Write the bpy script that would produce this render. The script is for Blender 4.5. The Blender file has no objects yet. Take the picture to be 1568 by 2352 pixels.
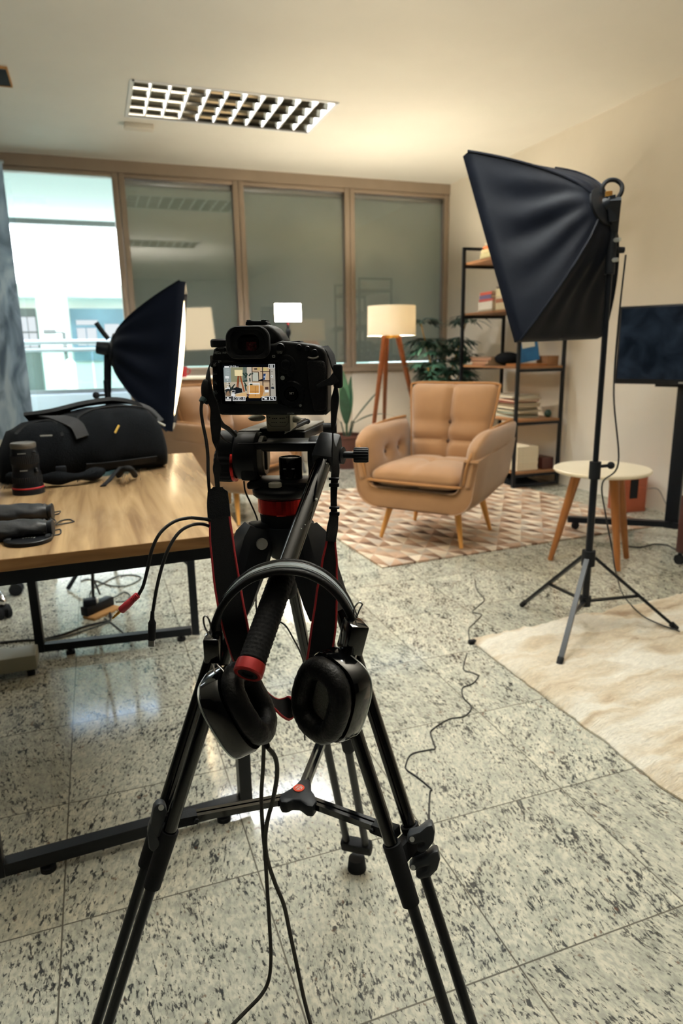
import bpy, bmesh, math, random
from mathutils import Vector, Matrix, Quaternion, noise

random.seed(7)
SC = bpy.context.scene
COL = SC.collection
PI = math.pi
V = Vector
# ------------------------------------------------------------------ camera frame
EYE = V((0.0, 0.0, 1.12))
FPX = 1541.287
CR = V((0.94024293, -0.34011595, -0.01625963))
CD = V((-0.09484625, -0.21574072, -0.97183339))
CF = V((0.32702817, 0.91530163, -0.23510741))


def ray(px, py):
    return CR * ((px - 784) / FPX) + CD * ((py - 1176) / FPX) + CF


def atD(px, py, d):
    return EYE + ray(px, py) * d


def atZ(px, py, z):
    r = ray(px, py)
    return EYE + r * ((z - EYE.z) / r.z)


def atY(px, py, y):
    r = ray(px, py)
    return EYE + r * (y / r.y)


def atX(px, py, x):
    r = ray(px, py)
    return EYE + r * (x / r.x)


def atP(px, py, o, n):
    r = ray(px, py)
    return EYE + r * ((o - EYE).dot(n) / r.dot(n))


# ------------------------------------------------------------------ materials
def lin(c):
    c = c / 255.0
    return c / 12.92 if c <= 0.04045 else ((c + 0.055) / 1.055) ** 2.4


def rgb(r, g, b):
    return (lin(r), lin(g), lin(b), 1.0)


MATS = {}


def new_mat(name):
    m = bpy.data.materials.new(name)
    m.use_nodes = True
    MATS[name] = m
    nt = m.node_tree
    return m, nt, nt.nodes['Principled BSDF'], nt.nodes['Material Output']


def simple(name, col, rough=0.5, metal=0.0, spec=0.5, bump=0.0, bscale=200.0, var=0.0, vscale=8.0,
           emit=None, estr=0.0, sheen=0.0, coat=0.0, stretch=None):
    """procedural surface: base colour with noise variation and noise bump"""
    m, nt, b, out = new_mat(name)
    b.inputs['Base Color'].default_value = col
    b.inputs['Roughness'].default_value = rough
    b.inputs['Metallic'].default_value = metal
    b.inputs['Specular IOR Level'].default_value = spec
    if sheen:
        b.inputs['Sheen Weight'].default_value = sheen
        b.inputs['Sheen Roughness'].default_value = 0.5
    if coat:
        b.inputs['Coat Weight'].default_value = coat
        b.inputs['Coat Roughness'].default_value = 0.08
    if emit is not None:
        b.inputs['Emission Color'].default_value = emit
        b.inputs['Emission Strength'].default_value = estr
    tc = nt.nodes.new('ShaderNodeTexCoord')
    src = tc.outputs['Object']
    if stretch:
        mp = nt.nodes.new('ShaderNodeMapping')
        mp.inputs['Scale'].default_value = stretch
        nt.links.new(src, mp.inputs['Vector'])
        src = mp.outputs['Vector']
    if var:
        n = nt.nodes.new('ShaderNodeTexNoise')
        n.inputs['Scale'].default_value = vscale
        n.inputs['Detail'].default_value = 4
        nt.links.new(src, n.inputs['Vector'])
        hs = nt.nodes.new('ShaderNodeMapRange')
        hs.inputs['From Min'].default_value = 0.25
        hs.inputs['From Max'].default_value = 0.75
        hs.inputs['To Min'].default_value = 1 - var
        hs.inputs['To Max'].default_value = 1 + var
        nt.links.new(n.outputs['Fac'], hs.inputs['Value'])
        mx = nt.nodes.new('ShaderNodeVectorMath')
        mx.operation = 'SCALE'
        mx.inputs[0].default_value = col[:3]
        nt.links.new(hs.outputs['Result'], mx.inputs['Scale'])
        nt.links.new(mx.outputs['Vector'], b.inputs['Base Color'])
    if bump:
        n2 = nt.nodes.new('ShaderNodeTexNoise')
        n2.inputs['Scale'].default_value = bscale
        n2.inputs['Detail'].default_value = 3
        nt.links.new(src, n2.inputs['Vector'])
        bp = nt.nodes.new('ShaderNodeBump')
        bp.inputs['Strength'].default_value = bump
        bp.inputs['Distance'].default_value = 0.004
        nt.links.new(n2.outputs['Fac'], bp.inputs['Height'])
        nt.links.new(bp.outputs['Normal'], b.inputs['Normal'])
    return m


def emitter(name, col, strength):
    m, nt, b, out = new_mat(name)
    e = nt.nodes.new('ShaderNodeEmission')
    e.inputs['Color'].default_value = col
    e.inputs['Strength'].default_value = strength
    nt.links.new(e.outputs[0], out.inputs['Surface'])
    return m


def glass(name, tint=(1, 1, 1, 1), refl=0.08, rough=0.02, body=0.0, bodycol=(0.5, 0.6, 0.6, 1)):
    """thin pane: see-through with a fresnel reflection"""
    m, nt, b, out = new_mat(name)
    N = nt.nodes
    t = N.new('ShaderNodeBsdfTransparent')
    t.inputs['Color'].default_value = tint
    g = N.new('ShaderNodeBsdfGlossy')
    g.inputs['Roughness'].default_value = rough
    lw = N.new('ShaderNodeFresnel')
    lw.inputs['IOR'].default_value = 1.5
    mul = N.new('ShaderNodeMath')
    mul.operation = 'MULTIPLY'
    mul.use_clamp = True
    mul.inputs[1].default_value = refl / 0.04
    nt.links.new(lw.outputs[0], mul.inputs[0])
    mx = N.new('ShaderNodeMixShader')
    nt.links.new(mul.outputs[0], mx.inputs['Fac'])
    nt.links.new(t.outputs[0], mx.inputs[1])
    nt.links.new(g.outputs[0], mx.inputs[2])
    last = mx
    if body:
        d = N.new('ShaderNodeBsdfDiffuse')
        d.inputs['Color'].default_value = bodycol
        m2 = N.new('ShaderNodeMixShader')
        m2.inputs['Fac'].default_value = body
        nt.links.new(mx.outputs[0], m2.inputs[1])
        nt.links.new(d.outputs[0], m2.inputs[2])
        last = m2
    nt.links.new(last.outputs[0], out.inputs['Surface'])
    return m


# ------------------------------------------------------------------ mesh builder
def frame_from(axis, hint=None):
    z = V(axis).normalized()
    h = V(hint) if hint is not None else (V((0, 0, 1)) if abs(z.z) < 0.9 else V((1, 0, 0)))
    x = (h - z * h.dot(z))
    if x.length < 1e-6:
        h = V((0, 1, 0))
        x = h - z * h.dot(z)
    x.normalize()
    y = z.cross(x)
    return Matrix((x, y, z)).transposed()


def smooth_path(pts, n=6, closed=False):
    """Catmull-Rom through points"""
    P = [V(p) for p in pts]
    out = []
    L = len(P)
    rng = range(L if closed else L - 1)
    for i in rng:
        if closed:
            a, b, c, d = P[(i - 1) % L], P[i], P[(i + 1) % L], P[(i + 2) % L]
        else:
            b, c = P[i], P[i + 1]
            a = P[i - 1] if i > 0 else b * 2 - c
            d = P[i + 2] if i + 2 < L else c * 2 - b
        for k in range(n):
            t = k / n
            t2, t3 = t * t, t * t * t
            out.append(((b * 2) + (c - a) * t + (a * 2 - b * 5 + c * 4 - d) * t2 + (b * 3 - a - c * 3 + d) * t3) * 0.5)
    if not closed:
        out.append(P[-1].copy())
    return out


class MB:
    def __init__(self):
        self.v = []
        self.f = []
        self.m = []
        self.mi = 0

    def add(self, vs, fs):
        b = len(self.v)
        self.v += [V(p) for p in vs]
        for f in fs:
            self.f.append([b + i for i in f])
            self.m.append(self.mi)
        return self

    def addbm(self, bm, M=None):
        bm.verts.index_update()
        vs = [(M @ v.co) if M is not None else v.co.copy() for v in bm.verts]
        fs = [[v.index for v in f.verts] for f in bm.faces]
        bm.free()
        return self.add(vs, fs)

    def box(self, c, s, rot=None, bevel=0.0, seg=2):
        bm = bmesh.new()
        bmesh.ops.create_cube(bm, size=1.0)
        for v in bm.verts:
            v.co = V((v.co.x * s[0], v.co.y * s[1], v.co.z * s[2]))
        if bevel:
            bmesh.ops.bevel(bm, geom=bm.edges[:], offset=bevel, segments=seg, profile=0.5, affect='EDGES')
        M = Matrix.Translation(V(c))
        if rot is not None:
            M = M @ rot.to_4x4()
        return self.addbm(bm, M)

    def bx(self, x0, x1, y0, y1, z0, z1, bevel=0.0):
        return self.box(((x0 + x1) / 2, (y0 + y1) / 2, (z0 + z1) / 2), (x1 - x0, y1 - y0, z1 - z0), None, bevel)

    def beam(self, p0, p1, w, t, hint=(0, 0, 1), bevel=0.0):
        """rectangular bar p0..p1; w across (perp to hint and axis), t along hint"""
        p0, p1 = V(p0), V(p1)
        R = frame_from(p1 - p0, hint)
        return self.box((p0 + p1) / 2, (t, w, (p1 - p0).length), R, bevel)

    def tube(self, pts, r, n=10, closed=False, caps=True, hint=None):
        P = [V(p) for p in pts]
        L = len(P)
        rs = r if isinstance(r, (list, tuple)) else [r] * L
        T = []
        for i in range(L):
            if closed:
                t = P[(i + 1) % L] - P[(i - 1) % L]
            else:
                t = P[min(i + 1, L - 1)] - P[max(i - 1, 0)]
            if t.length < 1e-9:
                t = V((0, 0, 1))
            T.append(t.normalized())
        F = frame_from(T[0], hint)
        x = F.col[0].copy()
        vs, fs = [], []
        for i in range(L):
            if i:
                q = T[i - 1].rotation_difference(T[i])
                x = q @ x
            x = (x - T[i] * x.dot(T[i])).normalized()
            y = T[i].cross(x)
            for k in range(n):
                a = 2 * PI * k / n
                vs.append(P[i] + (x * math.cos(a) + y * math.sin(a)) * rs[i])
        rng = L if closed else L - 1
        for i in range(rng):
            j = (i + 1) % L
            for k in range(n):
                k2 = (k + 1) % n
                fs.append([i * n + k, i * n + k2, j * n + k2, j * n + k])
        if caps and not closed:
            fs.append(list(range(n))[::-1])
            fs.append([(L - 1) * n + k for k in range(n)])
        return self.add(vs, fs)

    def cyl(self, p0, p1, r0, r1=None, n=20):
        return self.tube([p0, p1], [r0, r0 if r1 is None else r1], n)

    def lathe(self, prof, origin=(0, 0, 0), axis=(0, 0, 1), n=32, hint=None, cap=True):
        """prof: list of (radius, height)"""
        R = frame_from(axis, hint)
        o = V(origin)
        vs, fs = [], []
        for (r, z) in prof:
            for k in range(n):
                a = 2 * PI * k / n
                vs.append(o + R @ V((r * math.cos(a), r * math.sin(a), z)))
        for i in range(len(prof) - 1):
            for k in range(n):
                k2 = (k + 1) % n
                fs.append([i * n + k, i * n + k2, (i + 1) * n + k2, (i + 1) * n + k])
        if cap:
            fs.append(list(range(n))[::-1])
            fs.append([(len(prof) - 1) * n + k for k in range(n)])
        return self.add(vs, fs)

    def loft(self, rings, cap0=True, cap1=True, closed=True):
        n = len(rings[0])
        vs = [p for r in rings for p in r]
        fs = []
        for i in range(len(rings) - 1):
            for k in range(n if closed else n - 1):
                k2 = (k + 1) % n
                fs.append([i * n + k, i * n + k2, (i + 1) * n + k2, (i + 1) * n + k])
        if cap0:
            fs.append(list(range(n))[::-1])
        if cap1:
            fs.append([(len(rings) - 1) * n + k for k in range(n)])
        return self.add(vs, fs)

    def prism(self, pts, d, bevel=0.0, seg=2):
        """planar polygon (3D points) extruded by vector d; optional bevel"""
        bm = bmesh.new()
        d = V(d)
        a = [bm.verts.new(V(p)) for p in pts]
        b = [bm.verts.new(V(p) + d) for p in pts]
        n = len(a)
        bm.faces.new(a[::-1])
        bm.faces.new(b)
        for k in range(n):
            bm.faces.new([a[k], a[(k + 1) % n], b[(k + 1) % n], b[k]])
        bmesh.ops.recalc_face_normals(bm, faces=bm.faces[:])
        if bevel:
            ed = [e for e in bm.edges if len(e.link_faces) == 2 and e.calc_face_angle(0) > 0.6]
            bmesh.ops.bevel(bm, geom=ed, offset=bevel, segments=seg, profile=0.5, affect='EDGES')
        return self.addbm(bm)

    def ribbon(self, pts, wid, th=0.0015):
        """pts: centre line, wid: half-width vectors"""
        P = [V(p) for p in pts]
        W = [V(w) for w in wid]
        L = len(P)
        rings = []
        for i in range(L):
            t = (P[min(i + 1, L - 1)] - P[max(i - 1, 0)]).normalized()
            nn = t.cross(W[i])
            nn = nn.normalized() * th * 0.5 if nn.length > 1e-9 else V((0, 0, th * .5))
            rings.append([P[i] - W[i] - nn, P[i] + W[i] - nn, P[i] + W[i] + nn, P[i] - W[i] + nn])
        return self.loft(rings)

    def ball(self, c, r, sc=(1, 1, 1), rot=None, n=16):
        bm = bmesh.new()
        bmesh.ops.create_uvsphere(bm, u_segments=n, v_segments=max(8, n // 2 + 2), radius=r)
        M = Matrix.Translation(V(c)) @ (rot.to_4x4() if rot is not None else Matrix.Identity(4)) @ Matrix.Diagonal(V((sc[0], sc[1], sc[2], 1)))
        return self.addbm(bm, M)

    def text(self, s, origin, right, up, size, depth=0.0002, align='CENTER'):
        cu = bpy.data.curves.new('lettering', 'FONT')
        cu.body = s
        cu.size = size
        cu.extrude = depth
        cu.align_x = align
        cu.align_y = 'CENTER'
        cu.resolution_u = 2
        o = bpy.data.objects.new('lettering', cu)
        me = bpy.data.meshes.new_from_object(o)
        r, u = V(right).normalized(), V(up).normalized()
        M = Matrix((r, u, r.cross(u))).transposed()
        self.add([V(origin) + M @ v.co for v in me.vertices], [list(p.vertices) for p in me.polygons])
        bpy.data.objects.remove(o)
        bpy.data.curves.remove(cu)
        bpy.data.meshes.remove(me)
        return self


ROOTM = {}


def root_matrix(o):
    while o.parent is not None:
        o = o.parent
    return ROOTM.get(o.name, Matrix.Identity(4))


def build(name, mb, mats, parent=None, smooth=35, local=False, subsurf=0, origin=None, rotz=0.0):
    """mesh object. Parented: geometry is given in world space (or the thing's own space with local=True).
    Top-level: geometry in world space, origin moved to its base centre (or in local space with origin/rotz)."""
    me = bpy.data.meshes.new(name)
    vs = mb.v
    o = bpy.data.objects.new(name, me)
    COL.objects.link(o)
    if parent is not None:
        o.parent = parent
        if not local:
            Mi = root_matrix(parent).inverted()
            vs = [Mi @ v for v in vs]
    else:
        if local:
            M = Matrix.Translation(V(origin or (0, 0, 0))) @ Matrix.Rotation(rotz, 4, 'Z')
            o.location = V(origin or (0, 0, 0))
            o.rotation_euler = (0, 0, rotz)
            ROOTM[o.name] = M
        elif origin is None and not getattr(mb, 'keep', False):
            lo = V((min(v.x for v in vs), min(v.y for v in vs), min(v.z for v in vs)))
            hi = V((max(v.x for v in vs), max(v.y for v in vs), max(v.z for v in vs)))
            c = V(((lo.x + hi.x) / 2, (lo.y + hi.y) / 2, lo.z))
            vs = [v - c for v in vs]
            o.location = c
            ROOTM[o.name] = Matrix.Translation(c)
        else:
            ROOTM[o.name] = Matrix.Identity(4)
    me.from_pydata([tuple(v) for v in vs], [], mb.f)
    ml = mats if isinstance(mats, (list, tuple)) else [mats]
    for m in ml:
        me.materials.append(MATS[m] if isinstance(m, str) else m)
    if len(ml) > 1:
        me.polygons.foreach_set('material_index', mb.m)
    bm = bmesh.new()
    bm.from_mesh(me)
    bmesh.ops.recalc_face_normals(bm, faces=bm.faces[:])
    bm.to_mesh(me)
    bm.free()
    if smooth:
        me.polygons.foreach_set('use_smooth', [True] * len(me.polygons))
        me.set_sharp_from_angle(angle=math.radians(smooth))
    me.update()
    if subsurf:
        md = o.modifiers.new('subdivision', 'SUBSURF')
        md.levels = subsurf
        md.render_levels = subsurf
    return o


def tag(o, label=None, cat=None, group=None, kind=None):
    if label:
        o['label'] = label
    if cat:
        o['category'] = cat
    if group:
        o['group'] = group
    if kind:
        o['kind'] = kind
    return o


def thing(name, loc, label, cat, rotz=0.0, group=None):
    o = bpy.data.objects.new(name, None)
    o.empty_display_size = 0.1
    COL.objects.link(o)
    o.location = V(loc)
    o.rotation_euler = (0, 0, rotz)
    ROOTM[o.name] = Matrix.Translation(V(loc)) @ Matrix.Rotation(rotz, 4, 'Z')
    return tag(o, label, cat, group)


def dup(root, loc, rotz, label, group=None):
    def cp(o, parent):
        c = o.copy()
        COL.objects.link(c)
        if parent is not None:
            c.parent = parent
        for ch in list(o.children):
            cp(ch, c)
        return c
    r = cp(root, None)
    r.location = V(loc)
    r.rotation_euler = (0, 0, rotz)
    ROOTM[r.name] = Matrix.Translation(V(loc)) @ Matrix.Rotation(rotz, 4, 'Z')
    r['label'] = label
    if group:
        r['group'] = group
    return r


def struct(name, mb, mats, smooth=35):
    mb.keep = True
    o = build(name, mb, mats, None, smooth)
    o['kind'] = 'structure'
    return o


def rrect(w, h, r, n=5):
    """rounded rectangle outline, list of (x, y)"""
    pts = []
    for (cx, cy, a0) in ((w / 2 - r, h / 2 - r, 0), (-w / 2 + r, h / 2 - r, 90), (-w / 2 + r, -h / 2 + r, 180), (w / 2 - r, -h / 2 + r, 270)):
        for k in range(n + 1):
            a = math.radians(a0 + 90 * k / n)
            pts.append((cx + r * math.cos(a), cy + r * math.sin(a)))
    return pts
# ------------------------------------------------------------------ render settings, camera
vs_ = SC.view_settings
vs_.view_transform = 'Standard'
vs_.look = 'None'
vs_.exposure = -0.18
vs_.gamma = 1.0
vs_.use_curve_mapping = False
cam = bpy.data.cameras.new('camera')
camo = bpy.data.objects.new('camera', cam)
COL.objects.link(camo)
SC.camera = camo
cam.sensor_fit = 'VERTICAL'
cam.sensor_height = 36.0
cam.sensor_width = 24.0
cam.lens = FPX / 2352 * 36.0
cam.clip_start = 0.02
cam.clip_end = 200
M4 = Matrix((CR, -CD, -CF)).transposed().to_4x4()
M4.translation = EYE
camo.matrix_world = M4
cam.dof.use_dof = True
cam.dof.focus_distance = 0.86
cam.dof.aperture_fstop = 6.5
try:
    SC.cycles.max_bounces = 10
    SC.cycles.diffuse_bounces = 6
    SC.cycles.glossy_bounces = 4
    SC.cycles.transparent_max_bounces = 24
    SC.cycles.sample_clamp_indirect = 6.0
    SC.cycles.caustics_reflective = False
    SC.cycles.caustics_refractive = False
    SC.cycles.use_denoising = True
except Exception:
    pass

# ------------------------------------------------------------------ materials
simple('white_paint', rgb(232, 225, 211), 0.7, bump=0.05, bscale=300, var=0.03, vscale=3)
simple('ceiling_paint', rgb(240, 238, 230), 0.8, bump=0.04, bscale=300, var=0.03, vscale=2)
simple('sill_panel', rgb(196, 186, 172), 0.6, var=0.03, vscale=3)
simple('frame_metal', rgb(150, 134, 118), 0.45, metal=0.2, var=0.06, vscale=6)
simple('alu', rgb(200, 205, 205), 0.3, metal=0.8, var=0.04, vscale=20)
simple('chrome', rgb(225, 225, 228), 0.12, metal=1.0, var=0.03, vscale=20)
simple('louvre', rgb(240, 243, 245), 0.6, var=0.02, vscale=30)
simple('reflector', rgb(118, 112, 100), 0.10, metal=1.0, var=0.02, vscale=30)
simple('slat', rgb(166, 164, 144), 0.55, var=0.04, vscale=2)
simple('black_metal', rgb(14, 18, 24), 0.38, spec=0.25, var=0.15, vscale=30, bump=0.02)
simple('black_satin', rgb(9, 12, 17), 0.42, spec=0.25, var=0.1, vscale=40)
simple('black_rubber', rgb(12, 15, 20), 0.75, spec=0.3, var=0.15, vscale=60, bump=0.15, bscale=400)
simple('black_gloss', rgb(6, 8, 11), 0.1, spec=0.6, var=0.05, vscale=10)
simple('camera_body', rgb(8, 11, 15), 0.55, spec=0.25, var=0.1, vscale=80, bump=0.12, bscale=1500)
simple('camera_grip', rgb(8, 10, 13), 0.7, spec=0.25, bump=0.5, bscale=900, var=0.1, vscale=200)
simple('dark_plastic', rgb(19, 23, 29), 0.5, spec=0.25, var=0.1, vscale=60, bump=0.04, bscale=900)
simple('grey_lever', rgb(46, 50, 55), 0.5, spec=0.4, var=0.1, vscale=60, bump=0.06, bscale=900)
simple('head_grey', rgb(104, 101, 96), 0.4, metal=0.5, var=0.06, vscale=60)
simple('lens_white', rgb(168, 166, 152), 0.5, var=0.05, vscale=60)
simple('red_anodised', rgb(176, 40, 36), 0.16, metal=0.85, var=0.08, vscale=60)
simple('red_cap', rgb(160, 36, 38), 0.36, metal=0.3, var=0.08, vscale=60)
simple('red_plastic', rgb(190, 52, 66), 0.45, var=0.05, vscale=60)
simple('red_edge', rgb(158, 24, 32), 0.6, var=0.12, vscale=200, bump=0.2, bscale=900)
simple('red_logo', rgb(235, 82, 52), 0.3, var=0.1, vscale=200)
simple('ink_white', rgb(225, 228, 225), 0.6, var=0.03, vscale=100)
simple('ink_grey', rgb(150, 156, 156), 0.6, var=0.03, vscale=100)
simple('webbing', rgb(9, 11, 14), 0.8, spec=0.25, bump=0.3, bscale=1200, var=0.2, vscale=150)
simple('leather', rgb(15, 19, 24), 0.5, spec=0.25, bump=0.3, bscale=700, var=0.2, vscale=80)
simple('leatherette', rgb(8, 9, 12), 0.46, spec=0.25, bump=0.25, bscale=300, var=0.15, vscale=60)
simple('pad_grey', rgb(138, 148, 154), 0.5, spec=0.4, var=0.08, vscale=60)
simple('mesh_grey', rgb(110, 112, 108), 0.8, var=0.5, vscale=700, bump=0.6, bscale=900)
simple('cable', rgb(9, 11, 14), 0.5, var=0.15, vscale=100)
simple('braid', rgb(44, 42, 36), 0.7, var=0.5, vscale=900, bump=0.6, bscale=1200)
simple('teal_rubber', rgb(38, 62, 66), 0.5, var=0.1, vscale=60)
simple('softbox_cloth', rgb(6, 11, 22), 0.55, spec=0.12, var=0.12, vscale=9, bump=0.35, bscale=14)
simple('bag_cloth', rgb(8, 11, 15), 0.9, spec=0.12, var=0.2, vscale=14, bump=0.5, bscale=260)
simple('bag_strap', rgb(50, 51, 53), 0.8, spec=0.2, var=0.15, vscale=30, bump=0.4, bscale=500)
simple('yellow_pull', rgb(214, 178, 82), 0.5, var=0.05, vscale=60)
simple('pouch', rgb(22, 26, 32), 0.5, spec=0.5, var=0.2, vscale=20, bump=0.4, bscale=60)
simple('armchair_cloth', rgb(140, 104, 70), 0.75, spec=0.25, sheen=0.35, var=0.08, vscale=10, bump=0.22, bscale=350)
simple('armchair_piping', rgb(150, 108, 68), 0.75, spec=0.25, var=0.08, vscale=20)
simple('button_dark', rgb(70, 46, 30), 0.7, var=0.1, vscale=30)
simple('beech', rgb(214, 158, 84), 0.4, var=0.12, vscale=9, stretch=(6, 6, 0.6))
simple('walnut_leg', rgb(158, 88, 46), 0.4, var=0.16, vscale=9, stretch=(6, 6, 0.6))
simple('oak_leg', rgb(156, 98, 48), 0.4, var=0.14, vscale=9, stretch=(6, 6, 0.6))
simple('shelf_wood', rgb(138, 98, 64), 0.5, var=0.16, vscale=7, stretch=(8, 1, 8))
simple('speaker_wood', rgb(156, 76, 48), 0.45, var=0.14, vscale=9, stretch=(1, 1, 8))
simple('dark_wood', rgb(70, 34, 30), 0.45, var=0.16, vscale=9, stretch=(1, 1, 8))
simple('table_white', rgb(238, 228, 205), 0.3, var=0.02, vscale=8)
m, nt, b_, out_ = new_mat('tv_screen')  # blotchy dark blue emission painted in for reflections on the screen
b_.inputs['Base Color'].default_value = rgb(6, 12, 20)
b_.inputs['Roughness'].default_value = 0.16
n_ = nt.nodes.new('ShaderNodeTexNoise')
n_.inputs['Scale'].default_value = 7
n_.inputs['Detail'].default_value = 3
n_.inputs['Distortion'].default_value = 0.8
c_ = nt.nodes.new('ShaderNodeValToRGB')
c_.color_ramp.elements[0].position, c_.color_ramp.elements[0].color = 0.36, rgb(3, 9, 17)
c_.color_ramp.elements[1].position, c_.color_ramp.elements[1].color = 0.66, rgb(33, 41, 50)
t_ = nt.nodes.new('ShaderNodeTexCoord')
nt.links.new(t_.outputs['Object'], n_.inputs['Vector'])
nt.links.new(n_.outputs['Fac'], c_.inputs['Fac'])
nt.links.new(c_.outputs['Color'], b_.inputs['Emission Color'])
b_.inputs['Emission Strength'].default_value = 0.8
simple('terracotta', rgb(86, 48, 38), 0.6, var=0.12, vscale=12)
simple('soil', rgb(46, 34, 26), 0.95, var=0.3, vscale=40)
simple('leaf_dark', rgb(28, 58, 48), 0.45, var=0.3, vscale=14)
simple('leaf_green', rgb(42, 76, 54), 0.45, var=0.3, vscale=14)
simple('cane', rgb(150, 120, 60), 0.6, var=0.2, vscale=30)
simple('grey_cabinet', rgb(124, 122, 108), 0.5, var=0.06, vscale=8)
simple('cardboard', rgb(178, 134, 84), 0.8, var=0.12, vscale=20)
simple('plastic_white', rgb(225, 226, 220), 0.4, var=0.03, vscale=20)
simple('paper', rgb(224, 214, 190), 0.8, var=0.04, vscale=30)
simple('brass', rgb(214, 160, 76), 0.35, metal=0.9, var=0.06, vscale=30)
simple('atrium_white', rgb(228, 236, 234), 0.6, var=0.02, vscale=2)
simple('atrium_green', rgb(190, 216, 206), 0.6, var=0.05, vscale=1)
simple('atrium_blue', rgb(110, 142, 160), 0.5, var=0.4, vscale=1.3)
simple('atrium_ceiling', rgb(136, 148, 144), 0.8, var=0.02, vscale=2)
simple('dark_wall', rgb(74, 72, 70), 0.8, var=0.05, vscale=2)
simple('atrium_dark', rgb(84, 92, 92), 0.6, var=0.2, vscale=2)
glass('window_glass', refl=0.10, rough=0.03)
glass('rail_glass', tint=(0.88, 0.96, 0.93, 1), refl=0.05, body=0.12, bodycol=rgb(190, 220, 208))
emitter('tube_glow', (0.97, 1.0, 0.98, 1), 220.0)
emitter('tube_glow_near', (0.97, 1.0, 0.95, 1), 165.0)
emitter('diffuser_right', (1.0, 0.76, 0.46, 1), 5.0)
emitter('diffuser_left', (1.0, 0.77, 0.45, 1), 13.0)
emitter('panel_glow', (1.0, 0.86, 0.66, 1), 90.0)
emitter('clerestory', (0.90, 0.97, 1.0, 1), 14.0)
emitter('shop_window', (0.88, 0.96, 1.0, 1), 1.3)


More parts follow.
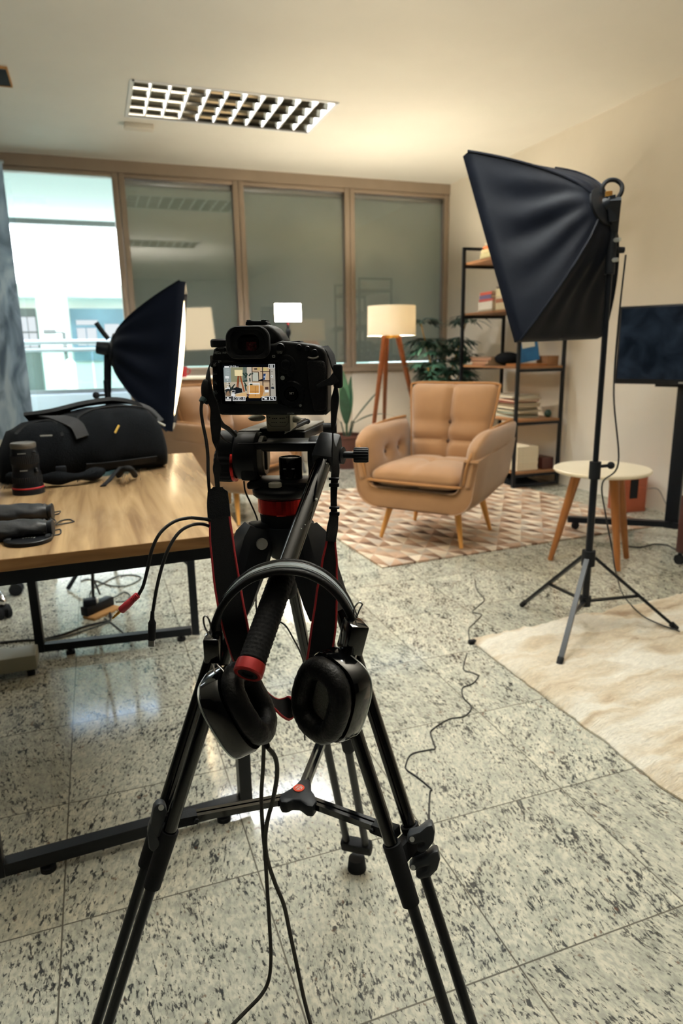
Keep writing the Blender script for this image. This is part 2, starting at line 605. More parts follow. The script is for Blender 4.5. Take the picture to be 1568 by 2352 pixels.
def granite():
    m, nt, b, out = new_mat('granite')
    N, L = nt.nodes, nt.links

    def math_(op, a, c=None, cl=False):
        n = N.new('ShaderNodeMath')
        n.operation = op
        n.use_clamp = cl
        for i, x in enumerate((a, c)):
            if x is None:
                continue
            if isinstance(x, (int, float)):
                n.inputs[i].default_value = x
            else:
                L.new(x, n.inputs[i])
        return n.outputs[0]

    def maprange(x, a, c, d=0.0, e=1.0):
        n = N.new('ShaderNodeMapRange')
        n.inputs['From Min'].default_value = a
        n.inputs['From Max'].default_value = c
        n.inputs['To Min'].default_value = d
        n.inputs['To Max'].default_value = e
        L.new(x, n.inputs['Value'])
        return n.outputs['Result']

    def mixc(f, a, c):
        n = N.new('ShaderNodeMix')
        n.data_type = 'RGBA'
        for k, x in ((0, f), (6, a), (7, c)):
            if isinstance(x, (int, float)):
                n.inputs[k].default_value = x
            elif isinstance(x, tuple):
                n.inputs[k].default_value = x
            else:
                L.new(x, n.inputs[k])
        return n.outputs[2]

    tc = N.new('ShaderNodeTexCoord')
    sp = N.new('ShaderNodeSeparateXYZ')
    L.new(tc.outputs['Object'], sp.inputs[0])
    ux = math_('DIVIDE', math_('SUBTRACT', sp.outputs['X'], 0.2366), 0.402)
    uy = math_('DIVIDE', math_('SUBTRACT', sp.outputs['Y'], 0.8485), 0.4022)
    ix, iy = math_('FLOOR', ux), math_('FLOOR', uy)
    fx, fy = math_('SUBTRACT', ux, ix), math_('SUBTRACT', uy, iy)
    ex = math_('MINIMUM', fx, math_('SUBTRACT', 1.0, fx))
    ey = math_('MINIMUM', fy, math_('SUBTRACT', 1.0, fy))
    e = math_('MINIMUM', ex, ey)
    grout = maprange(e, 0.0026, 0.0056, 1.0, 0.0)
    cid = N.new('ShaderNodeCombineXYZ')
    L.new(ix, cid.inputs[0])
    L.new(iy, cid.inputs[1])
    wn = N.new('ShaderNodeTexWhiteNoise')
    wn.noise_dimensions = '3D'
    L.new(cid.outputs[0], wn.inputs['Vector'])
    off = N.new('ShaderNodeVectorMath')
    off.operation = 'SCALE'
    off.inputs['Scale'].default_value = 37.0
    L.new(wn.outputs['Color'], off.inputs[0])
    rot = N.new('ShaderNodeVectorRotate')
    rot.rotation_type = 'Z_AXIS'
    L.new(tc.outputs['Object'], rot.inputs['Vector'])
    L.new(maprange(wn.outputs['Value'], 0, 1, -0.25, 0.4), rot.inputs['Angle'])
    vec = N.new('ShaderNodeVectorMath')
    vec.operation = 'ADD'
    L.new(rot.outputs[0], vec.inputs[0])
    L.new(off.outputs[0], vec.inputs[1])

    def nz(sc, detail=4, rough=0.6, dist=0.0):
        mp = N.new('ShaderNodeMapping')
        mp.inputs['Scale'].default_value = sc
        L.new(vec.outputs[0], mp.inputs['Vector'])
        n = N.new('ShaderNodeTexNoise')
        n.inputs['Scale'].default_value = 1.0
        n.inputs['Detail'].default_value = detail
        n.inputs['Roughness'].default_value = rough
        n.inputs['Distortion'].default_value = dist
        L.new(mp.outputs[0], n.inputs['Vector'])
        return n.outputs['Fac']
    base = mixc(maprange(nz((26, 16, 1), 4), 0.35, 0.65), rgb(216, 213, 196), rgb(178, 179, 166))
    base = mixc(maprange(nz((120, 60, 1), 3), 0.42, 0.62, 0, 0.6), base, rgb(134, 137, 130))
    cluster = maprange(nz((13, 7, 1), 2), 0.3, 0.7, -0.05, 0.05)
    fl = math_('ADD', nz((150, 54, 1), 6, 0.66, 0.3), cluster)
    base = mixc(maprange(fl, 0.544, 0.606, 0, 0.95), base, rgb(42, 46, 50))
    big = math_('ADD', nz((52, 22, 1), 5, 0.7, 0.4), cluster)
    base = mixc(maprange(big, 0.595, 0.655, 0, 0.95), base, rgb(42, 46, 50))
    base = mixc(maprange(nz((60, 40, 1), 2), 0.67, 0.73, 0, 0.7), base, rgb(96, 62, 40))
    tone = maprange(wn.outputs['Value'], 0, 1, 0.90, 1.06)
    sc_ = N.new('ShaderNodeVectorMath')
    sc_.operation = 'SCALE'
    L.new(base, sc_.inputs[0])
    L.new(tone, sc_.inputs['Scale'])
    col = mixc(grout, sc_.outputs[0], rgb(86, 84, 76))
    L.new(col, b.inputs['Base Color'])
    L.new(maprange(nz((9, 9, 1), 2), 0.3, 0.7, 0.07, 0.12), b.inputs['Roughness'])
    b.inputs['Specular IOR Level'].default_value = 0.75


granite()


def planks(name, c1, c2, rough, axis_scale, spec=0.4):
    m, nt, b, out = new_mat(name)
    N, L = nt.nodes, nt.links
    tc = N.new('ShaderNodeTexCoord')
    mp = N.new('ShaderNodeMapping')
    mp.inputs['Scale'].default_value = axis_scale
    L.new(tc.outputs['Object'], mp.inputs['Vector'])
    n1 = N.new('ShaderNodeTexNoise')
    n1.inputs['Scale'].default_value = 1.0
    n1.inputs['Detail'].default_value = 6
    n1.inputs['Distortion'].default_value = 0.6
    L.new(mp.outputs[0], n1.inputs['Vector'])
    cr = N.new('ShaderNodeValToRGB')
    cr.color_ramp.elements[0].position = 0.32
    cr.color_ramp.elements[0].color = c1
    cr.color_ramp.elements[1].position = 0.68
    cr.color_ramp.elements[1].color = c2
    L.new(n1.outputs['Fac'], cr.inputs['Fac'])
    L.new(cr.outputs['Color'], b.inputs['Base Color'])
    b.inputs['Roughness'].default_value = rough
    b.inputs['Specular IOR Level'].default_value = spec


planks('desk_wood', rgb(128, 100, 70), rgb(188, 158, 118), 0.24, (26, 2.0, 26), 0.5)
planks('desk_edge', rgb(120, 84, 50), rgb(168, 124, 80), 0.45, (3, 30, 30))

# ------------------------------------------------------------------ room shell
H_C = 2.73
XW = 3.58
YB = 6.60
struct('floor', MB().bx(-4.1, XW + 0.1, -3.2, 7.0, -0.1, 0.0), 'granite')
b = MB()
hx0, hx1, hy0, hy1 = 0.385, 1.705, 4.72, 5.39      # recess of the visible luminaire
kx0, kx1, ky0, ky1 = 0.385, 1.705, 1.75, 2.42      # recess of the next luminaire, overhead
for (x0, x1, y0, y1) in ((-4.1, hx0, -3.2, 7.0), (hx1, XW + 0.1, -3.2, 7.0), (hx0, hx1, hy1, 7.0), (hx0, hx1, ky1, hy0), (hx0, hx1, -3.2, ky0)):
    b.bx(x0, x1, y0, y1, H_C, H_C + 0.15)
struct('ceiling', b, 'ceiling_paint', 0)
struct('wall_right', MB().bx(XW, XW + 0.1, -3.2, 7.0, 0, H_C), 'white_paint')
struct('wall_back', MB().bx(-4.1, XW, -3.2, -3.1, 0, H_C), 'dark_wall')
struct('wall_left', MB().bx(-4.1, -4.0, -3.1, 7.0, 0, H_C), 'dark_wall')
b = MB()
b.bx(-4.0, -0.64, YB, YB + 0.12, 0, H_C)
struct('wall_far', b, 'white_paint')
# low spandrel panels below windows 2..4
b = MB()
for x0, x1 in ((0.355, 1.397), (1.403, 2.490), (2.496, XW)):
    b.bx(x0, x1, YB, YB + 0.10, 0, 0.90, 0.003)
struct('wall_spandrel', b, 'sill_panel')
struct('trim_1', MB().bx(-0.64, XW, YB - 0.03, YB + 0.10, 2.635, H_C), 'frame_metal')       # head beam
struct('trim_2', MB().bx(0.355, XW, YB - 0.02, YB + 0.10, 0.90, 0.945), 'frame_metal')      # sill rail
mull = (-0.53, 0.355, 1.40, 2.49, XW - 0.02)


def window(nr, x0, x1, z0, blind):
    fr = MB()
    w = 0.05
    a, c = x0 + 0.002, x1 - 0.002
    fr.bx(a, a + w, YB - 0.02, YB + 0.09, z0, 2.635, 0.004)
    fr.bx(c - w, c, YB - 0.02, YB + 0.09, z0, 2.635, 0.004)
    fr.bx(a + w, c - w, YB - 0.015, YB + 0.085, 2.60, 2.635, 0.004)
    fr.bx(a + w, c - w, YB - 0.015, YB + 0.085, z0, z0 + 0.035, 0.004)
    f = struct('window_%d' % nr, fr, 'frame_metal')
    p = MB().bx(a + w, c - w, YB + 0.030, YB + 0.036, z0 + 0.035, 2.60)
    build('pane', p, 'window_glass', f, 0)
    if blind:
        s = MB()
        z = z0 + 0.045
        while z < 2.555:
            # closed, slightly overlapping slats
            s.add([(a + w, YB + 0.054, z), (c - w, YB + 0.054, z), (c - w, YB + 0.066, z + 0.019), (a + w, YB + 0.066, z + 0.019),
                   (a + w, YB + 0.0545, z), (c - w, YB + 0.0545, z), (c - w, YB + 0.0665, z + 0.019), (a + w, YB + 0.0665, z + 0.019)],
                  [[0, 1, 2, 3], [7, 6, 5, 4], [0, 4, 5, 1], [3, 2, 6, 7]])
            z += 0.017
        build('blind_slats', s, 'slat', f, 0)
        build('blind_headrail', MB().bx(a + w, c - w, YB + 0.045, YB + 0.075, 2.562, 2.598, 0.003), 'alu', f)
    return f


window(1, -0.64, 0.355, 0.02, False)
window(2, 0.355, 1.40, 0.945, True)
window(3, 1.40, 2.49, 0.945, True)
window(4, 2.49, XW, 0.945, True)

# ------------------------------------------------------------------ outside: the atrium
struct('floor_atrium', MB().bx(-6, 8, 7.0, 16.5, -0.1, 0.0), 'atrium_green')
zc = atY(150, 905, 7.8).z
struct('wall_parapet', MB().bx(-4, 5, 7.75, 7.95, 0.0, zc, 0.01), 'atrium_white')
zr = atY(150, 790, 7.85).z
t = thing('atrium_balustrade', (0.0, 7.85, zc), 'glass balustrade with double white handrail on the parapet beyond the clear window', 'railing')
for x0 in (-3.2, -1.6, 0.0, 1.6):
    build('glass_panel', MB().bx(x0 + 0.01, x0 + 1.59, 7.845, 7.857, zc + 0.03, zr - 0.06), 'rail_glass', t, 0)
build('handrail', MB().cyl((-4, 7.85, zr + 0.02), (5, 7.85, zr + 0.02), 0.027), 'atrium_white', t)
build('lower_rail', MB().cyl((-4, 7.85, zr - 0.06), (5, 7.85, zr - 0.06), 0.022), 'atrium_white', t)
build('glass_shoe', MB().bx(-4, 5, 7.82, 7.88, zc, zc + 0.045), 'alu', t)
struct('wall_atrium', MB().bx(-6, 8, 15.0, 15.2, 0, 2.35), 'atrium_white')
struct('ceiling_atrium', MB().bx(-6, 8, 9.2, 15.3, 3.64, 3.8), 'atrium_ceiling')
struct('window_5', MB().bx(-6, 8, 15.12, 15.16, 2.35, 3.64), 'clerestory')
struct('trim_3', MB().bx(-6, 8, 14.4, 15.0, 2.18, 2.42), 'atrium_white')
struct('trim_4', MB().bx(-6, 8, 14.9, 15.1, 3.55, 3.64), 'atrium_dark')
p = atY(88, 740, 13.5).x, atY(158, 740, 13.5).x
struct('column_atrium', MB().bx(p[0], p[1], 13.5, 14.1, 0, 2.3, 0.02), 'atrium_white')
p = atY(40, 740, 14.9).x, atY(84, 740, 14.9).x, atY(162, 740, 14.9).x, atY(285, 740, 14.9).x
z0_, z1_ = atY(60, 800, 14.9).z, atY(60, 708, 14.9).z
b = MB()
b.bx(p[2], p[3] + 2, 14.88, 14.95, 0.98, z1_)
struct('window_6', b, 'atrium_blue')
b = MB()
for k, (u0, u1, v0, v1) in enumerate(((0.1, 0.26, 0.05, 0.5), (0.28, 0.46, 0.05, 0.5), (0.62, 0.9, 0.25, 0.6), (0.1, 0.5, 0.58, 0.7))):
    w_ = p[3] - p[2]
    b.bx(p[2] + w_ * u0, p[2] + w_ * u1, 14.84, 14.88, z0_ + (z1_ - z0_) * v0, z0_ + (z1_ - z0_) * v1)
struct('window_7', b, 'shop_window')
b = MB()
w_ = p[1] - p[0]
for i in range(2):
    for j in range(2):
        b.bx(p[0] + w_ * (0.1 + 0.45 * i), p[0] + w_ * (0.5 + 0.45 * i), 14.84, 14.88, z0_ + (z1_ - z0_) * (0.02 + 0.4 * j), z0_ + (z1_ - z0_) * (0.38 + 0.4 * j))
struct('window_8', b, 'shop_window')
b = MB()
b.bx(p[0] - 0.5, p[1], 14.88, 14.95, 0.2, z1_)
struct('wall_shopfront', b, 'atrium_dark')
# dark lamp post outside, white pylon
x_ = atY(150, 800, 10.5).x
t = thing('street_lamp', (x_, 10.5, 0), 'dark lamp on a thin post standing in the atrium behind the balustrade', 'lamp')
build('post', MB().cyl((x_, 10.5, 0.0), (x_, 10.5, 1.42), 0.025), 'atrium_dark', t)
build('lamp_head', MB().bx(x_ - 0.26, x_ - 0.10, 10.45, 10.55, 1.40, 1.46, 0.01).bx(x_ - 0.11, x_, 10.49, 10.51, 1.41, 1.43), 'atrium_dark', t)
build('collar', MB().cyl((x_, 10.5, 1.15), (x_, 10.5, 1.27), 0.05, 0.02), 'atrium_dark', t)
x0_, x1_ = atY(152, 880, 10.2).x, atY(178, 880, 10.2).x
b = MB()
b.prism([(x0_, 10.2, 0), (x1_, 10.2, 0), (x1_, 10.2, 1.0), (x1_ - 0.05, 10.2, 1.06), (x0_ + 0.05, 10.2, 1.06), (x0_, 10.2, 1.0)], (0, 0.2, 0), 0.01)
tag(build('kiosk', b, 'atrium_white'), 'pale kiosk box behind the glass balustrade', 'kiosk')

wd = bpy.data.worlds.new('sky')
SC.world = wd
wd.use_nodes = True
bg = wd.node_tree.nodes['Background']
sk = wd.node_tree.nodes.new('ShaderNodeTexSky')
sk.sky_type = 'NISHITA'
sk.sun_elevation = math.radians(50)
sk.sun_rotation = math.radians(200)
sk.sun_disc = False
sk.air_density = 1.5
sk.dust_density = 3.0
wd.node_tree.links.new(sk.outputs[0], bg.inputs['Color'])
bg.inputs['Strength'].default_value = 2.0

# ------------------------------------------------------------------ ceiling luminaires


def luminaire(x0, x1, y0, y1, label, glow='tube_glow'):
    cx, cy = (x0 + x1) / 2, (y0 + y1) / 2
    t = thing('ceiling_light', (cx, cy, H_C), label, 'ceiling light', group=None)
    hw, hh = (x1 - x0) / 2, (y1 - y0) / 2
    d = 0.085
    hs = MB()
    hs.bx(-hw, hw, -hh, hh, d, d + 0.004)
    for s in (-1, 1):
        hs.bx(s * hw - 0.002, s * hw + 0.002, -hh, hh, 0, d)
        hs.bx(-hw, hw, s * hh - 0.002, s * hh + 0.002, 0, d)
    build('housing', hs, 'louvre', t, local=True)
    rim = MB()
    for s in (-1, 1):
        rim.bx(s * hw - 0.012, s * hw + 0.012, -hh - 0.012, hh + 0.012, -0.006, 0.001)
        rim.bx(-hw, hw, s * hh - 0.012, s * hh + 0.012, -0.006, 0.001)
    build('rim', rim, 'louvre', t, local=True)
    n = 11
    lv = MB()
    for k in range(n + 1):
        x = -hw + 2 * hw * k / n
        x = min(max(x, -hw + 0.006), hw - 0.006)
        lv.prism([(x - 0.005, -hh, 0.0), (x + 0.005, -hh, 0.0), (x + 0.001, -hh, 0.046), (x - 0.001, -hh, 0.046)], (0, 2 * hh, 0))
    build('louvre_blades', lv, 'louvre', t, 0, local=True)
    rf = MB()
    for k in range(0, 5):
        y = -hh + 2 * hh * k / 4
        y = min(max(y, -hh + 0.027), hh - 0.027)
        sec = [(0.003, 0.001), (0.007, 0.018), (0.014, 0.038), (0.026, 0.058)]
        pts = [(-hw, y + a, z) for a, z in sec] + [(-hw, y - a, z) for a, z in sec[::-1]]
        rf.prism(pts, (2 * hw, 0, 0))
    build('reflector_troughs', rf, 'reflector', t, 30, local=True)
    for k in range(4):
        y = -hh + 2 * hh * (k + 0.5) / 4
        build('fluorescent_tube', MB().cyl((-hw + 0.03, y, 0.070), (hw - 0.03, y, 0.070), 0.013, n=12), glow, t, local=True)
    return t


luminaire(hx0, hx1, hy0, hy1, 'lit louvred fluorescent ceiling light in front of the window wall')
luminaire(kx0, kx1, ky0, ky1, 'lit louvred ceiling light overhead, above the frame', 'tube_glow_near')
# added fill light out of view, aimed up to brighten the ceiling
la = bpy.data.lights.new('bounce_fill', 'AREA')
la.shape = 'RECTANGLE'
la.size, la.size_y = 0.9, 0.6
la.energy = 80
la.color = (1.0, 0.94, 0.83)
lo = bpy.data.objects.new('bounce_fill', la)
COL.objects.link(lo)
lo.location = (0.8, 1.35, 2.0)
lo.rotation_euler = (math.radians(180), 0, 0)
# unseen fill light added under the ceiling at the left to raise brightness
for nm, lx, ly, pw, colr in (('left_fill', -1.95, 4.95, 26, (0.90, 0.98, 1.0)),):
    la = bpy.data.lights.new(nm, 'AREA')
    la.shape = 'RECTANGLE'
    la.size, la.size_y = 1.25, 0.62
    la.energy = pw
    la.color = colr
    lo = bpy.data.objects.new(nm, la)
    COL.objects.link(lo)
    lo.location = (lx, ly, H_C - 0.025)
b = MB().bx(0.372, 0.58, 5.515, 5.60, H_C - 0.035, H_C, 0.008)
t = build('smoke_detector', b, 'white_paint')
tag(t, 'small cream box on the ceiling beside the lit ceiling light', 'detector')
t = thing('ceiling_speaker', (-0.55, 4.87, H_C), 'black square ceiling fitting with tan rim cut by the picture edge', 'ceiling fitting')
build('grille_panel', MB().bx(-0.80, -0.31, 4.735, 5.015, H_C - 0.010, H_C - 0.001, 0.002), 'webbing', t)
rm = MB()
for (x0, x1, y0, y1) in ((-0.81, -0.302, 4.727, 4.735), (-0.81, -0.302, 5.015, 5.023), (-0.81, -0.80, 4.735, 5.015), (-0.31, -0.302, 4.735, 5.015)):
    rm.bx(x0, x1, y0, y1, H_C - 0.014, H_C)
build('rim', rm, 'cardboard', t)
# ------------------------------------------------------------------ rugs


def rug_material():
    m, nt, b, out = new_mat('facet_rug')
    N, L = nt.nodes, nt.links

    def mt(op, a, c=None):
        n = N.new('ShaderNodeMath')
        n.operation = op
        for i, x in enumerate((a, c)):
            if x is None:
                continue
            if isinstance(x, (int, float)):
                n.inputs[i].default_value = x
            else:
                L.new(x, n.inputs[i])
        return n.outputs[0]
    tc = N.new('ShaderNodeTexCoord')
    sp = N.new('ShaderNodeSeparateXYZ')
    L.new(tc.outputs['Object'], sp.inputs[0])
    # rhombus lattice: two slanted coordinates plus a split of every rhombus into facets
    u = mt('DIVIDE', sp.outputs['X'], 0.16)
    v = mt('DIVIDE', sp.outputs['Y'], 0.115)
    a = mt('ADD', u, mt('MULTIPLY', v, 0.5))
    c = mt('SUBTRACT', u, mt('MULTIPLY', v, 0.5))
    fa, fc = mt('FLOOR', a), mt('FLOOR', c)
    ra, rc = mt('FRACT', a), mt('FRACT', c)
    side = mt('GREATER_THAN', ra, rc)
    side2 = mt('GREATER_THAN', mt('ADD', ra, rc), 1.0)
    cb = N.new('ShaderNodeCombineXYZ')
    L.new(fa, cb.inputs[0])
    L.new(fc, cb.inputs[1])
    L.new(mt('ADD', side, mt('MULTIPLY', side2, 2.0)), cb.inputs[2])
    wn = N.new('ShaderNodeTexWhiteNoise')
    L.new(cb.outputs[0], wn.inputs['Vector'])
    grad = mt('MULTIPLY', mt('SUBTRACT', ra, rc), 0.22)
    val = mt('ADD', mt('ADD', mt('MULTIPLY', wn.outputs['Value'], 0.50), mt('MULTIPLY', side2, 0.40)), grad)
    cr = N.new('ShaderNodeValToRGB')
    e = cr.color_ramp.elements
    e[0].position, e[0].color = 0.0, rgb(96, 74, 60)
    e[1].position, e[1].color = 1.0, rgb(224, 214, 198)
    for p, cc in ((0.2, rgb(142, 114, 94)), (0.38, rgb(180, 152, 130)), (0.55, rgb(158, 148, 136)), (0.75, rgb(204, 188, 168))):
        q = e.new(p)
        q.color = cc
    L.new(val, cr.inputs['Fac'])
    n = N.new('ShaderNodeTexNoise')
    n.inputs['Scale'].default_value = 90
    n.inputs['Detail'].default_value = 3
    L.new(tc.outputs['Object'], n.inputs['Vector'])
    mr = N.new('ShaderNodeMapRange')
    mr.inputs['To Min'].default_value = 0.82
    mr.inputs['To Max'].default_value = 1.14
    L.new(n.outputs['Fac'], mr.inputs['Value'])
    sc_ = N.new('ShaderNodeVectorMath')
    sc_.operation = 'SCALE'
    L.new(cr.outputs['Color'], sc_.inputs[0])
    L.new(mr.outputs['Result'], sc_.inputs['Scale'])
    L.new(sc_.outputs[0], b.inputs['Base Color'])
    b.inputs['Roughness'].default_value = 0.9
    b.inputs['Specular IOR Level'].default_value = 0.15
    bp = N.new('ShaderNodeBump')
    bp.inputs['Strength'].default_value = 0.3
    L.new(n.outputs['Fac'], bp.inputs['Height'])
    L.new(bp.outputs[0], b.inputs['Normal'])


rug_material()
simple('rug_backing', rgb(70, 58, 48), 0.9, var=0.1, vscale=40)


def fur_material():
    m, nt, b, out = new_mat('fur')
    N, L = nt.nodes, nt.links
    tc = N.new('ShaderNodeTexCoord')

    def nz(sc, detail, dist=0.0):
        mp = N.new('ShaderNodeMapping')
        mp.inputs['Scale'].default_value = sc
        mp.inputs['Rotation'].default_value = (0, 0, 0.12)
        L.new(tc.outputs['Object'], mp.inputs['Vector'])
        n = N.new('ShaderNodeTexNoise')
        n.inputs['Scale'].default_value = 1.0
        n.inputs['Detail'].default_value = detail
        n.inputs['Distortion'].default_value = dist
        L.new(mp.outputs[0], n.inputs['Vector'])
        return n.outputs['Fac']
    cr = N.new('ShaderNodeValToRGB')
    e = cr.color_ramp.elements
    e[0].position, e[0].color = 0.28, rgb(146, 116, 88)
    e[1].position, e[1].color = 0.60, rgb(238, 232, 218)
    q = e.new(0.44)
    q.color = rgb(214, 199, 174)
    L.new(nz((2.4, 8.5, 1), 6, 0.9), cr.inputs['Fac'])
    mr = N.new('ShaderNodeMapRange')
    mr.inputs['From Min'].default_value = 0.3
    mr.inputs['From Max'].default_value = 0.7
    mr.inputs['To Min'].default_value = 0.80
    mr.inputs['To Max'].default_value = 1.08
    fine = nz((45, 170, 60), 4, 0.8)
    L.new(fine, mr.inputs['Value'])
    sc_ = N.new('ShaderNodeVectorMath')
    sc_.operation = 'SCALE'
    L.new(cr.outputs['Color'], sc_.inputs[0])
    L.new(mr.outputs['Result'], sc_.inputs['Scale'])
    L.new(sc_.outputs[0], b.inputs['Base Color'])
    b.inputs['Roughness'].default_value = 0.95
    b.inputs['Specular IOR Level'].default_value = 0.1
    b.inputs['Sheen Weight'].default_value = 0.2
    bp = N.new('ShaderNodeBump')
    bp.inputs['Strength'].default_value = 0.7
    bp.inputs['Distance'].default_value = 0.01
    L.new(fine, bp.inputs['Height'])
    L.new(bp.outputs[0], b.inputs['Normal'])


fur_material()

# patterned rug: corners on the floor, slight sag at the edge
RC = V((1.323, 3.087, 0))
ux_ = (V((3.30, 3.19, 0)) - RC).normalized()
uy_ = V((-ux_.y, ux_.x, 0))
RW, RD = 1.95, 1.95
mb = MB()
nx, ny = 40, 40


def rug_grid(o, ux, uy, w, d, nx, ny, hf, zb=0.002):
    mb = MB()
    top, bot = [], []
    for j in range(ny + 1):
        for i in range(nx + 1):
            p = o + ux * (w * i / nx) + uy * (d * j / ny)
            z = hf(p, i / nx, j / ny)
            top.append(V((p.x, p.y, z)))
            bot.append(V((p.x, p.y, zb)))
    n = len(top)
    fs = []
    W = nx + 1
    for j in range(ny):
        for i in range(nx):
            a = j * W + i
            fs.append([a, a + 1, a + W + 1, a + W])
            fs.append([n + a, n + a + W, n + a + W + 1, n + a + 1])
    loop = [i for i in range(W)] + [j * W + nx for j in range(1, ny + 1)] + [ny * W + i for i in range(nx - 1, -1, -1)] + [j * W for j in range(ny - 1, 0, -1)]
    for k in range(len(loop)):
        a, c = loop[k], loop[(k + 1) % len(loop)]
        fs.append([a, n + a, n + c, c])
    mb.add(top + bot, fs)
    return mb


mb = rug_grid(RC, ux_, uy_, RW, RD, 60, 60, lambda p, u, v: 0.011 + 0.002 * math.sin(p.x * 9 + p.y * 4))
t = build('patterned_rug', mb, 'facet_rug', smooth=60)
tag(t, 'rug patterned with beige and brown diamonds under the tan armchair by the bookcase', 'rug')

FUR0 = V((1.285, 0.30, 0))


def furh(p, u, v):
    e = min(1.0, min(u, 1 - u, v, 1 - v) / 0.02)
    return 0.008 + e * (0.020 + 0.016 * noise.noise(p * 7) + 0.009 * noise.noise(p * 22) + 0.006 * noise.noise(p * 60))


mb = MB()


def fur_grid(w, d, nx, ny):
    g = rug_grid(FUR0, V((1, 0, 0)), V((0, 1, 0)), w, d, nx, ny, furh)
    # shaggy, slightly wavy outline
    for v in g.v:
        k = noise.noise(V((v.y * 9, 3.1, 0))) * 0.012 + noise.noise(V((v.y * 40, 9.1, 0))) * 0.006
        if v.x < FUR0.x + 0.05:
            v.x += k * 1.0
        if v.y > FUR0.y + d - 0.05:
            v.y += (noise.noise(V((v.x * 9, 5.1, 0))) * 0.02 + 0.06 * (v.x - FUR0.x))
    return g


mb = fur_grid(2.0, 1.83, 150, 150)
t = build('fur_rug', mb, 'fur', smooth=60)
tag(t, 'shaggy cream and brown fur rug under the tripod of the large black softbox', 'rug')

# ------------------------------------------------------------------ padded panels


def pillow(w, h, th, nx=26, ny=26, su=(), sv=(), buttons=(), e=5.0, gd=0.35, back=True, power=0.45):
    """padded cushion in local x (w), y (h), thickness along z; su/sv seams at normalised -1..1, buttons (u,v)"""
    mb = MB()

    def ht(u, v):
        a = max(0.0, (1 - abs(u) ** e)) * max(0.0, (1 - abs(v) ** e))
        z = a ** power
        g = 0.0
        for s in su:
            g = max(g, math.exp(-((u - s) / 0.045) ** 2))
        for s in sv:
            g = max(g, math.exp(-((v - s) / 0.045) ** 2))
        g *= gd
        for (bu, bv) in buttons:
            g = max(g, 0.75 * math.exp(-(((u - bu) * w) ** 2 + ((v - bv) * h) ** 2) / (2 * 0.045 ** 2)))
        return z * (1 - g)
    P, Q = [], []
    W = nx + 1
    for j in range(ny + 1):
        for i in range(nx + 1):
            u = math.sin((2 * i / nx - 1) * PI / 2 * 0.98) / math.sin(PI / 2 * 0.98)
            v = math.sin((2 * j / ny - 1) * PI / 2 * 0.98) / math.sin(PI / 2 * 0.98)
            # rounded outline
            k = 1.0
            if abs(u) > 0.86 and abs(v) > 0.86:
                k = 1 - 0.35 * (abs(u) - 0.86) * (abs(v) - 0.86) / 0.14 ** 2 * 0.14
            z = ht(u, v)
            P.append(V((u * w / 2 * k, v * h / 2 * k, z * th / 2)))
            Q.append(V((u * w / 2 * k, v * h / 2 * k, -(ht(u, v) if back else min(1, z * 1.0)) * th / 2)))
    n = len(P)
    fs = []
    for j in range(ny):
        for i in range(nx):
            a = j * W + i
            fs.append([a, a + 1, a + W + 1, a + W])
            fs.append([n + a, n + a + W, n + a + W + 1, n + a + 1])
    loop = [i for i in range(W)] + [j * W + nx for j in range(1, ny + 1)] + [ny * W + i for i in range(nx - 1, -1, -1)] + [j * W for j in range(ny - 1, 0, -1)]
    for k in range(len(loop)):
        a, c = loop[k], loop[(k + 1) % len(loop)]
        fs.append([a, n + a, n + c, c])
    mb.add(P + Q, fs)
    return mb


def xf(mb, M):
    mb.v = [M @ v for v in mb.v]
    return mb


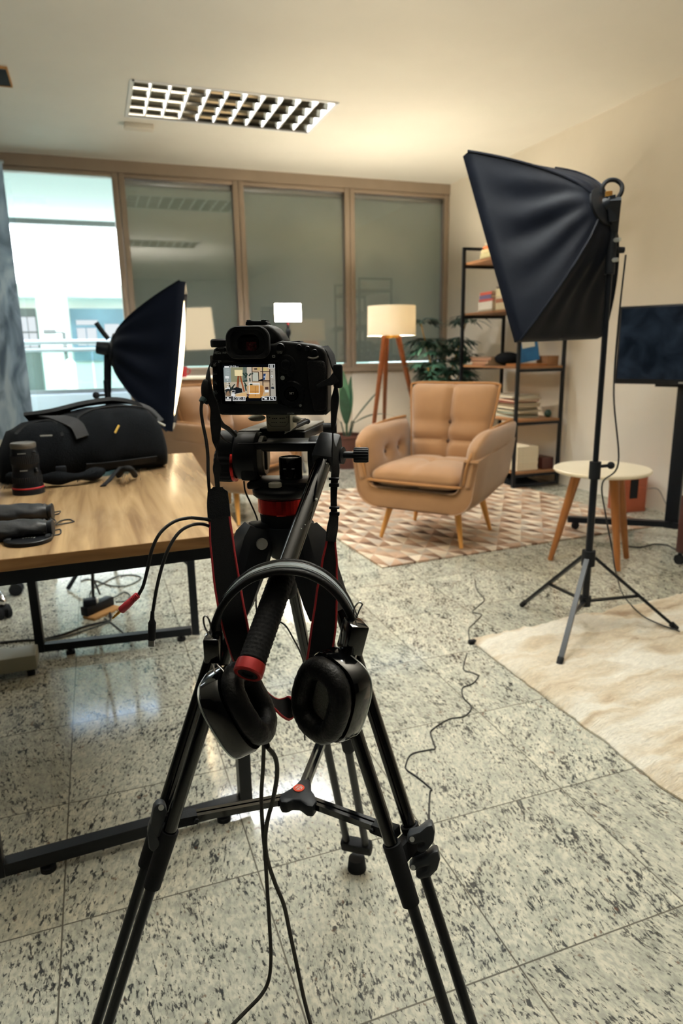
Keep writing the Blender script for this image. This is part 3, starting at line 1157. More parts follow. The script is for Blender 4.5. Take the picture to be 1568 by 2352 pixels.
def make_armchair(label, loc, rz):
    t = thing('tub_armchair', loc, label, 'armchair', rz)
    # outer tub: U section lofted from front to back
    def usec(y, k, zt):
        zl = 0.215 + 0.06 * max(0.0, (y + 0.15) / 0.46) ** 1.5
        """closed U outline at depth y; k widens, zt arm height"""
        wo = 0.365 * k
        out, inn = [], []
        n = 9
        pts = [(-wo - 0.025, zt)]
        for i in range(n + 1):
            a = PI + (PI / 2) * i / n
            pts.append((-wo + 0.13 + 0.13 * math.cos(a), zl + 0.13 + 0.13 * math.sin(a)))
        for i in range(n + 1):
            a = 1.5 * PI + (PI / 2) * i / n
            pts.append((wo - 0.13 + 0.13 * math.cos(a), zl + 0.13 + 0.13 * math.sin(a)))
        pts.append((wo + 0.025, zt))
        wi = wo - 0.075
        pts.append((wi + 0.02, zt))
        for i in range(n + 1):
            a = 2 * PI - (PI / 2) * i / n
            pts.append((wi - 0.06 + 0.06 * math.cos(a), 0.33 + 0.06 + 0.06 * math.sin(a)))
        for i in range(n + 1):
            a = 1.5 * PI - (PI / 2) * i / n
            pts.append((-wi + 0.06 + 0.06 * math.cos(a), 0.33 + 0.06 + 0.06 * math.sin(a)))
        pts.append((-wi - 0.02, zt))
        return [V((x, y, z)) for x, z in pts]
    rings = []
    for (y, k, zt) in ((-0.335, 0.965, 0.500), (-0.352, 0.985, 0.515), (-0.345, 1.0, 0.528), (-0.2, 1.0, 0.540), (0.0, 1.0, 0.552), (0.2, 0.985, 0.565), (0.31, 0.95, 0.575)):
        rings.append(usec(y, k, zt))
    sh = MB().loft(rings)
    # rounded back wall joining both sides
    bk = []
    for (x, zt) in ((-0.345, 0.575), (-0.25, 0.60), (0.0, 0.62), (0.25, 0.60), (0.345, 0.575)):
        yb = 0.345 - 0.035 * (abs(x) / 0.345) ** 3
        bk.append([V((x * 0.9, 0.22, 0.285)), V((x * 0.92, yb - 0.03, 0.29)), V((x, yb + 0.005, 0.40)), V((x, yb + 0.02, zt)), V((x, 0.27, zt)), V((x, 0.22, 0.5))])
    sh.loft(bk)
    build('shell', sh, 'armchair_cloth', t, 50, local=True)
    # padded arms with a rolled top
    for s in (-1, 1):
        ar = pillow(0.64, 0.31, 0.155, 32, 20, sv=(-0.05,), buttons=((-0.25, -0.05), (0.3, -0.05)), gd=0.25)
        # local x -> depth y, local y -> height z, local z -> inward
        for v in ar.v:
            if v.z < 0:
                v.z *= 0.35
            fz = max(0.0, (-v.x - 0.12) / 0.20)
            if v.y > 0:
                v.y -= 0.075 * fz * fz * (v.y / 0.155)
        M = Matrix.Translation(V((s * 0.352, -0.025, 0.515))) @ Matrix(((0, -s * -0.14, -s * 1.0, 0), (1, 0, 0, 0), (0.03, 1, 0, 0), (0, 0, 0, 1)))
        xf(ar, M)
        a = build('arm_cushion', ar, 'armchair_cloth', t, 60, local=True)
        pp = [V((s * 0.30, -0.335, 0.39)), V((s * 0.318, -0.345, 0.48)), V((s * 0.338, -0.342, 0.545)), V((s * 0.352, -0.30, 0.592)), V((s * 0.358, -0.20, 0.638)), V((s * 0.36, -0.08, 0.664)), V((s * 0.358, 0.1, 0.676)), V((s * 0.35, 0.27, 0.680))]
        build('arm_piping', MB().tube(smooth_path(pp, 6), 0.009, 8), 'armchair_piping', a, local=True)
        bt = MB()
        for yy in (-0.10, 0.065):
            bt.ball((s * 0.288, yy - 0.025, 0.507), 0.012, (0.6, 1, 1), n=10)
        build('button', bt, 'button_dark', a, local=True)
    st = pillow(0.54, 0.56, 0.15, 28, 28, su=(0,), sv=(0.1,), buttons=((0, 0.1),), gd=0.18)
    xf(st, Matrix.Translation(V((0, -0.075, 0.395))))
    s_ = build('seat', st, 'armchair_cloth', t, 60, local=True)
    pp = [V((-0.275, 0.1, 0.385)), V((-0.275, -0.28, 0.375)), V((-0.24, -0.35, 0.372)), V((0.24, -0.35, 0.372)), V((0.275, -0.28, 0.375)), V((0.275, 0.1, 0.385))]
    build('piping', MB().tube(smooth_path(pp, 6), 0.008, 8), 'armchair_piping', s_, local=True)
    bc = pillow(0.58, 0.50, 0.17, 32, 30, su=(0.0,), sv=(0.05, -0.42), buttons=((0, 0.05), (0, -0.42)), gd=0.36)
    for v in bc.v:   # narrower towards the seat, gently cupped
        k = 0.80 + 0.20 * (v.y / 0.5 + 0.5)
        v.x *= k
        v.z += 0.20 * v.x * v.x
    M = Matrix.Translation(V((0, 0.215, 0.645))) @ Matrix.Rotation(math.radians(90 - 13), 4, 'X')
    xf(bc, M)
    k_ = build('back_cushion', bc, 'armchair_cloth', t, 60, local=True)
    bt = MB()
    for vv in (0.05, -0.42):
        bt.ball(M @ V((0, vv * 0.25, 0.04)), 0.012, (1, 0.6, 1), n=10)
    build('button', bt, 'button_dark', k_, local=True)
    pp = [M @ V((x, y, 0.02 + 0.2 * x * x)) for x, y in ((-0.235, -0.24), (-0.262, 0.0), (-0.285, 0.20), (-0.26, 0.248), (0, 0.252), (0.26, 0.248), (0.285, 0.20), (0.262, 0.0), (0.235, -0.24))]
    build('piping', MB().tube(smooth_path(pp, 5), 0.008, 8), 'armchair_piping', k_, local=True)
    for (sx, sy) in ((-1, -1), (1, -1), (1, 1), (-1, 1)):
        lg = MB().tube([V((sx * 0.205, sy * 0.185, 0.235)), V((sx * 0.258, sy * 0.235, 0.002))], [0.022, 0.011], 14)
        build('leg', lg, 'beech', t, local=True)
    return t


CH = V((1.883, 3.547, 0.0145))
ch = make_armchair('tan tufted armchair on four slim beech legs on the patterned rug', CH, math.radians(-51.7))
dup(ch, (0.84, 4.62, 0.0), math.radians(42), 'second tan armchair half hidden behind the tripod, near the windows')

# ------------------------------------------------------------------ tripod floor lamp
LP = atD(899, 800, 5.75)
lt = LP.copy()
lt.z = 0
t = thing('floor_lamp', lt, 'lit floor lamp with cream drum shade on three reddish wooden legs', 'floor lamp')
zt, zb = atY(899, 703, LP.y).z, atY(899, 771, LP.y).z
rs = 0.5 * (atY(950, 735, LP.y) - atY(848, 735, LP.y)).length


def lamp_shade_material():
    m, nt, b, out = new_mat('lamp_shade')
    b.inputs['Base Color'].default_value = rgb(250, 242, 224)
    b.inputs['Roughness'].default_value = 0.8
    tr = nt.nodes.new('ShaderNodeBsdfTranslucent')
    tr.inputs['Color'].default_value = rgb(254, 247, 232)
    w = nt.nodes.new('ShaderNodeTexWave')
    w.inputs['Scale'].default_value = 160
    bp = nt.nodes.new('ShaderNodeBump')
    bp.inputs['Strength'].default_value = 0.06
    nt.links.new(w.outputs['Fac'], bp.inputs['Height'])
    nt.links.new(bp.outputs[0], b.inputs['Normal'])
    mx = nt.nodes.new('ShaderNodeMixShader')
    mx.inputs['Fac'].default_value = 0.5
    nt.links.new(b.outputs[0], mx.inputs[1])
    nt.links.new(tr.outputs[0], mx.inputs[2])
    nt.links.new(mx.outputs[0], out.inputs['Surface'])


lamp_shade_material()
o2 = V((lt.x, lt.y, 0))
build('lamp_shade', MB().lathe([(rs, zb), (rs * 0.985, zt), (rs * 0.975, zt), (rs * 0.99, zb)], o2, n=48, cap=False), 'lamp_shade', t)
emitter('bulb_glow', (1.0, 0.88, 0.66, 1), 1100.0)
build('bulb', MB().ball((lt.x, lt.y, (zt + zb) / 2), 0.045, n=16), 'bulb_glow', t)
build('shade_holder', MB().cyl((lt.x, lt.y, zb - 0.01), (lt.x, lt.y, (zt + zb) / 2 - 0.04), 0.018, n=12).cyl((lt.x, lt.y, zb - 0.02), (lt.x, lt.y, zb + 0.005), 0.06, n=20), 'brass', t)
for (pt, pb) in (((884, 771), (847, 1065)), ((893, 771), (880, 1035)), ((912, 771), (977, 1050))):
    a = atY(pt[0], pt[1], LP.y)
    f = atZ(pb[0], pb[1], 0.0)
    if pt[0] == 893:
        a = a + V((0.0, 0.05, 0))
    build('leg', MB().tube([a + V((0, 0, 0.02)), f + V((0, 0, 0.004))], [0.024, 0.017], 10), 'walnut_leg', t)

# ------------------------------------------------------------------ bookcase along the wall
t = thing('bookcase', (3.30, 4.96, 0), 'open bookcase of black square tube with brown boards against the cream wall', 'bookcase')
X0, X1, Y0, Y1 = 3.085, 3.505, 4.525, 5.395
ZS = (0.139, 0.557, 0.971, 1.411, 1.829)
for yy in (Y0, Y1):
    fb = MB()
    for xx in (X0, X1):
        fb.bx(xx - 0.012, xx + 0.012, yy - 0.012, yy + 0.012, 0.0145, 1.955)
    for z in (0.0275,) + tuple(z - 0.032 for z in ZS) + (1.943,):
        fb.bx(X0 + 0.012, X1 - 0.012, yy - 0.011, yy + 0.011, z - 0.012, z + 0.012)
    build('end_frame', fb, 'black_metal', t, 0)
for z in ZS:
    build('shelf_board', MB().bx(X0 + 0.014, X1 - 0.014, Y0 - 0.01, Y1 + 0.01, z - 0.019, z, 0.002), 'shelf_wood', t)

BOOKC = {}


def book(w, d, h, col, pos, rz=0.0, tilt=0.0, label='', group=None, name='book', axis='flat'):
    """closed book: cover boards and spine, inset page block. w: along spine, d: depth, h: thickness"""
    key = tuple(col)
    if key not in BOOKC:
        BOOKC[key] = 'cover_%d' % len(BOOKC)
        simple(BOOKC[key], rgb(*col), 0.5, var=0.06, vscale=20)
    t = thing(name, pos, label, 'book', 0, group)
    R = Matrix.Rotation(rz, 4, 'Z') @ Matrix.Rotation(tilt, 4, 'Y')
    c = MB()
    th = min(0.003, h * 0.2)
    c.bx(-w / 2, w / 2, -d / 2, d / 2, 0, th)
    c.bx(-w / 2, w / 2, -d / 2, d / 2, h - th, h)
    c.bx(-w / 2, w / 2, -d / 2, -d / 2 + th, th, h - th)
    build('cover', xf(c, R), BOOKC[key], t, 0, local=True)
    p = MB().bx(-w / 2 + 0.003, w / 2 - 0.003, -d / 2 + th, d / 2 - 0.004, th, h - th)
    build('page_block', xf(p, R), 'paper', t, 0, local=True)
    return t


# books lie with spines towards the room (-x): spine normal -y in book space, so rz = -90 deg
RZ = -PI / 2
z = ZS[3] + 0.0008
yA = 5.10
g = 'books stacked on the second shelf'
for k, (h, c, lb) in enumerate(((0.016, (160, 150, 130), 'thin beige book, lowest of the stack beside the far bookcase frame'),
                                (0.062, (216, 212, 200), 'thick white book under the red and blue books'),
                                (0.020, (172, 62, 52), 'lower red book resting on the thick white book'),
                                (0.030, (92, 86, 132), 'violet blue book between two red books'),
                                (0.024, (196, 84, 60), 'orange red book on top of the blue book'))):
    book(0.235 - 0.012 * k, 0.19, h, c, (3.225, yA + 0.006 * (k % 2), z), RZ + 0.05 * (k % 3 - 1), 0, lb, g)
    z += h + 0.001
z = ZS[3] + 0.0008
yB = 4.83
for k, (h, c, lb) in enumerate(((0.055, (206, 194, 160), 'cream book at the base of the taller stack beside the softbox edge'),
                                (0.030, (150, 92, 58), 'brown book above the cream base book of the taller stack'),
                                (0.016, (210, 196, 166), 'thin pale book in the middle of the taller stack'),
                                (0.060, (214, 202, 160), 'thick straw coloured book near the top of the taller stack'),
                                (0.016, (86, 66, 52), 'dark brown book topping the taller stack'))):
    book(0.20, 0.20, h, c, (3.22, yB, z), RZ + 0.06 * (k % 2), 0, lb, g)
    z += h + 0.001
b = MB().prism([(3.20, 4.78, z), (3.24, 4.78, z), (3.235, 4.78, z + 0.16), (3.205, 4.78, z + 0.16)], (0, 0.03, 0), 0.004)
tag(build('wooden_figure', b, 'dark_wood'), 'slim dark wooden figure standing on the taller book stack', 'figurine')
# top shelf: leaning stack
z = ZS[4] + 0.0008
g = 'books on the top shelf'
for k, (h, c, lb, tl) in enumerate(((0.045, (176, 170, 132), 'olive beige book lying at the bottom on the top shelf', 0.0),
                                    (0.022, (202, 190, 150), 'straw book lying askew on the top shelf', 0.02),
                                    (0.018, (206, 118, 72), 'orange book second from the top of the top shelf pile', 0.02),
                                    (0.024, (190, 182, 158), 'pale grey beige book topping the top shelf pile', 0.02))):
    book(0.30, 0.21, h, c, (3.22, 5.03 - 0.03 * k, z), RZ + 0.12 * k, 0, lb, g)
    z += h + 0.002
# third shelf: magazines, black bag, blue book, board
z = ZS[2] + 0.0008
g = 'magazines on the third shelf'
for k in range(5):
    c = ((150, 100, 76), (186, 150, 118), (128, 84, 66), (170, 128, 98), (140, 108, 86))[k]
    lb = ('rust brown magazine at the bottom of the third shelf pile', 'light tan magazine, second lowest of the third shelf pile', 'dark brown magazine in the middle of the third shelf pile',
          'tan magazine, second from the top of the third shelf pile', 'grey brown magazine topping the third shelf pile')[k]
    book(0.28, 0.21, 0.013, c, (3.21, 5.13 - 0.02 * (k % 2), z), RZ + 0.07 * (k - 2), 0, lb, g, 'magazine')
    z += 0.014
z = ZS[2] + 0.0008
bag = MB().ball((3.21, 4.865, z + 0.055), 0.09, (1.0, 1.45, 0.6), n=20)
for v in bag.v:
    v.z = max(v.z, z + 0.001)
t = build('camera_pouch', bag, 'bag_cloth', smooth=60)
tag(t, 'small black soft bag on the third shelf in front of the blue book', 'bag')
simple('blue_cover', rgb(38, 104, 160), 0.4, var=0.25, vscale=14)
bk = thing('book', (3.29, 4.66, z + 0.019), 'blue covered book standing upright on the third shelf', 'book')
Rm = Matrix.Rotation(math.radians(-12), 4, 'X')
# standing book, cover towards the room and camera
c = MB().box((0, 0.0, 0.10), (0.15, 0.004, 0.20)).box((0, 0.028, 0.10), (0.15, 0.004, 0.20)).box((-0.074, 0.014, 0.10), (0.003, 0.028, 0.20))
Rb = Matrix.Rotation(math.radians(-20), 4, 'Z') @ Matrix.Rotation(math.radians(-10), 4, 'Y')
xf(c, Matrix.Translation((0, 0, 0.014)) @ Rb)
build('cover', c, 'blue_cover', bk, 0, local=True)
pb = MB().box((0.002, 0.014, 0.10), (0.143, 0.023, 0.192))
xf(pb, Matrix.Translation((0, 0, 0.014)) @ Rb)
build('page_block', pb, 'paper', bk, 0, local=True)
lbm = MB().box((0.0, -0.003, 0.135), (0.10, 0.002, 0.05))
xf(lbm, Matrix.Translation((0, 0, 0.014)) @ Rb)
build('title_patch', lbm, 'plastic_white', bk, 0, local=True)
b = MB().bx(3.375, 3.485, 4.56, 4.70, z, z + 0.075, 0.003)
tag(build('wooden_box', b, 'shelf_wood'), 'brown wooden box at the wall end of the third shelf', 'box')
b = MB().bx(3.101, 3.36, 4.54, 4.72, z, z + 0.018, 0.002)
tag(build('tray', b, 'oak_leg'), 'flat orange brown tray on the near edge of the third shelf', 'tray')
for o in list(bpy.data.objects):
    pass
# fourth shelf: pile of magazines
z = ZS[1] + 0.0008
g = 'magazines piled on the fourth shelf'
cols = ((170, 176, 166), (150, 148, 132), (120, 130, 118), (176, 170, 150), (96, 88, 78), (190, 186, 166), (130, 110, 90), (160, 150, 124), (112, 58, 48), (150, 74, 62), (176, 170, 156), (198, 196, 184), (150, 140, 124))
names = ('pale grey', 'stone', 'sage', 'sand', 'dark taupe', 'ivory', 'brown', 'khaki', 'dark maroon', 'brick red', 'grey beige', 'off-white', 'drab')
for k, c in enumerate(cols):
    h = 0.010 + 0.006 * ((k * 7) % 4) / 3
    if k == 0:
        pos = 'lowest of the pile on the fourth shelf'
    elif k == len(cols) - 1:
        pos = 'topmost of the pile on the fourth shelf'
    else:
        pos = 'on the %s one in the fourth shelf pile' % names[k - 1]
    book(0.30 - 0.03 * ((k * 5) % 3) / 2, 0.225, h, c, (3.28 + 0.012 * math.sin(k * 2.1), 4.80 + 0.02 * math.sin(k * 1.7), z), RZ + 0.10 * math.sin(k * 2.7) + (PI if k % 2 else 0), 0,
         '%s magazine, %s' % (names[k], pos), g, 'magazine')
    z += h + 0.0015
b = MB().ball((3.44, 4.60, ZS[1] + 0.031), 0.03, (1, 1, 1.0), n=12)
tag(build('green_ornament', b, 'leaf_dark'), 'small dark green ornament beside the magazine pile on the fourth shelf', 'ornament')
# fifth shelf: cream bundle and dark box
z = ZS[0] + 0.0008
g = 'paper reams on the lowest shelf'
for k in range(8):
    nm = ('lowest', 'second lowest', 'third lowest', 'fourth lowest', 'fourth from the top', 'third from the top', 'second from the top', 'topmost')[k]
    b = MB().bx(3.14, 3.34, 4.56 + 0.004 * (k % 2), 4.84, z, z + 0.024, 0.002)
    tag(build('paper_ream', b, 'paper', smooth=0), '%s cream paper bundle in the stack on the lowest shelf' % nm, 'paper', g)
    z += 0.0245
b = MB().bx(3.375, 3.485, 4.55, 4.72, ZS[0] + 0.0008, ZS[0] + 0.095, 0.003)
tag(build('dark_box', b, 'dark_wood'), 'dark brown box beside the cream paper stack on the lowest shelf', 'box')
b = MB().prism([(3.12, 4.56, 0.013), (3.40, 4.56, 0.013), (3.38, 4.56, 0.03), (3.24, 4.56, 0.085), (3.16, 4.56, 0.07)], (0, 0.25, 0), 0.006)
tag(build('folded_bag', b, 'bag_cloth'), 'flat black bag lying under the lowest bookcase board', 'bag')

# ------------------------------------------------------------------ round side table
TC = V((2.42, 2.765, 0))
tz = 0.505
t = thing('side_table', TC, 'round cream side table on tapered wooden legs behind the softbox stand', 'side table')
build('table_top', MB().lathe([(0.0, tz - 0.02), (0.232, tz - 0.02), (0.240, tz - 0.012), (0.240, tz - 0.004), (0.236, tz), (0.0, tz)], TC, n=64, cap=False), 'table_white', t)
for (tp, ft) in (((1336, 1075), (1263, 1287)), ((1413, 1075), (1418, 1312)), ((1428, 1080), (1438, 1282))):
    f = atZ(ft[0], ft[1], 0.0)
    d = (f - TC)
    d.z = 0
    tpz = TC + d * 0.52
    tpz.z = tz - 0.02
    build('leg', MB().tube([tpz, f + V((0, 0, 0.002))], [0.026, 0.014], 14), 'oak_leg', t)

# ------------------------------------------------------------------ television on its stand
PB = V((3.355, 3.20, 0))
tl = atD(1424, 706, 3.95)
bl = atD(1410, 881, 3.98)
dv = V((0.02, -0.94, 0)).normalized()
dv = (CR * 0.62 + V((0, -1, 0)) * 0.75)
dv.z = 0
dv.normalize()
TVW = 0.74
up = V((0, 0, 1))
tvh = tl.z - bl.z
o = V((bl.x, bl.y, bl.z))
nf = up.cross(dv)
if nf.dot(EYE - o) < 0:
    nf = -nf
t = thing('television', (o + dv * TVW / 2).xy.to_3d(), 'flat screen TV with painted dark reflections on a black floor stand', 'television')


def slab(o, dv, up, nf, a0, a1, z0, z1, n0, n1, bev=0.0):
    mb = MB()
    pts = [o + dv * a0 + up * z0 + nf * n0, o + dv * a1 + up * z0 + nf * n0, o + dv * a1 + up * z1 + nf * n0, o + dv * a0 + up * z1 + nf * n0]
    mb.prism(pts, nf * (n1 - n0), bev)
    return mb


build('bezel', slab(o, dv, up, nf, 0, TVW, 0, tvh, -0.045, 0.0, 0.004), 'black_satin', t)
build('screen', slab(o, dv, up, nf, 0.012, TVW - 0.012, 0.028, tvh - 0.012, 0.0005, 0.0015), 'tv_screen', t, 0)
build('status_light', slab(o, dv, up, nf, TVW / 2 - 0.02, TVW / 2 + 0.02, 0.006, 0.014, 0.001, 0.003), 'alu', t, 0)
pc = o + dv * (TVW * 0.50) - nf * 0.09
pcb = V((pc.x, pc.y, 0))
build('post', MB().box((pc.x, pc.y, o.z * 0.5 + 0.15), (0.075, 0.05, o.z + 0.2), Matrix.Rotation(math.atan2(dv.y, dv.x), 3, 'Z'), 0.004), 'black_metal', t)
build('bracket', MB().box((pc + nf * 0.03 + up * 0), (0.3, 0.06, 0.03), Matrix.Rotation(math.atan2(dv.y, dv.x), 3, 'Z')).box((pc.x + nf.x * 0.03, pc.y + nf.y * 0.03, o.z + tvh / 2), (0.3, 0.06, 0.2), Matrix.Rotation(math.atan2(dv.y, dv.x), 3, 'Z')), 'black_metal', t)
f1 = atZ(1303, 1192, 0.075)
for (a, c) in ((pcb + V((0, 0, 0.075)), f1), (pcb + V((0, 0, 0.075)), pcb + dv * 0.36 + nf * 0.12 + V((0, 0, 0.075)))):
    build('base_foot', MB().beam(a, c, 0.045, 0.035), 'black_metal', t)
    for q in (0.92,):
        w = a.lerp(c, q)
        build('caster', MB().cyl((w.x, w.y - 0.012, 0.0365), (w.x, w.y + 0.012, 0.0365), 0.022, n=16).cyl((w.x, w.y, 0.045), (w.x, w.y, 0.065), 0.01, n=8), 'black_rubber', t)

# ------------------------------------------------------------------ speaker box and dark cabinet
SP = atZ(1425, 1178, 0.0)
o = V((SP.x, SP.y, 0))
se = atZ(1481, 1174, 0.0)
du = (se - o)
du.z = 0
wsp = du.length
du.normalize()
dn = V((du.y, -du.x, 0))
if dn.dot(EYE - o) < 0:
    dn = -dn
t = thing('wooden_speaker', o + du * wsp / 2 - dn * 0.1, 'small reddish wooden speaker cabinet on the floor between side table and TV', 'speaker')
hsp = 0.265
build('cabinet', slab(o, du, V((0, 0, 1)), dn, 0, wsp, 0.0, hsp, -0.16, 0, 0.004), 'speaker_wood', t)
build('port', slab(o, du, V((0, 0, 1)), dn, wsp * 0.30, wsp * 0.62, hsp * 0.36, hsp * 0.86, 0.0005, 0.002), 'black_satin', t, 0)
o = atZ(1555, 1300, 0.0)
b = MB().bx(o.x + 0.04, o.x + 0.4, o.y - 0.02, o.y + 0.06, 0.055, 0.36, 0.004)
t = thing('rolling_cabinet', (o.x + 0.2, o.y + 0.16, 0), 'dark red brown cabinet on casters cut by the picture edge', 'cabinet')
build('body', b, 'dark_wood', t)
for xx, yy in ((o.x + 0.03, o.y + 0.02), (o.x + 0.36, o.y + 0.02)):
    build('caster', MB().cyl((xx - 0.012, yy, 0.026), (xx + 0.012, yy, 0.026), 0.026, n=16).cyl((xx, yy, 0.03), (xx, yy, 0.06), 0.01, n=8), 'black_rubber', t)

# ------------------------------------------------------------------ plants


def leaf_blade(mb, p0, d, L, w, droop, n=7, fold=0.15):
    """arched strap leaf as a solid thin strip"""
    d = V(d).normalized()
    side = d.cross(V((0, 0, 1)))
    if side.length < 0.05:
        side = V((1, 0, 0))
    side.normalize()
    P, W = [], []
    for i in range(n + 1):
        t = i / n
        p = V(p0) + d * (L * t) + V((0, 0, -droop * L * t * t))
        P.append(p)
        W.append(side * (w * (math.sin(PI * min(0.98, t * 0.92 + 0.06)) ** 0.8) + 0.0006))
    mb.ribbon(P, W, 0.0012)


def palm(pos, label, stems, seed, mat_='leaf_dark'):
    rnd = random.Random(seed)
    t = thing('potted_palm', pos, label, 'plant')
    pot = [(0.0, 0.0), (0.115, 0.0), (0.14, 0.22), (0.15, 0.225), (0.15, 0.25), (0.135, 0.25), (0.13, 0.22), (0.0, 0.22)]
    pt = build('pot', MB().lathe(pot, (0, 0, 0), n=28, cap=False), 'terracotta', t, local=True)
    build('soil', MB().lathe([(0.0, 0.215), (0.131, 0.215), (0.0, 0.225)], (0, 0, 0), n=24, cap=False), 'soil', pt, local=True)
    for (dx, dy, H, lean) in stems:
        st = MB()
        P = smooth_path([(dx * 0.05, dy * 0.05, 0.215), (dx * 0.3, dy * 0.3, 0.215 + (H - 0.2) * 0.5), (dx, dy, H)], 6)
        st.tube(P, [0.012 - 0.006 * i / (len(P) - 1) for i in range(len(P))], 8)
        s = build('stem', st, 'cane', t, local=True)
        fo = MB()
        for lv in range(6):
            q = P[int((len(P) - 1) * (0.40 + 0.12 * lv))]
            for k in range(8):
                a = rnd.uniform(0, 2 * PI)
                # small fan of leaflets on a petiole
                pd = V((math.cos(a), math.sin(a), rnd.uniform(0.15, 0.7))).normalized()
                e = q + pd * rnd.uniform(0.05, 0.13)
                if (V(pos) + e).x > 3.04 and (V(pos) + e).y < 5.45:
                    continue
                fo.tube([q, e], [0.003, 0.002], 5)
                for m in range(7):
                    b_ = a + (m - 3) * 0.36
                    ld = V((math.cos(b_), math.sin(b_), rnd.uniform(-0.15, 0.35)))
                    ll, dd_ = rnd.uniform(0.10, 0.17), rnd.uniform(0.2, 0.6)
                    tip = V(pos) + e + ld.normalized() * ll
                    if tip.x > 3.04 and tip.y < 5.45:
                        continue
                    leaf_blade(fo, e, ld, ll, 0.0145, dd_, 5)
        build('foliage', fo, mat_, t, 60, local=True)
    return t


pp_ = atD(1012, 900, 6.3)
palm((pp_.x, pp_.y, 0), 'tall dark green bamboo palm between floor lamp and bookcase', ((-0.20, 0.03, 1.34, 0), (0.22, -0.05, 1.34, 0), (-0.04, 0.05, 1.12, 0), (0.27, 0.02, 1.0, 0), (-0.19, -0.1, 0.95, 0)), 5)
PL = atZ(797, 1072, 0.0)
t = thing('potted_plant', (PL.x, PL.y, 0), 'plant with broad upright leaves in a dark brown pot before the window sill', 'plant')
pot = [(0.0, 0.0), (0.14, 0.0), (0.165, 0.29), (0.175, 0.295), (0.175, 0.32), (0.158, 0.32), (0.15, 0.29), (0.0, 0.29)]
pt = build('pot', MB().lathe(pot, (0, 0, 0), n=28, cap=False), 'terracotta', t, local=True)
build('soil', MB().lathe([(0.0, 0.285), (0.152, 0.285), (0.0, 0.295)], (0, 0, 0), n=24, cap=False), 'soil', pt, local=True)
for (d, L, w, dr, m_) in (((-0.05, 0, 1), 0.50, 0.055, 0.0, 'leaf_green'), ((0.10, 0.02, 1), 0.47, 0.05, 0.05, 'leaf_green'), ((0.62, 0.0, 0.75), 0.50, 0.022, 0.1, 'leaf_dark'),
                          ((0.85, -0.1, 0.55), 0.50, 0.045, 0.45, 'leaf_dark'), ((-0.6, 0.1, 0.8), 0.5, 0.045, 0.3, 'leaf_dark'), ((-0.15, -0.25, 0.9), 0.45, 0.05, 0.15, 'leaf_green'), ((0.2, 0.3, 0.9), 0.45, 0.04, 0.1, 'leaf_green')):
    lf = MB()
    q = V((d[0] * 0.03, d[1] * 0.03, 0.285))
    mid = q + V((d[0] * 0.06, d[1] * 0.06, 0.16))
    lf.tube([q, mid], [0.009, 0.006], 7)
    leaf_blade(lf, mid - V((0, 0, 0.02)), d, L, w, dr, 10)
    build('leaf', lf, m_, t, 60, local=True)

# ------------------------------------------------------------------ photo lights


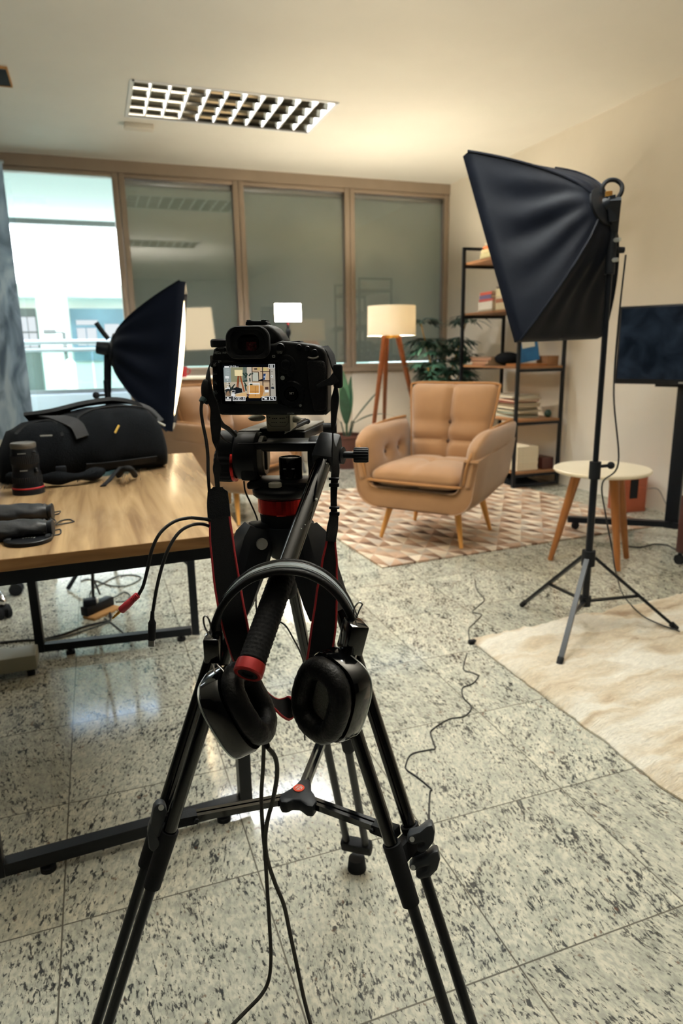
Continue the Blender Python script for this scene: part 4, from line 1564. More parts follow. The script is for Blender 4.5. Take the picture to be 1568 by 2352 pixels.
def softbox(name, label, A, B, C, D, n, depth, ring_r, diffuser, hang):
    """fabric pyramid softbox: front rectangle ABCD, lamp head behind it along n"""
    A, B, C, D, n = V(A), V(B), V(C), V(D), V(n).normalized()
    ctr = (A + B + C + D) / 4
    ex = (C - B).normalized()
    ey = (A - B).normalized()
    w2, h2 = (C - B).length / 2, (A - B).length / 2
    N = 160
    rings = []
    rows = 22
    for j in range(rows + 1):
        t_ = j / rows
        ring = []
        s = t_ ** 0.72
        for k in range(N):
            q = 4.0 * k / N
            seg = int(q)
            f = q - seg
            cs = [(-1, -1), (1, -1), (1, 1), (-1, 1)]
            c0, c1 = cs[seg], cs[(seg + 1) % 4]
            u, v = c0[0] + (c1[0] - c0[0]) * f, c0[1] + (c1[1] - c0[1]) * f
            a = math.atan2(v, u)
            cx, cy = math.cos(a) * ring_r, math.sin(a) * ring_r
            mid = 1 - abs(2 * f - 1)          # 0 at ribs, 1 between them
            sag = 1 - 0.13 * math.sin(PI * t_) * mid
            # radial creases in the cloth
            cre = 0.0058 * (math.sin(PI * min(1.0, t_ * 1.02)) ** 0.8) * math.sin(2 * PI * (3.7 * f + 0.35 * seg + 0.25 * math.sin(3 * t_ + seg))) * min(1.0, mid * 3)
            px = cx * (1 - s) + u * w2 * s * sag
            py = cy * (1 - s) + v * h2 * s * sag
            L_ = math.hypot(px, py) or 1
            px += px / L_ * cre
            py += py / L_ * cre
            ring.append(ctr + n * depth * (1 - t_) + ex * px + ey * py)
        rings.append(ring)
    # hem lip at the front
    rings.append([p - n * 0.028 for p in rings[-1]])
    rings.append([ctr - n * 0.028 + (p - ctr + n * 0.028) * 0.975 for p in rings[-1]])
    rings.append([p + n * 0.02 for p in rings[-1]])
    t = thing(name, (hang.x, hang.y, 0), label, 'softbox light')
    c = MB().loft(rings, cap0=True, cap1=False)
    build('fabric_cover', c, 'softbox_cloth', t, 52)
    # ribs on the seams
    for (u, v) in ((-1, -1), (1, -1), (1, 1), (-1, 1)):
        a = math.atan2(v, u)
        P = []
        for j in range(13):
            t_ = j / 12
            s = t_ ** 0.72
            px = math.cos(a) * ring_r * (1 - s) + u * w2 * s
            py = math.sin(a) * ring_r * (1 - s) + v * h2 * s
            P.append(ctr + n * (depth * (1 - t_)) + ex * px * 1.006 + ey * py * 1.006)
        build('rib', MB().tube(P, 0.0045, 6), 'softbox_cloth', t)
    # bulging lit diffuser
    df = MB()
    nn = 12
    vsx, fsx = [], []
    for j in range(nn + 1):
        for i in range(nn + 1):
            u, v = 2 * i / nn - 1, 2 * j / nn - 1
            vsx.append(ctr + ex * u * w2 * 0.965 + ey * v * h2 * 0.965 - n * (0.012 + 0.03 * (1 - u * u) * (1 - v * v)))
    for j in range(nn):
        for i in range(nn):
            a = j * (nn + 1) + i
            fsx.append([a, a + 1, a + nn + 2, a + nn + 1])
    df.add(vsx, fsx)
    build('diffuser', df, diffuser, t, 60)
    # lamp head: speed ring, socket body with fins, handle
    hd = ctr + n * depth
    build('speed_ring', MB().lathe([(ring_r * 0.6, -0.006), (ring_r * 1.08, -0.006), (ring_r * 1.08, 0.006), (ring_r * 0.8, 0.010), (ring_r * 0.6, 0.016), (0.0, 0.018)], hd, n, 32, cap=False), 'black_satin', t)
    return t, ctr, ex, ey, n, hd


POLE = V((1.722, 2.004, 0))
A, B, C, D = (1.3216, 2.3006, 1.7954), (1.4094, 2.0599, 1.1440), (1.8878, 2.2049, 1.1549), (1.8000, 2.4456, 1.8064)
t, ctr, ex, ey, n, hd = softbox('softbox', 'large black softbox with creased cloth on a tripod stand on the fur rug', A, B, C, D, (0.262, -0.893, 0.365), 0.275, 0.062, 'diffuser_right', POLE)
hb = hd + n * 0.05
build('lamp_socket', MB().cyl(hd + n * 0.012, hd + n * 0.04, 0.026, 0.020), 'black_metal', t)
ft = MB()
fq = atD(1398, 440, 2.25)
for k in range(6):
    ft.cyl(fq + V((0, 0, -0.006 * k)), fq + V((0, 0, -0.006 * k - 0.0035)), 0.012)
build('cooling_fins', ft, 'brass', t)
P = [atD(1382, 452, 2.27), atD(1384, 428, 2.26), atD(1396, 415, 2.26), atD(1414, 414, 2.26), atD(1427, 425, 2.26), atD(1427, 440, 2.26), atD(1418, 456, 2.27)]
build('handle', MB().tube(smooth_path(P, 8), 0.0075, 12), 'black_rubber', t)
tz_ = 1.50
topz = V((POLE.x, POLE.y, 1.56))
br = MB()
br.beam(hd + n * 0.05, V((POLE.x, POLE.y, 1.50)), 0.035, 0.03)
br.beam(atD(1396, 452, 2.26), atD(1402, 510, 2.28), 0.045, 0.03)
br.cyl(V((POLE.x, POLE.y, 1.36)), V((POLE.x, POLE.y, 1.54)), 0.017, n=16)
build('tilt_bracket', br, 'dark_plastic', t)
for a_, c_, r_ in (((0.0, -0.012, 1.47), (0.008, -0.032, 1.47), 0.008), ((0.0, -0.012, 1.405), (0.006, -0.030, 1.405), 0.008), ((0.012, 0, 1.44), (0.045, -0.012, 1.44), 0.012)):
    build('clamp_knob', MB().cyl(POLE + V(a_), POLE + V(c_), r_, r_ * 0.85), 'alu' if r_ < 0.01 else 'black_rubber', t)
build('pole', MB().cyl(V((POLE.x, POLE.y, 0.60)), V((POLE.x, POLE.y, 1.50)), 0.0105, n=16), 'black_metal', t)
p2 = build('lower_pole', MB().cyl(V((POLE.x, POLE.y, 0.13)), V((POLE.x, POLE.y, 0.66)), 0.0135, n=16), 'black_metal', t)
build('collar', MB().cyl(V((POLE.x, POLE.y, 0.635)), V((POLE.x, POLE.y, 0.70)), 0.021, n=16), 'black_rubber', p2)
build('collar_knob', MB().cyl(V((POLE.x, POLE.y, 0.68)), V((POLE.x + 0.055, POLE.y - 0.02, 0.685)), 0.006).ball((POLE.x + 0.055, POLE.y - 0.02, 0.685), 0.014, n=12), 'black_rubber', p2)
HUBZ = 0.325
hub = MB().cyl(V((POLE.x, POLE.y, HUBZ - 0.03)), V((POLE.x, POLE.y, HUBZ + 0.03)), 0.025, n=18)
build('leg_hub', hub, 'black_rubber', t)
build('lower_collar', MB().cyl(V((POLE.x, POLE.y, 0.13)), V((POLE.x, POLE.y, 0.17)), 0.021, n=16), 'black_rubber', t)
for fp in ((1.684, 2.363, 0.006), (1.444, 1.79, 0.025), (2.073, 1.882, 0.025)):
    f = V(fp)
    dr_ = (f - POLE)
    dr_.z = 0
    dr_.normalize()
    a = V((POLE.x, POLE.y, HUBZ)) + dr_ * 0.026
    lg = MB().beam(a, f, 0.018, 0.012)
    l_ = build('leg', lg, 'black_metal', t)
    m_ = a.lerp(f, 0.53)
    build('strut', MB().beam(V((POLE.x, POLE.y, 0.15)) + dr_ * 0.02, m_, 0.014, 0.008), 'black_metal', l_)
    build('rubber_tip', MB().cyl(f + (a - f).normalized() * 0.03, f, 0.012, 0.011, 12), 'black_rubber', l_)

P = [V((1.752, 1.965, 1.42)), V((1.748, 1.970, 1.2)), V((1.750, 1.968, 0.95)), V((1.775, 1.945, 0.70)), atD(1383, 1110, 2.52), atD(1390, 1180, 2.55), atD(1405, 1260, 2.57), atD(1413, 1310, 2.55), atZ(1430, 1365, 0.05), atZ(1470, 1410, 0.042), atZ(1510, 1432, 0.040), atZ(1560, 1450, 0.042)]
build('power_lead', MB().tube(smooth_path(P, 8), 0.003, 8), 'cable', t, 60)
A, B, C, D = (0.4139, 3.3408, 1.4430), (0.3043, 3.3391, 0.7517), (0.3761, 3.8338, 0.7391), (0.4857, 3.8354, 1.4304)
LPOLE = V((0.055, 3.60, 0))
t, ctr, ex, ey, n, hd = softbox('softbox', 'black softbox seen edge-on with glowing front, behind the black backpack', A, B, C, D, (-0.977, 0.146, 0.155), 0.30, 0.075, 'diffuser_left', LPOLE)
build('lamp_socket', MB().cyl(hd + n * 0.02, hd + n * 0.08, 0.035, 0.03), 'black_metal', t)
P = [hd + n * 0.02 + V((0, 0, 0.05)), hd + n * 0.05 + V((0, 0, 0.09)), hd + n * 0.07 + V((0, 0, 0.12))]
build('handle', MB().tube(smooth_path(P, 6), 0.012, 10), 'black_rubber', t)
build('tilt_bracket', MB().beam(hd + n * 0.03 - V((0, 0, 0.03)), V((LPOLE.x, LPOLE.y, 0.93)), 0.03, 0.02).cyl(V((LPOLE.x, LPOLE.y, 0.85)), V((LPOLE.x, LPOLE.y, 0.99)), 0.016, n=14), 'black_satin', t)
build('clamp_knob', MB().cyl(V((LPOLE.x, LPOLE.y, 0.92)), V((LPOLE.x - 0.05, LPOLE.y - 0.02, 0.92)), 0.006).ball((LPOLE.x - 0.055, LPOLE.y - 0.02, 0.92), 0.018, n=12), 'black_rubber', t)
build('clamp_knob', MB().ball((LPOLE.x + 0.022, LPOLE.y - 0.01, 0.84), 0.014, n=10), 'black_rubber', t)
build('pole', MB().cyl(V((LPOLE.x, LPOLE.y, 0.12)), V((LPOLE.x, LPOLE.y, 0.92)), 0.0105, n=16), 'black_metal', t)
build('leg_hub', MB().cyl(V((LPOLE.x, LPOLE.y, 0.30)), V((LPOLE.x, LPOLE.y, 0.36)), 0.024, n=18), 'black_rubber', t)
for k in range(3):
    a_ = math.radians(100 + 120 * k)
    dr_ = V((math.cos(a_), math.sin(a_), 0))
    f = LPOLE + dr_ * 0.36 + V((0, 0, 0.006))
    l_ = build('leg', MB().beam(V((LPOLE.x, LPOLE.y, 0.33)) + dr_ * 0.025, f, 0.018, 0.012), 'black_metal', t)
    build('strut', MB().beam(V((LPOLE.x, LPOLE.y, 0.14)) + dr_ * 0.01, (V((LPOLE.x, LPOLE.y, 0.33)) + dr_ * 0.025).lerp(f, 0.53), 0.014, 0.008), 'black_metal', l_)

# LED panel on a small stand by the windows
LD = atZ(668, 1072, 0.0)
yl = LD.y
p0, p1 = atY(632, 738, yl), atY(690, 698, yl)
t = thing('light_panel', (LD.x, LD.y, 0), 'small bright LED panel on a black stand before the middle blind', 'light')
xc = (p0.x + p1.x) / 2
build('panel_frame', MB().bx(p0.x - 0.006, p1.x + 0.006, yl + 0.0, yl + 0.03, p0.z - 0.006, p1.z + 0.006, 0.004), 'dark_plastic', t)
build('lit_face', MB().bx(p0.x, p1.x, yl - 0.002, yl - 0.0005, p0.z, p1.z), 'panel_glow', t, 0)
build('pole', MB().cyl((xc, yl + 0.015, 0.14), (xc, yl + 0.015, p0.z - 0.03), 0.012, n=12).ball((xc, yl + 0.015, p0.z - 0.10), 0.026, (1, 1, 1.6), n=12), 'black_metal', t)
build('yoke', MB().cyl((xc, yl + 0.015, p0.z - 0.05), (xc, yl + 0.015, p0.z), 0.009, n=10), 'red_plastic', t)
for k in range(3):
    a_ = math.radians(30 + 120 * k)
    build('leg', MB().beam((xc, yl + 0.015, 0.48), (xc + 0.34 * math.cos(a_), yl - 0.20 + 0.2 * math.sin(a_), 0.006), 0.03, 0.02), 'black_metal', t)

# console table with red cup
yc = 5.75
p0, p1 = atY(385, 868, yc), atY(560, 868, yc)
z0_ = p0.z
t = thing('console_table', ((p0.x + p1.x) / 2, yc + 0.2, 0), 'white topped console table by the windows behind the second armchair', 'table')
build('table_top', MB().bx(p0.x - 0.15, p1.x, yc, yc + 0.42, z0_ - 0.02, z0_, 0.003), 'table_white', t)
build('apron', MB().bx(p0.x - 0.14, p1.x - 0.01, yc + 0.01, yc + 0.03, z0_ - 0.075, z0_ - 0.021), 'shelf_wood', t)
build('cabinet_body', MB().bx(p0.x - 0.12, p1.x - 0.03, yc + 0.04, yc + 0.40, 0.06, z0_ - 0.02), 'dark_plastic', t)
for xx in (p0.x - 0.1, p1.x - 0.05):
    for yy in (yc + 0.06, yc + 0.38):
        build('foot', MB().bx(xx - 0.02, xx + 0.02, yy - 0.02, yy + 0.02, 0, 0.06), 'black_metal', t)
c = atY(419, 868, yc + 0.12)
t = thing('red_cup', (c.x, yc + 0.12, z0_), 'small red cup on the white console table', 'cup')
build('cup', MB().lathe([(0.0, 0.0), (0.035, 0.0), (0.044, 0.085), (0.040, 0.085), (0.032, 0.006), (0.0, 0.006)], (c.x, yc + 0.12, z0_), n=24, cap=False), 'red_edge', t)
build('cup_handle', MB().tube(smooth_path([(c.x + 0.038, yc + 0.12, z0_ + 0.07), (c.x + 0.065, yc + 0.12, z0_ + 0.06), (c.x + 0.06, yc + 0.12, z0_ + 0.03), (c.x + 0.036, yc + 0.12, z0_ + 0.02)], 5), 0.005, 8), 'red_edge', t)

# hanging marbled fabric panel beside the clear window


def banner_material():
    m, nt, b, out = new_mat('marbled_fabric')
    N, L = nt.nodes, nt.links
    tc = N.new('ShaderNodeTexCoord')
    n = N.new('ShaderNodeTexNoise')
    n.inputs['Scale'].default_value = 3.2
    n.inputs['Detail'].default_value = 5
    n.inputs['Distortion'].default_value = 1.6
    mp = N.new('ShaderNodeMapping')
    mp.inputs['Scale'].default_value = (1.6, 1.0, 0.7)
    L.new(tc.outputs['Object'], mp.inputs['Vector'])
    L.new(mp.outputs[0], n.inputs['Vector'])
    cr = N.new('ShaderNodeValToRGB')
    e = cr.color_ramp.elements
    e[0].position, e[0].color = 0.32, rgb(126, 142, 156)
    e[1].position, e[1].color = 0.62, rgb(222, 230, 234)
    q = e.new(0.48)
    q.color = rgb(188, 202, 212)
    L.new(n.outputs['Fac'], cr.inputs['Fac'])
    L.new(cr.outputs['Color'], b.inputs['Base Color'])
    b.inputs['Roughness'].default_value = 0.45
    tr = N.new('ShaderNodeBsdfTranslucent')
    L.new(cr.outputs['Color'], tr.inputs['Color'])
    mx = N.new('ShaderNodeMixShader')
    mx.inputs['Fac'].default_value = 0.6
    L.new(b.outputs[0], mx.inputs[1])
    L.new(tr.outputs[0], mx.inputs[2])
    L.new(mx.outputs[0], out.inputs['Surface'])


banner_material()
xr = atY(28, 560, 6.35).x
P, W = [], []
zb_, zt_ = 0.42, 2.60
rings = []
for j in range(2):
    zz = (zb_, zt_)[j]
    ring = []
    for i in range(41):
        x = -1.6 + (xr + 1.6) * i / 40
        ring.append(V((x, 6.35 + 0.03 * math.sin(x * 14), zz)))
    for i in range(40, -1, -1):
        x = -1.6 + (xr + 1.6) * i / 40
        ring.append(V((x, 6.353 + 0.03 * math.sin(x * 14), zz)))
    rings.append(ring)
t = thing('hanging_banner', (-1.0, 6.35, 0.42), 'blue grey marbled fabric banner hanging beside the clear window', 'banner')
build('fabric', MB().loft(rings), 'marbled_fabric', t, 60)
build('top_rod', MB().cyl((-1.65, 6.352, 2.605), (xr + 0.01, 6.352, 2.605), 0.012), 'alu', t)
build('hanger', MB().cyl((-1.4, 6.352, 2.61), (-1.4, 6.352, 2.73), 0.003, n=8).cyl((xr - 0.1, 6.352, 2.61), (xr - 0.1, 6.352, 2.73), 0.003, n=8), 'alu', t)
# ------------------------------------------------------------------ work desk
ZD = 0.735
dq = [V((-0.36, 1.393, 0)), V((0.270, 1.410, 0)), V((0.333, 2.675, 0)), V((-0.36, 2.70, 0))]
t = thing('work_desk', (-0.03, 2.05, 0), 'desk with light wood top on black square tube frames', 'desk')
build('desk_top', MB().prism([p + V((0, 0, ZD - 0.026)) for p in dq], (0, 0, 0.026), 0.0015), 'desk_wood', t)
eb = MB()
for a, c in ((0, 1), (1, 2)):
    d = (dq[c] - dq[a]).normalized()
    nn = V((d.y, -d.x, 0))
    eb.prism([dq[a] + nn * 0.0002 + V((0, 0, ZD - 0.0245)), dq[c] + nn * 0.0002 + V((0, 0, ZD - 0.0245)), dq[c] + nn * 0.0002 + V((0, 0, ZD - 0.0012)), dq[a] + nn * 0.0002 + V((0, 0, ZD - 0.0012))], nn * 0.0012)
build('edge_band', eb, 'desk_edge', t, 0)


def frame_end(xl, yl, xr, yr):
    fr = MB()
    a, c = V((xl, yl, 0)), V((xr, yr, 0))
    d = (c - a).normalized()
    w = 0.030
    zb, zt = 0.022, ZD - 0.027
    fr.beam(a + V((0, 0, zb)), a + V((0, 0, zt)), w, w, d)
    fr.beam(c + V((0, 0, zb)), c + V((0, 0, zt)), w, w, d)
    fr.beam(a + d * 0.016 + V((0, 0, zb + 0.016)), c - d * 0.016 + V((0, 0, zb + 0.016)), w, w)
    fr.beam(a + d * 0.016 + V((0, 0, zt - 0.016)), c - d * 0.016 + V((0, 0, zt - 0.016)), w, w)
    f = build('leg_frame', fr, 'black_metal', t, 0)
    for q in (0.18, 0.90):
        p = a.lerp(c, q)
        build('leveller', MB().cyl(p + V((0, 0, 0.0)), p + V((0, 0, 0.012)), 0.017, n=14).cyl(p + V((0, 0, 0.01)), p + V((0, 0, 0.026)), 0.006, n=10), 'black_rubber', f)


frame_end(-0.300, 1.420, 0.252, 1.450)
frame_end(-0.290, 2.615, 0.285, 2.560)
build('side_rail', MB().beam((0.255, 1.47, ZD - 0.045), (0.285, 2.54, ZD - 0.045), 0.03, 0.03), 'black_metal', t, 0)
build('brace', MB().beam((0.275, 2.56, 0.60), (0.20, 2.20, 0.70), 0.012, 0.012).beam((0.275, 2.565, 0.625), (0.33, 2.56, 0.585), 0.012, 0.012), 'black_metal', t, 0)

p = atZ(86, 1537, 0.03)
t = thing('low_box', (p.x - 0.35, p.y + 0.1, 0), 'low grey metal box on black feet beside the far desk frame', 'box')
build('body', MB().bx(p.x - 0.7, p.x, p.y, p.y + 0.10, 0.03, 0.085, 0.003), 'grey_cabinet', t)
for xx in (p.x - 0.025, p.x - 0.65):
    build('foot', MB().cyl((xx, p.y + 0.03, 0), (xx, p.y + 0.03, 0.03), 0.014, n=12), 'black_rubber', t)

# office chair: star base with casters
CC = V((-0.66, 3.42, 0))
t = thing('office_chair', CC, 'office chair with chrome star base and black casters under the desk', 'office chair')
pts = [atZ(40, 1365, 0), atZ(8, 1420, 0), atZ(113, 1316, 0)]
sp_ = MB()
for k, p in enumerate([V((-0.448, 3.404, 0)), V((-0.471, 3.094, 0)), V((-0.321, 3.68, 0)), V((-0.95, 3.25, 0)), V((-0.88, 3.70, 0))]):
    top = p + V((0, 0, 0.085))
    c0 = V((-0.66, 3.42, 0.16))
    a = MB().tube(smooth_path([c0, c0.lerp(top, 0.5) + V((0, 0, 0.02)), top + V((0, 0, 0.01)), top - V((0, 0, 0.02))], 6), 0.015, 12)
    arm = build('base_arm', a, 'chrome', t)
    dd = (p - V((-0.66, 3.42, 0)))
    dd.z = 0
    dd.normalize()
    sd = V((-dd.y, dd.x, 0))
    cs = MB()
    for s in (-1, 1):
        cs.cyl(p + sd * s * 0.008 + V((0, 0, 0.030)), p + sd * s * 0.026 + V((0, 0, 0.030)), 0.030, n=20)
    cs.ball(p + V((0, 0, 0.045)), 0.022, (1.2, 1.2, 0.9), n=12)
    build('caster', cs, 'black_rubber', arm)
build('gas_column', MB().cyl((-0.66, 3.42, 0.12), (-0.66, 3.42, 0.42), 0.026), 'chrome', t)
build('seat', MB().box((-0.66, 3.42, 0.46), (0.46, 0.46, 0.08), None, 0.03, 3), 'bag_cloth', t)

# power strip with adapter and cables under the desk
a, c = atZ(196, 1408, 0.03), atZ(258, 1380, 0.03)
t = thing('power_strip', ((a.x + c.x) / 2, (a.y + c.y) / 2, 0), 'black power strip on a brown card strip on the floor under the desk', 'power strip')
d = (c - a)
d.z = 0
d.normalize()
nn = V((-d.y, d.x, 0))
b0, b1 = V((a.x, a.y, 0)), V((c.x, c.y, 0))
build('card_strip', MB().prism([b0 - nn * 0.05 + V((0, 0, 0.001)), b1 - nn * 0.05 + V((0, 0, 0.001)), b1 + nn * 0.02 + V((0, 0, 0.001)), b0 + nn * 0.02 + V((0, 0, 0.001))], (0, 0, 0.012), 0.002), 'cardboard', t)
build('strip_body', MB().prism([b0 - nn * 0.012 + V((0, 0, 0.013)), b1 - nn * 0.012 + V((0, 0, 0.013)), b1 + nn * 0.03 + V((0, 0, 0.013)), b0 + nn * 0.03 + V((0, 0, 0.013))], (0, 0, 0.04), 0.004), 'black_satin', t)
build('adapter', MB().box(b0.lerp(b1, 0.22) + nn * 0.005 + V((0, 0, 0.068)), (0.055, 0.04, 0.03), None, 0.004), 'dark_plastic', t)
build('plug', MB().box(b0.lerp(b1, 0.42) + nn * 0.008 + V((0, 0, 0.064)), (0.03, 0.03, 0.02), None, 0.004), 'plastic_white', t)


def floor_cable(name, pxs, r, label, mat_='cable', z=None, extra=None):
    P = [atZ(x, y, r if z is None else z) for x, y in pxs]
    if extra:
        P += [V(e) for e in extra]
    mb = MB().tube(smooth_path(P, 6), r, 8)
    return tag(build(name, mb, mat_, smooth=60), label, 'cable')


top = V((-0.05, 2.55, 0.70))
sA = atZ(214, 1372, 0.06)
mb = MB().tube(smooth_path([sA, sA + V((0.01, -0.02, 0.12)), sA.lerp(top, 0.5) + V((0.02, 0, 0.03)), V((-0.045, 2.60, 0.60)), top], 8), 0.007, 8)
tag(build('power_cable', mb, 'cable', smooth=60), 'thick black cable rising from the power strip to the desk underside', 'cable')
mb = MB().tube(smooth_path([sA + V((0.03, 0.02, 0)), sA + V((0.0, 0.05, 0.10)), sA + V((-0.02, 0.02, 0.20)), sA + V((0.03, -0.03, 0.27)), sA + V((0.01, -0.1, 0.40)), V((-0.11, 2.62, 0.70))], 8), 0.0045, 8)
tag(build('power_cable', mb, 'cable', smooth=60), 'thinner kinked black cable beside the thick one under the desk', 'cable')
floor_cable('floor_cable', [(0, 1476), (50, 1471), (100, 1468), (150, 1455), (190, 1440), (230, 1430), (252, 1425), (253, 1410), (246, 1398)], 0.005, 'dark cable lying from the desk frame to the power strip')
floor_cable('floor_cable', [(98, 1471), (150, 1462), (200, 1446), (235, 1434), (252, 1427)], 0.0035, 'thin grey cable lying alongside the dark one under the desk', 'atrium_dark')
loop = [(186, 1335), (200, 1330), (225, 1335), (255, 1345), (290, 1345), (318, 1333), (322, 1325), (300, 1320), (265, 1325), (235, 1340), (215, 1350), (206, 1365), (210, 1378)]
floor_cable('floor_cable', loop, 0.0035, 'thin grey cable looped on the floor behind the power strip', 'atrium_dark')
floor_cable('floor_cable', [(262, 1372), (285, 1360), (298, 1368), (290, 1380), (266, 1382)], 0.0035, 'small cable loop at the end of the power strip', 'atrium_dark')
floor_cable('floor_cable', [(240, 1420), (265, 1438), (285, 1455), (293, 1465)], 0.0035, 'thin grey cable straying from the power strip towards the far desk rail', 'atrium_dark')

# ------------------------------------------------------------------ backpack on the desk
P0, P1 = V((-0.275, 2.18, ZD)), V((0.232, 2.32, ZD))
ax_ = (P1 - P0).normalized()
bk_ = V((-ax_.y, ax_.x, 0))
L_ = (P1 - P0).length
t = thing('backpack', (P0 + P1) / 2 + bk_ * 0.12, 'large black camera backpack with yellow zip pulls lying on the desk', 'backpack')
prof = ((0.00, 0.050, 0.30), (0.03, 0.10, 0.62), (0.10, 0.155, 0.86), (0.20, 0.178, 0.95), (0.32, 0.186, 1.0), (0.45, 0.200, 1.0), (0.60, 0.214, 1.0), (0.75, 0.216, 1.0), (0.87, 0.205, 0.97), (0.94, 0.180, 0.88), (0.985, 0.13, 0.70), (1.0, 0.08, 0.45))
DB = 0.25


def bag_pt(s, a, k=1.0, lift=0.0):
    """surface point: s along, a angle (0 = front bottom ... pi = back bottom over the top)"""
    for i in range(len(prof) - 1):
        if prof[i][0] <= s <= prof[i + 1][0]:
            f = (s - prof[i][0]) / (prof[i + 1][0] - prof[i][0])
            f = f * f * (3 - 2 * f)
            H = prof[i][1] + (prof[i + 1][1] - prof[i][1]) * f
            W = (prof[i][2] + (prof[i + 1][2] - prof[i][2]) * f) * DB
            break
    ca, sa = math.cos(a), math.sin(a)
    e = 0.62
    x = -(abs(ca) ** e) * (1 if ca > 0 else -1)
    z = (abs(sa) ** e) * (1 if sa > 0 else -1)
    # front leans back towards the top
    yy = DB * 0.5 + x * W * 0.5 * k + max(0, z) * 0.02
    zz = H * 0.5 + z * H * 0.5 * k + 0.001
    p = P0 + ax_ * (L_ * s) + bk_ * yy
    return V((p.x, p.y, ZD + max(0.001, zz) + lift))


rings = []
for i in range(45):
    s = i / 44
    ring = []
    for k in range(40):
        a = 2 * PI * k / 40
        p = bag_pt(s, a)
        q = noise.noise(p * 9) * 0.010 + noise.noise(p * 22) * 0.004
        c_ = bag_pt(s, PI / 2, 0.0)
        d = (p - c_)
        p = p + d.normalized() * q * (0.3 + 0.7 * math.sin(PI * s))
        p.z = max(p.z, ZD + 0.001)
        ring.append(p)
    rings.append(ring)
build('bag_body', MB().loft(rings), 'bag_cloth', t, 60)


def on_bag(pts, lift, half, name, mat_, th=0.003):
    P = smooth_path([bag_pt(s, a) + (bag_pt(s, a) - bag_pt(s, PI / 2, 0.0)).normalized() * lift for s, a in pts], 6)
    W = []
    for i in range(len(P)):
        d = (P[min(i + 1, len(P) - 1)] - P[max(0, i - 1)]).normalized()
        c_ = P0 + ax_ * ((P[i] - P0).dot(ax_)) + bk_ * DB * 0.5 + V((0, 0, 0.1))
        nrm = (P[i] - c_).normalized()
        W.append(d.cross(nrm).normalized() * half)
    return build(name, MB().ribbon(P, W, th), mat_, t, 60)


on_bag([(0.30, 1.9), (0.33, 1.4), (0.37, 1.0), (0.42, 0.55), (0.44, 0.15)], 0.006, 0.020, 'compression_strap', 'bag_strap', 0.006)
on_bag([(0.22, 1.9), (0.35, 1.65), (0.55, 1.62), (0.75, 1.62), (0.9, 1.55), (0.97, 1.2)], 0.012, 0.022, 'shoulder_strap', 'bag_strap', 0.012)
on_bag([(0.10, 1.0), (0.16, 1.25), (0.25, 1.3), (0.31, 1.1), (0.33, 0.7), (0.33, 0.3)], 0.004, 0.004, 'zip', 'webbing', 0.003)
on_bag([(0.46, 0.25), (0.44, 0.7), (0.46, 1.0), (0.55, 1.18), (0.72, 1.24), (0.88, 1.2), (0.95, 1.0)], 0.004, 0.004, 'zip', 'webbing', 0.003)
on_bag([(0.44, -0.45), (0.55, -0.5), (0.70, -0.5), (0.88, -0.45)], 0.008, 0.012, 'side_strap', 'webbing', 0.004)
for (x, y) in ((268, 985), (229, 1037)):
    m0 = atY(x + 5, y - 8, P0.lerp(P1, 0.6).y + 0.015)
    m1 = atY(x - 4, y + 9, P0.lerp(P1, 0.6).y + 0.005)
    off = ray(x, y).normalized() * -0.010
    build('zip_pull', MB().cyl(m0 + off, m1 + off, 0.0035, n=10), 'yellow_pull', t)
for (x, y) in ((336, 957), (370, 972)):
    m0, m1 = atY(x - 9, y - 3, 2.36), atY(x + 9, y + 6, 2.36)
    build('zip_slider', MB().cyl(m0, m1, 0.004, n=8), 'alu', t)
m0 = atY(106, 1000, 2.17)
build('logo_bar', MB().beam(atY(92, 1001, 2.155), atY(120, 1000, 2.16), 0.003, 0.004), 'ink_grey', t)
# hip belt and loose straps trailing on the desk
hb = MB()
P = smooth_path([atZ(20, 1098, ZD + 0.026), atZ(80, 1100, ZD + 0.026), atZ(140, 1098, ZD + 0.026), atZ(200, 1092, ZD + 0.026), atZ(235, 1082, ZD + 0.026)], 6)
hb.tube(P, [0.016 + 0.005 * math.sin(i * 0.7) for i in range(len(P))], 10)
build('hip_belt', hb, 'bag_cloth', t, 60)
build('buckle', MB().box(atZ(140, 1078, ZD + 0.05), (0.03, 0.02, 0.02), None, 0.004), 'dark_plastic', t)
st = MB()
P = smooth_path([atZ(278, 1072, ZD + 0.03), atZ(262, 1090, ZD + 0.014), atZ(250, 1103, ZD + 0.005), atZ(236, 1116, ZD + 0.004)], 6)
st.ribbon(P, [ax_ * 0.009 + bk_ * 0.002 for _ in P], 0.002)
build('loose_strap', st, 'webbing', t, 60)
build('strap_loop', MB().tube(smooth_path([atZ(272, 1092, ZD + 0.012), atZ(285, 1078, ZD + 0.045), atZ(300, 1078, ZD + 0.045), atZ(310, 1092, ZD + 0.012)], 6), 0.009, 10), 'webbing', t, 60)

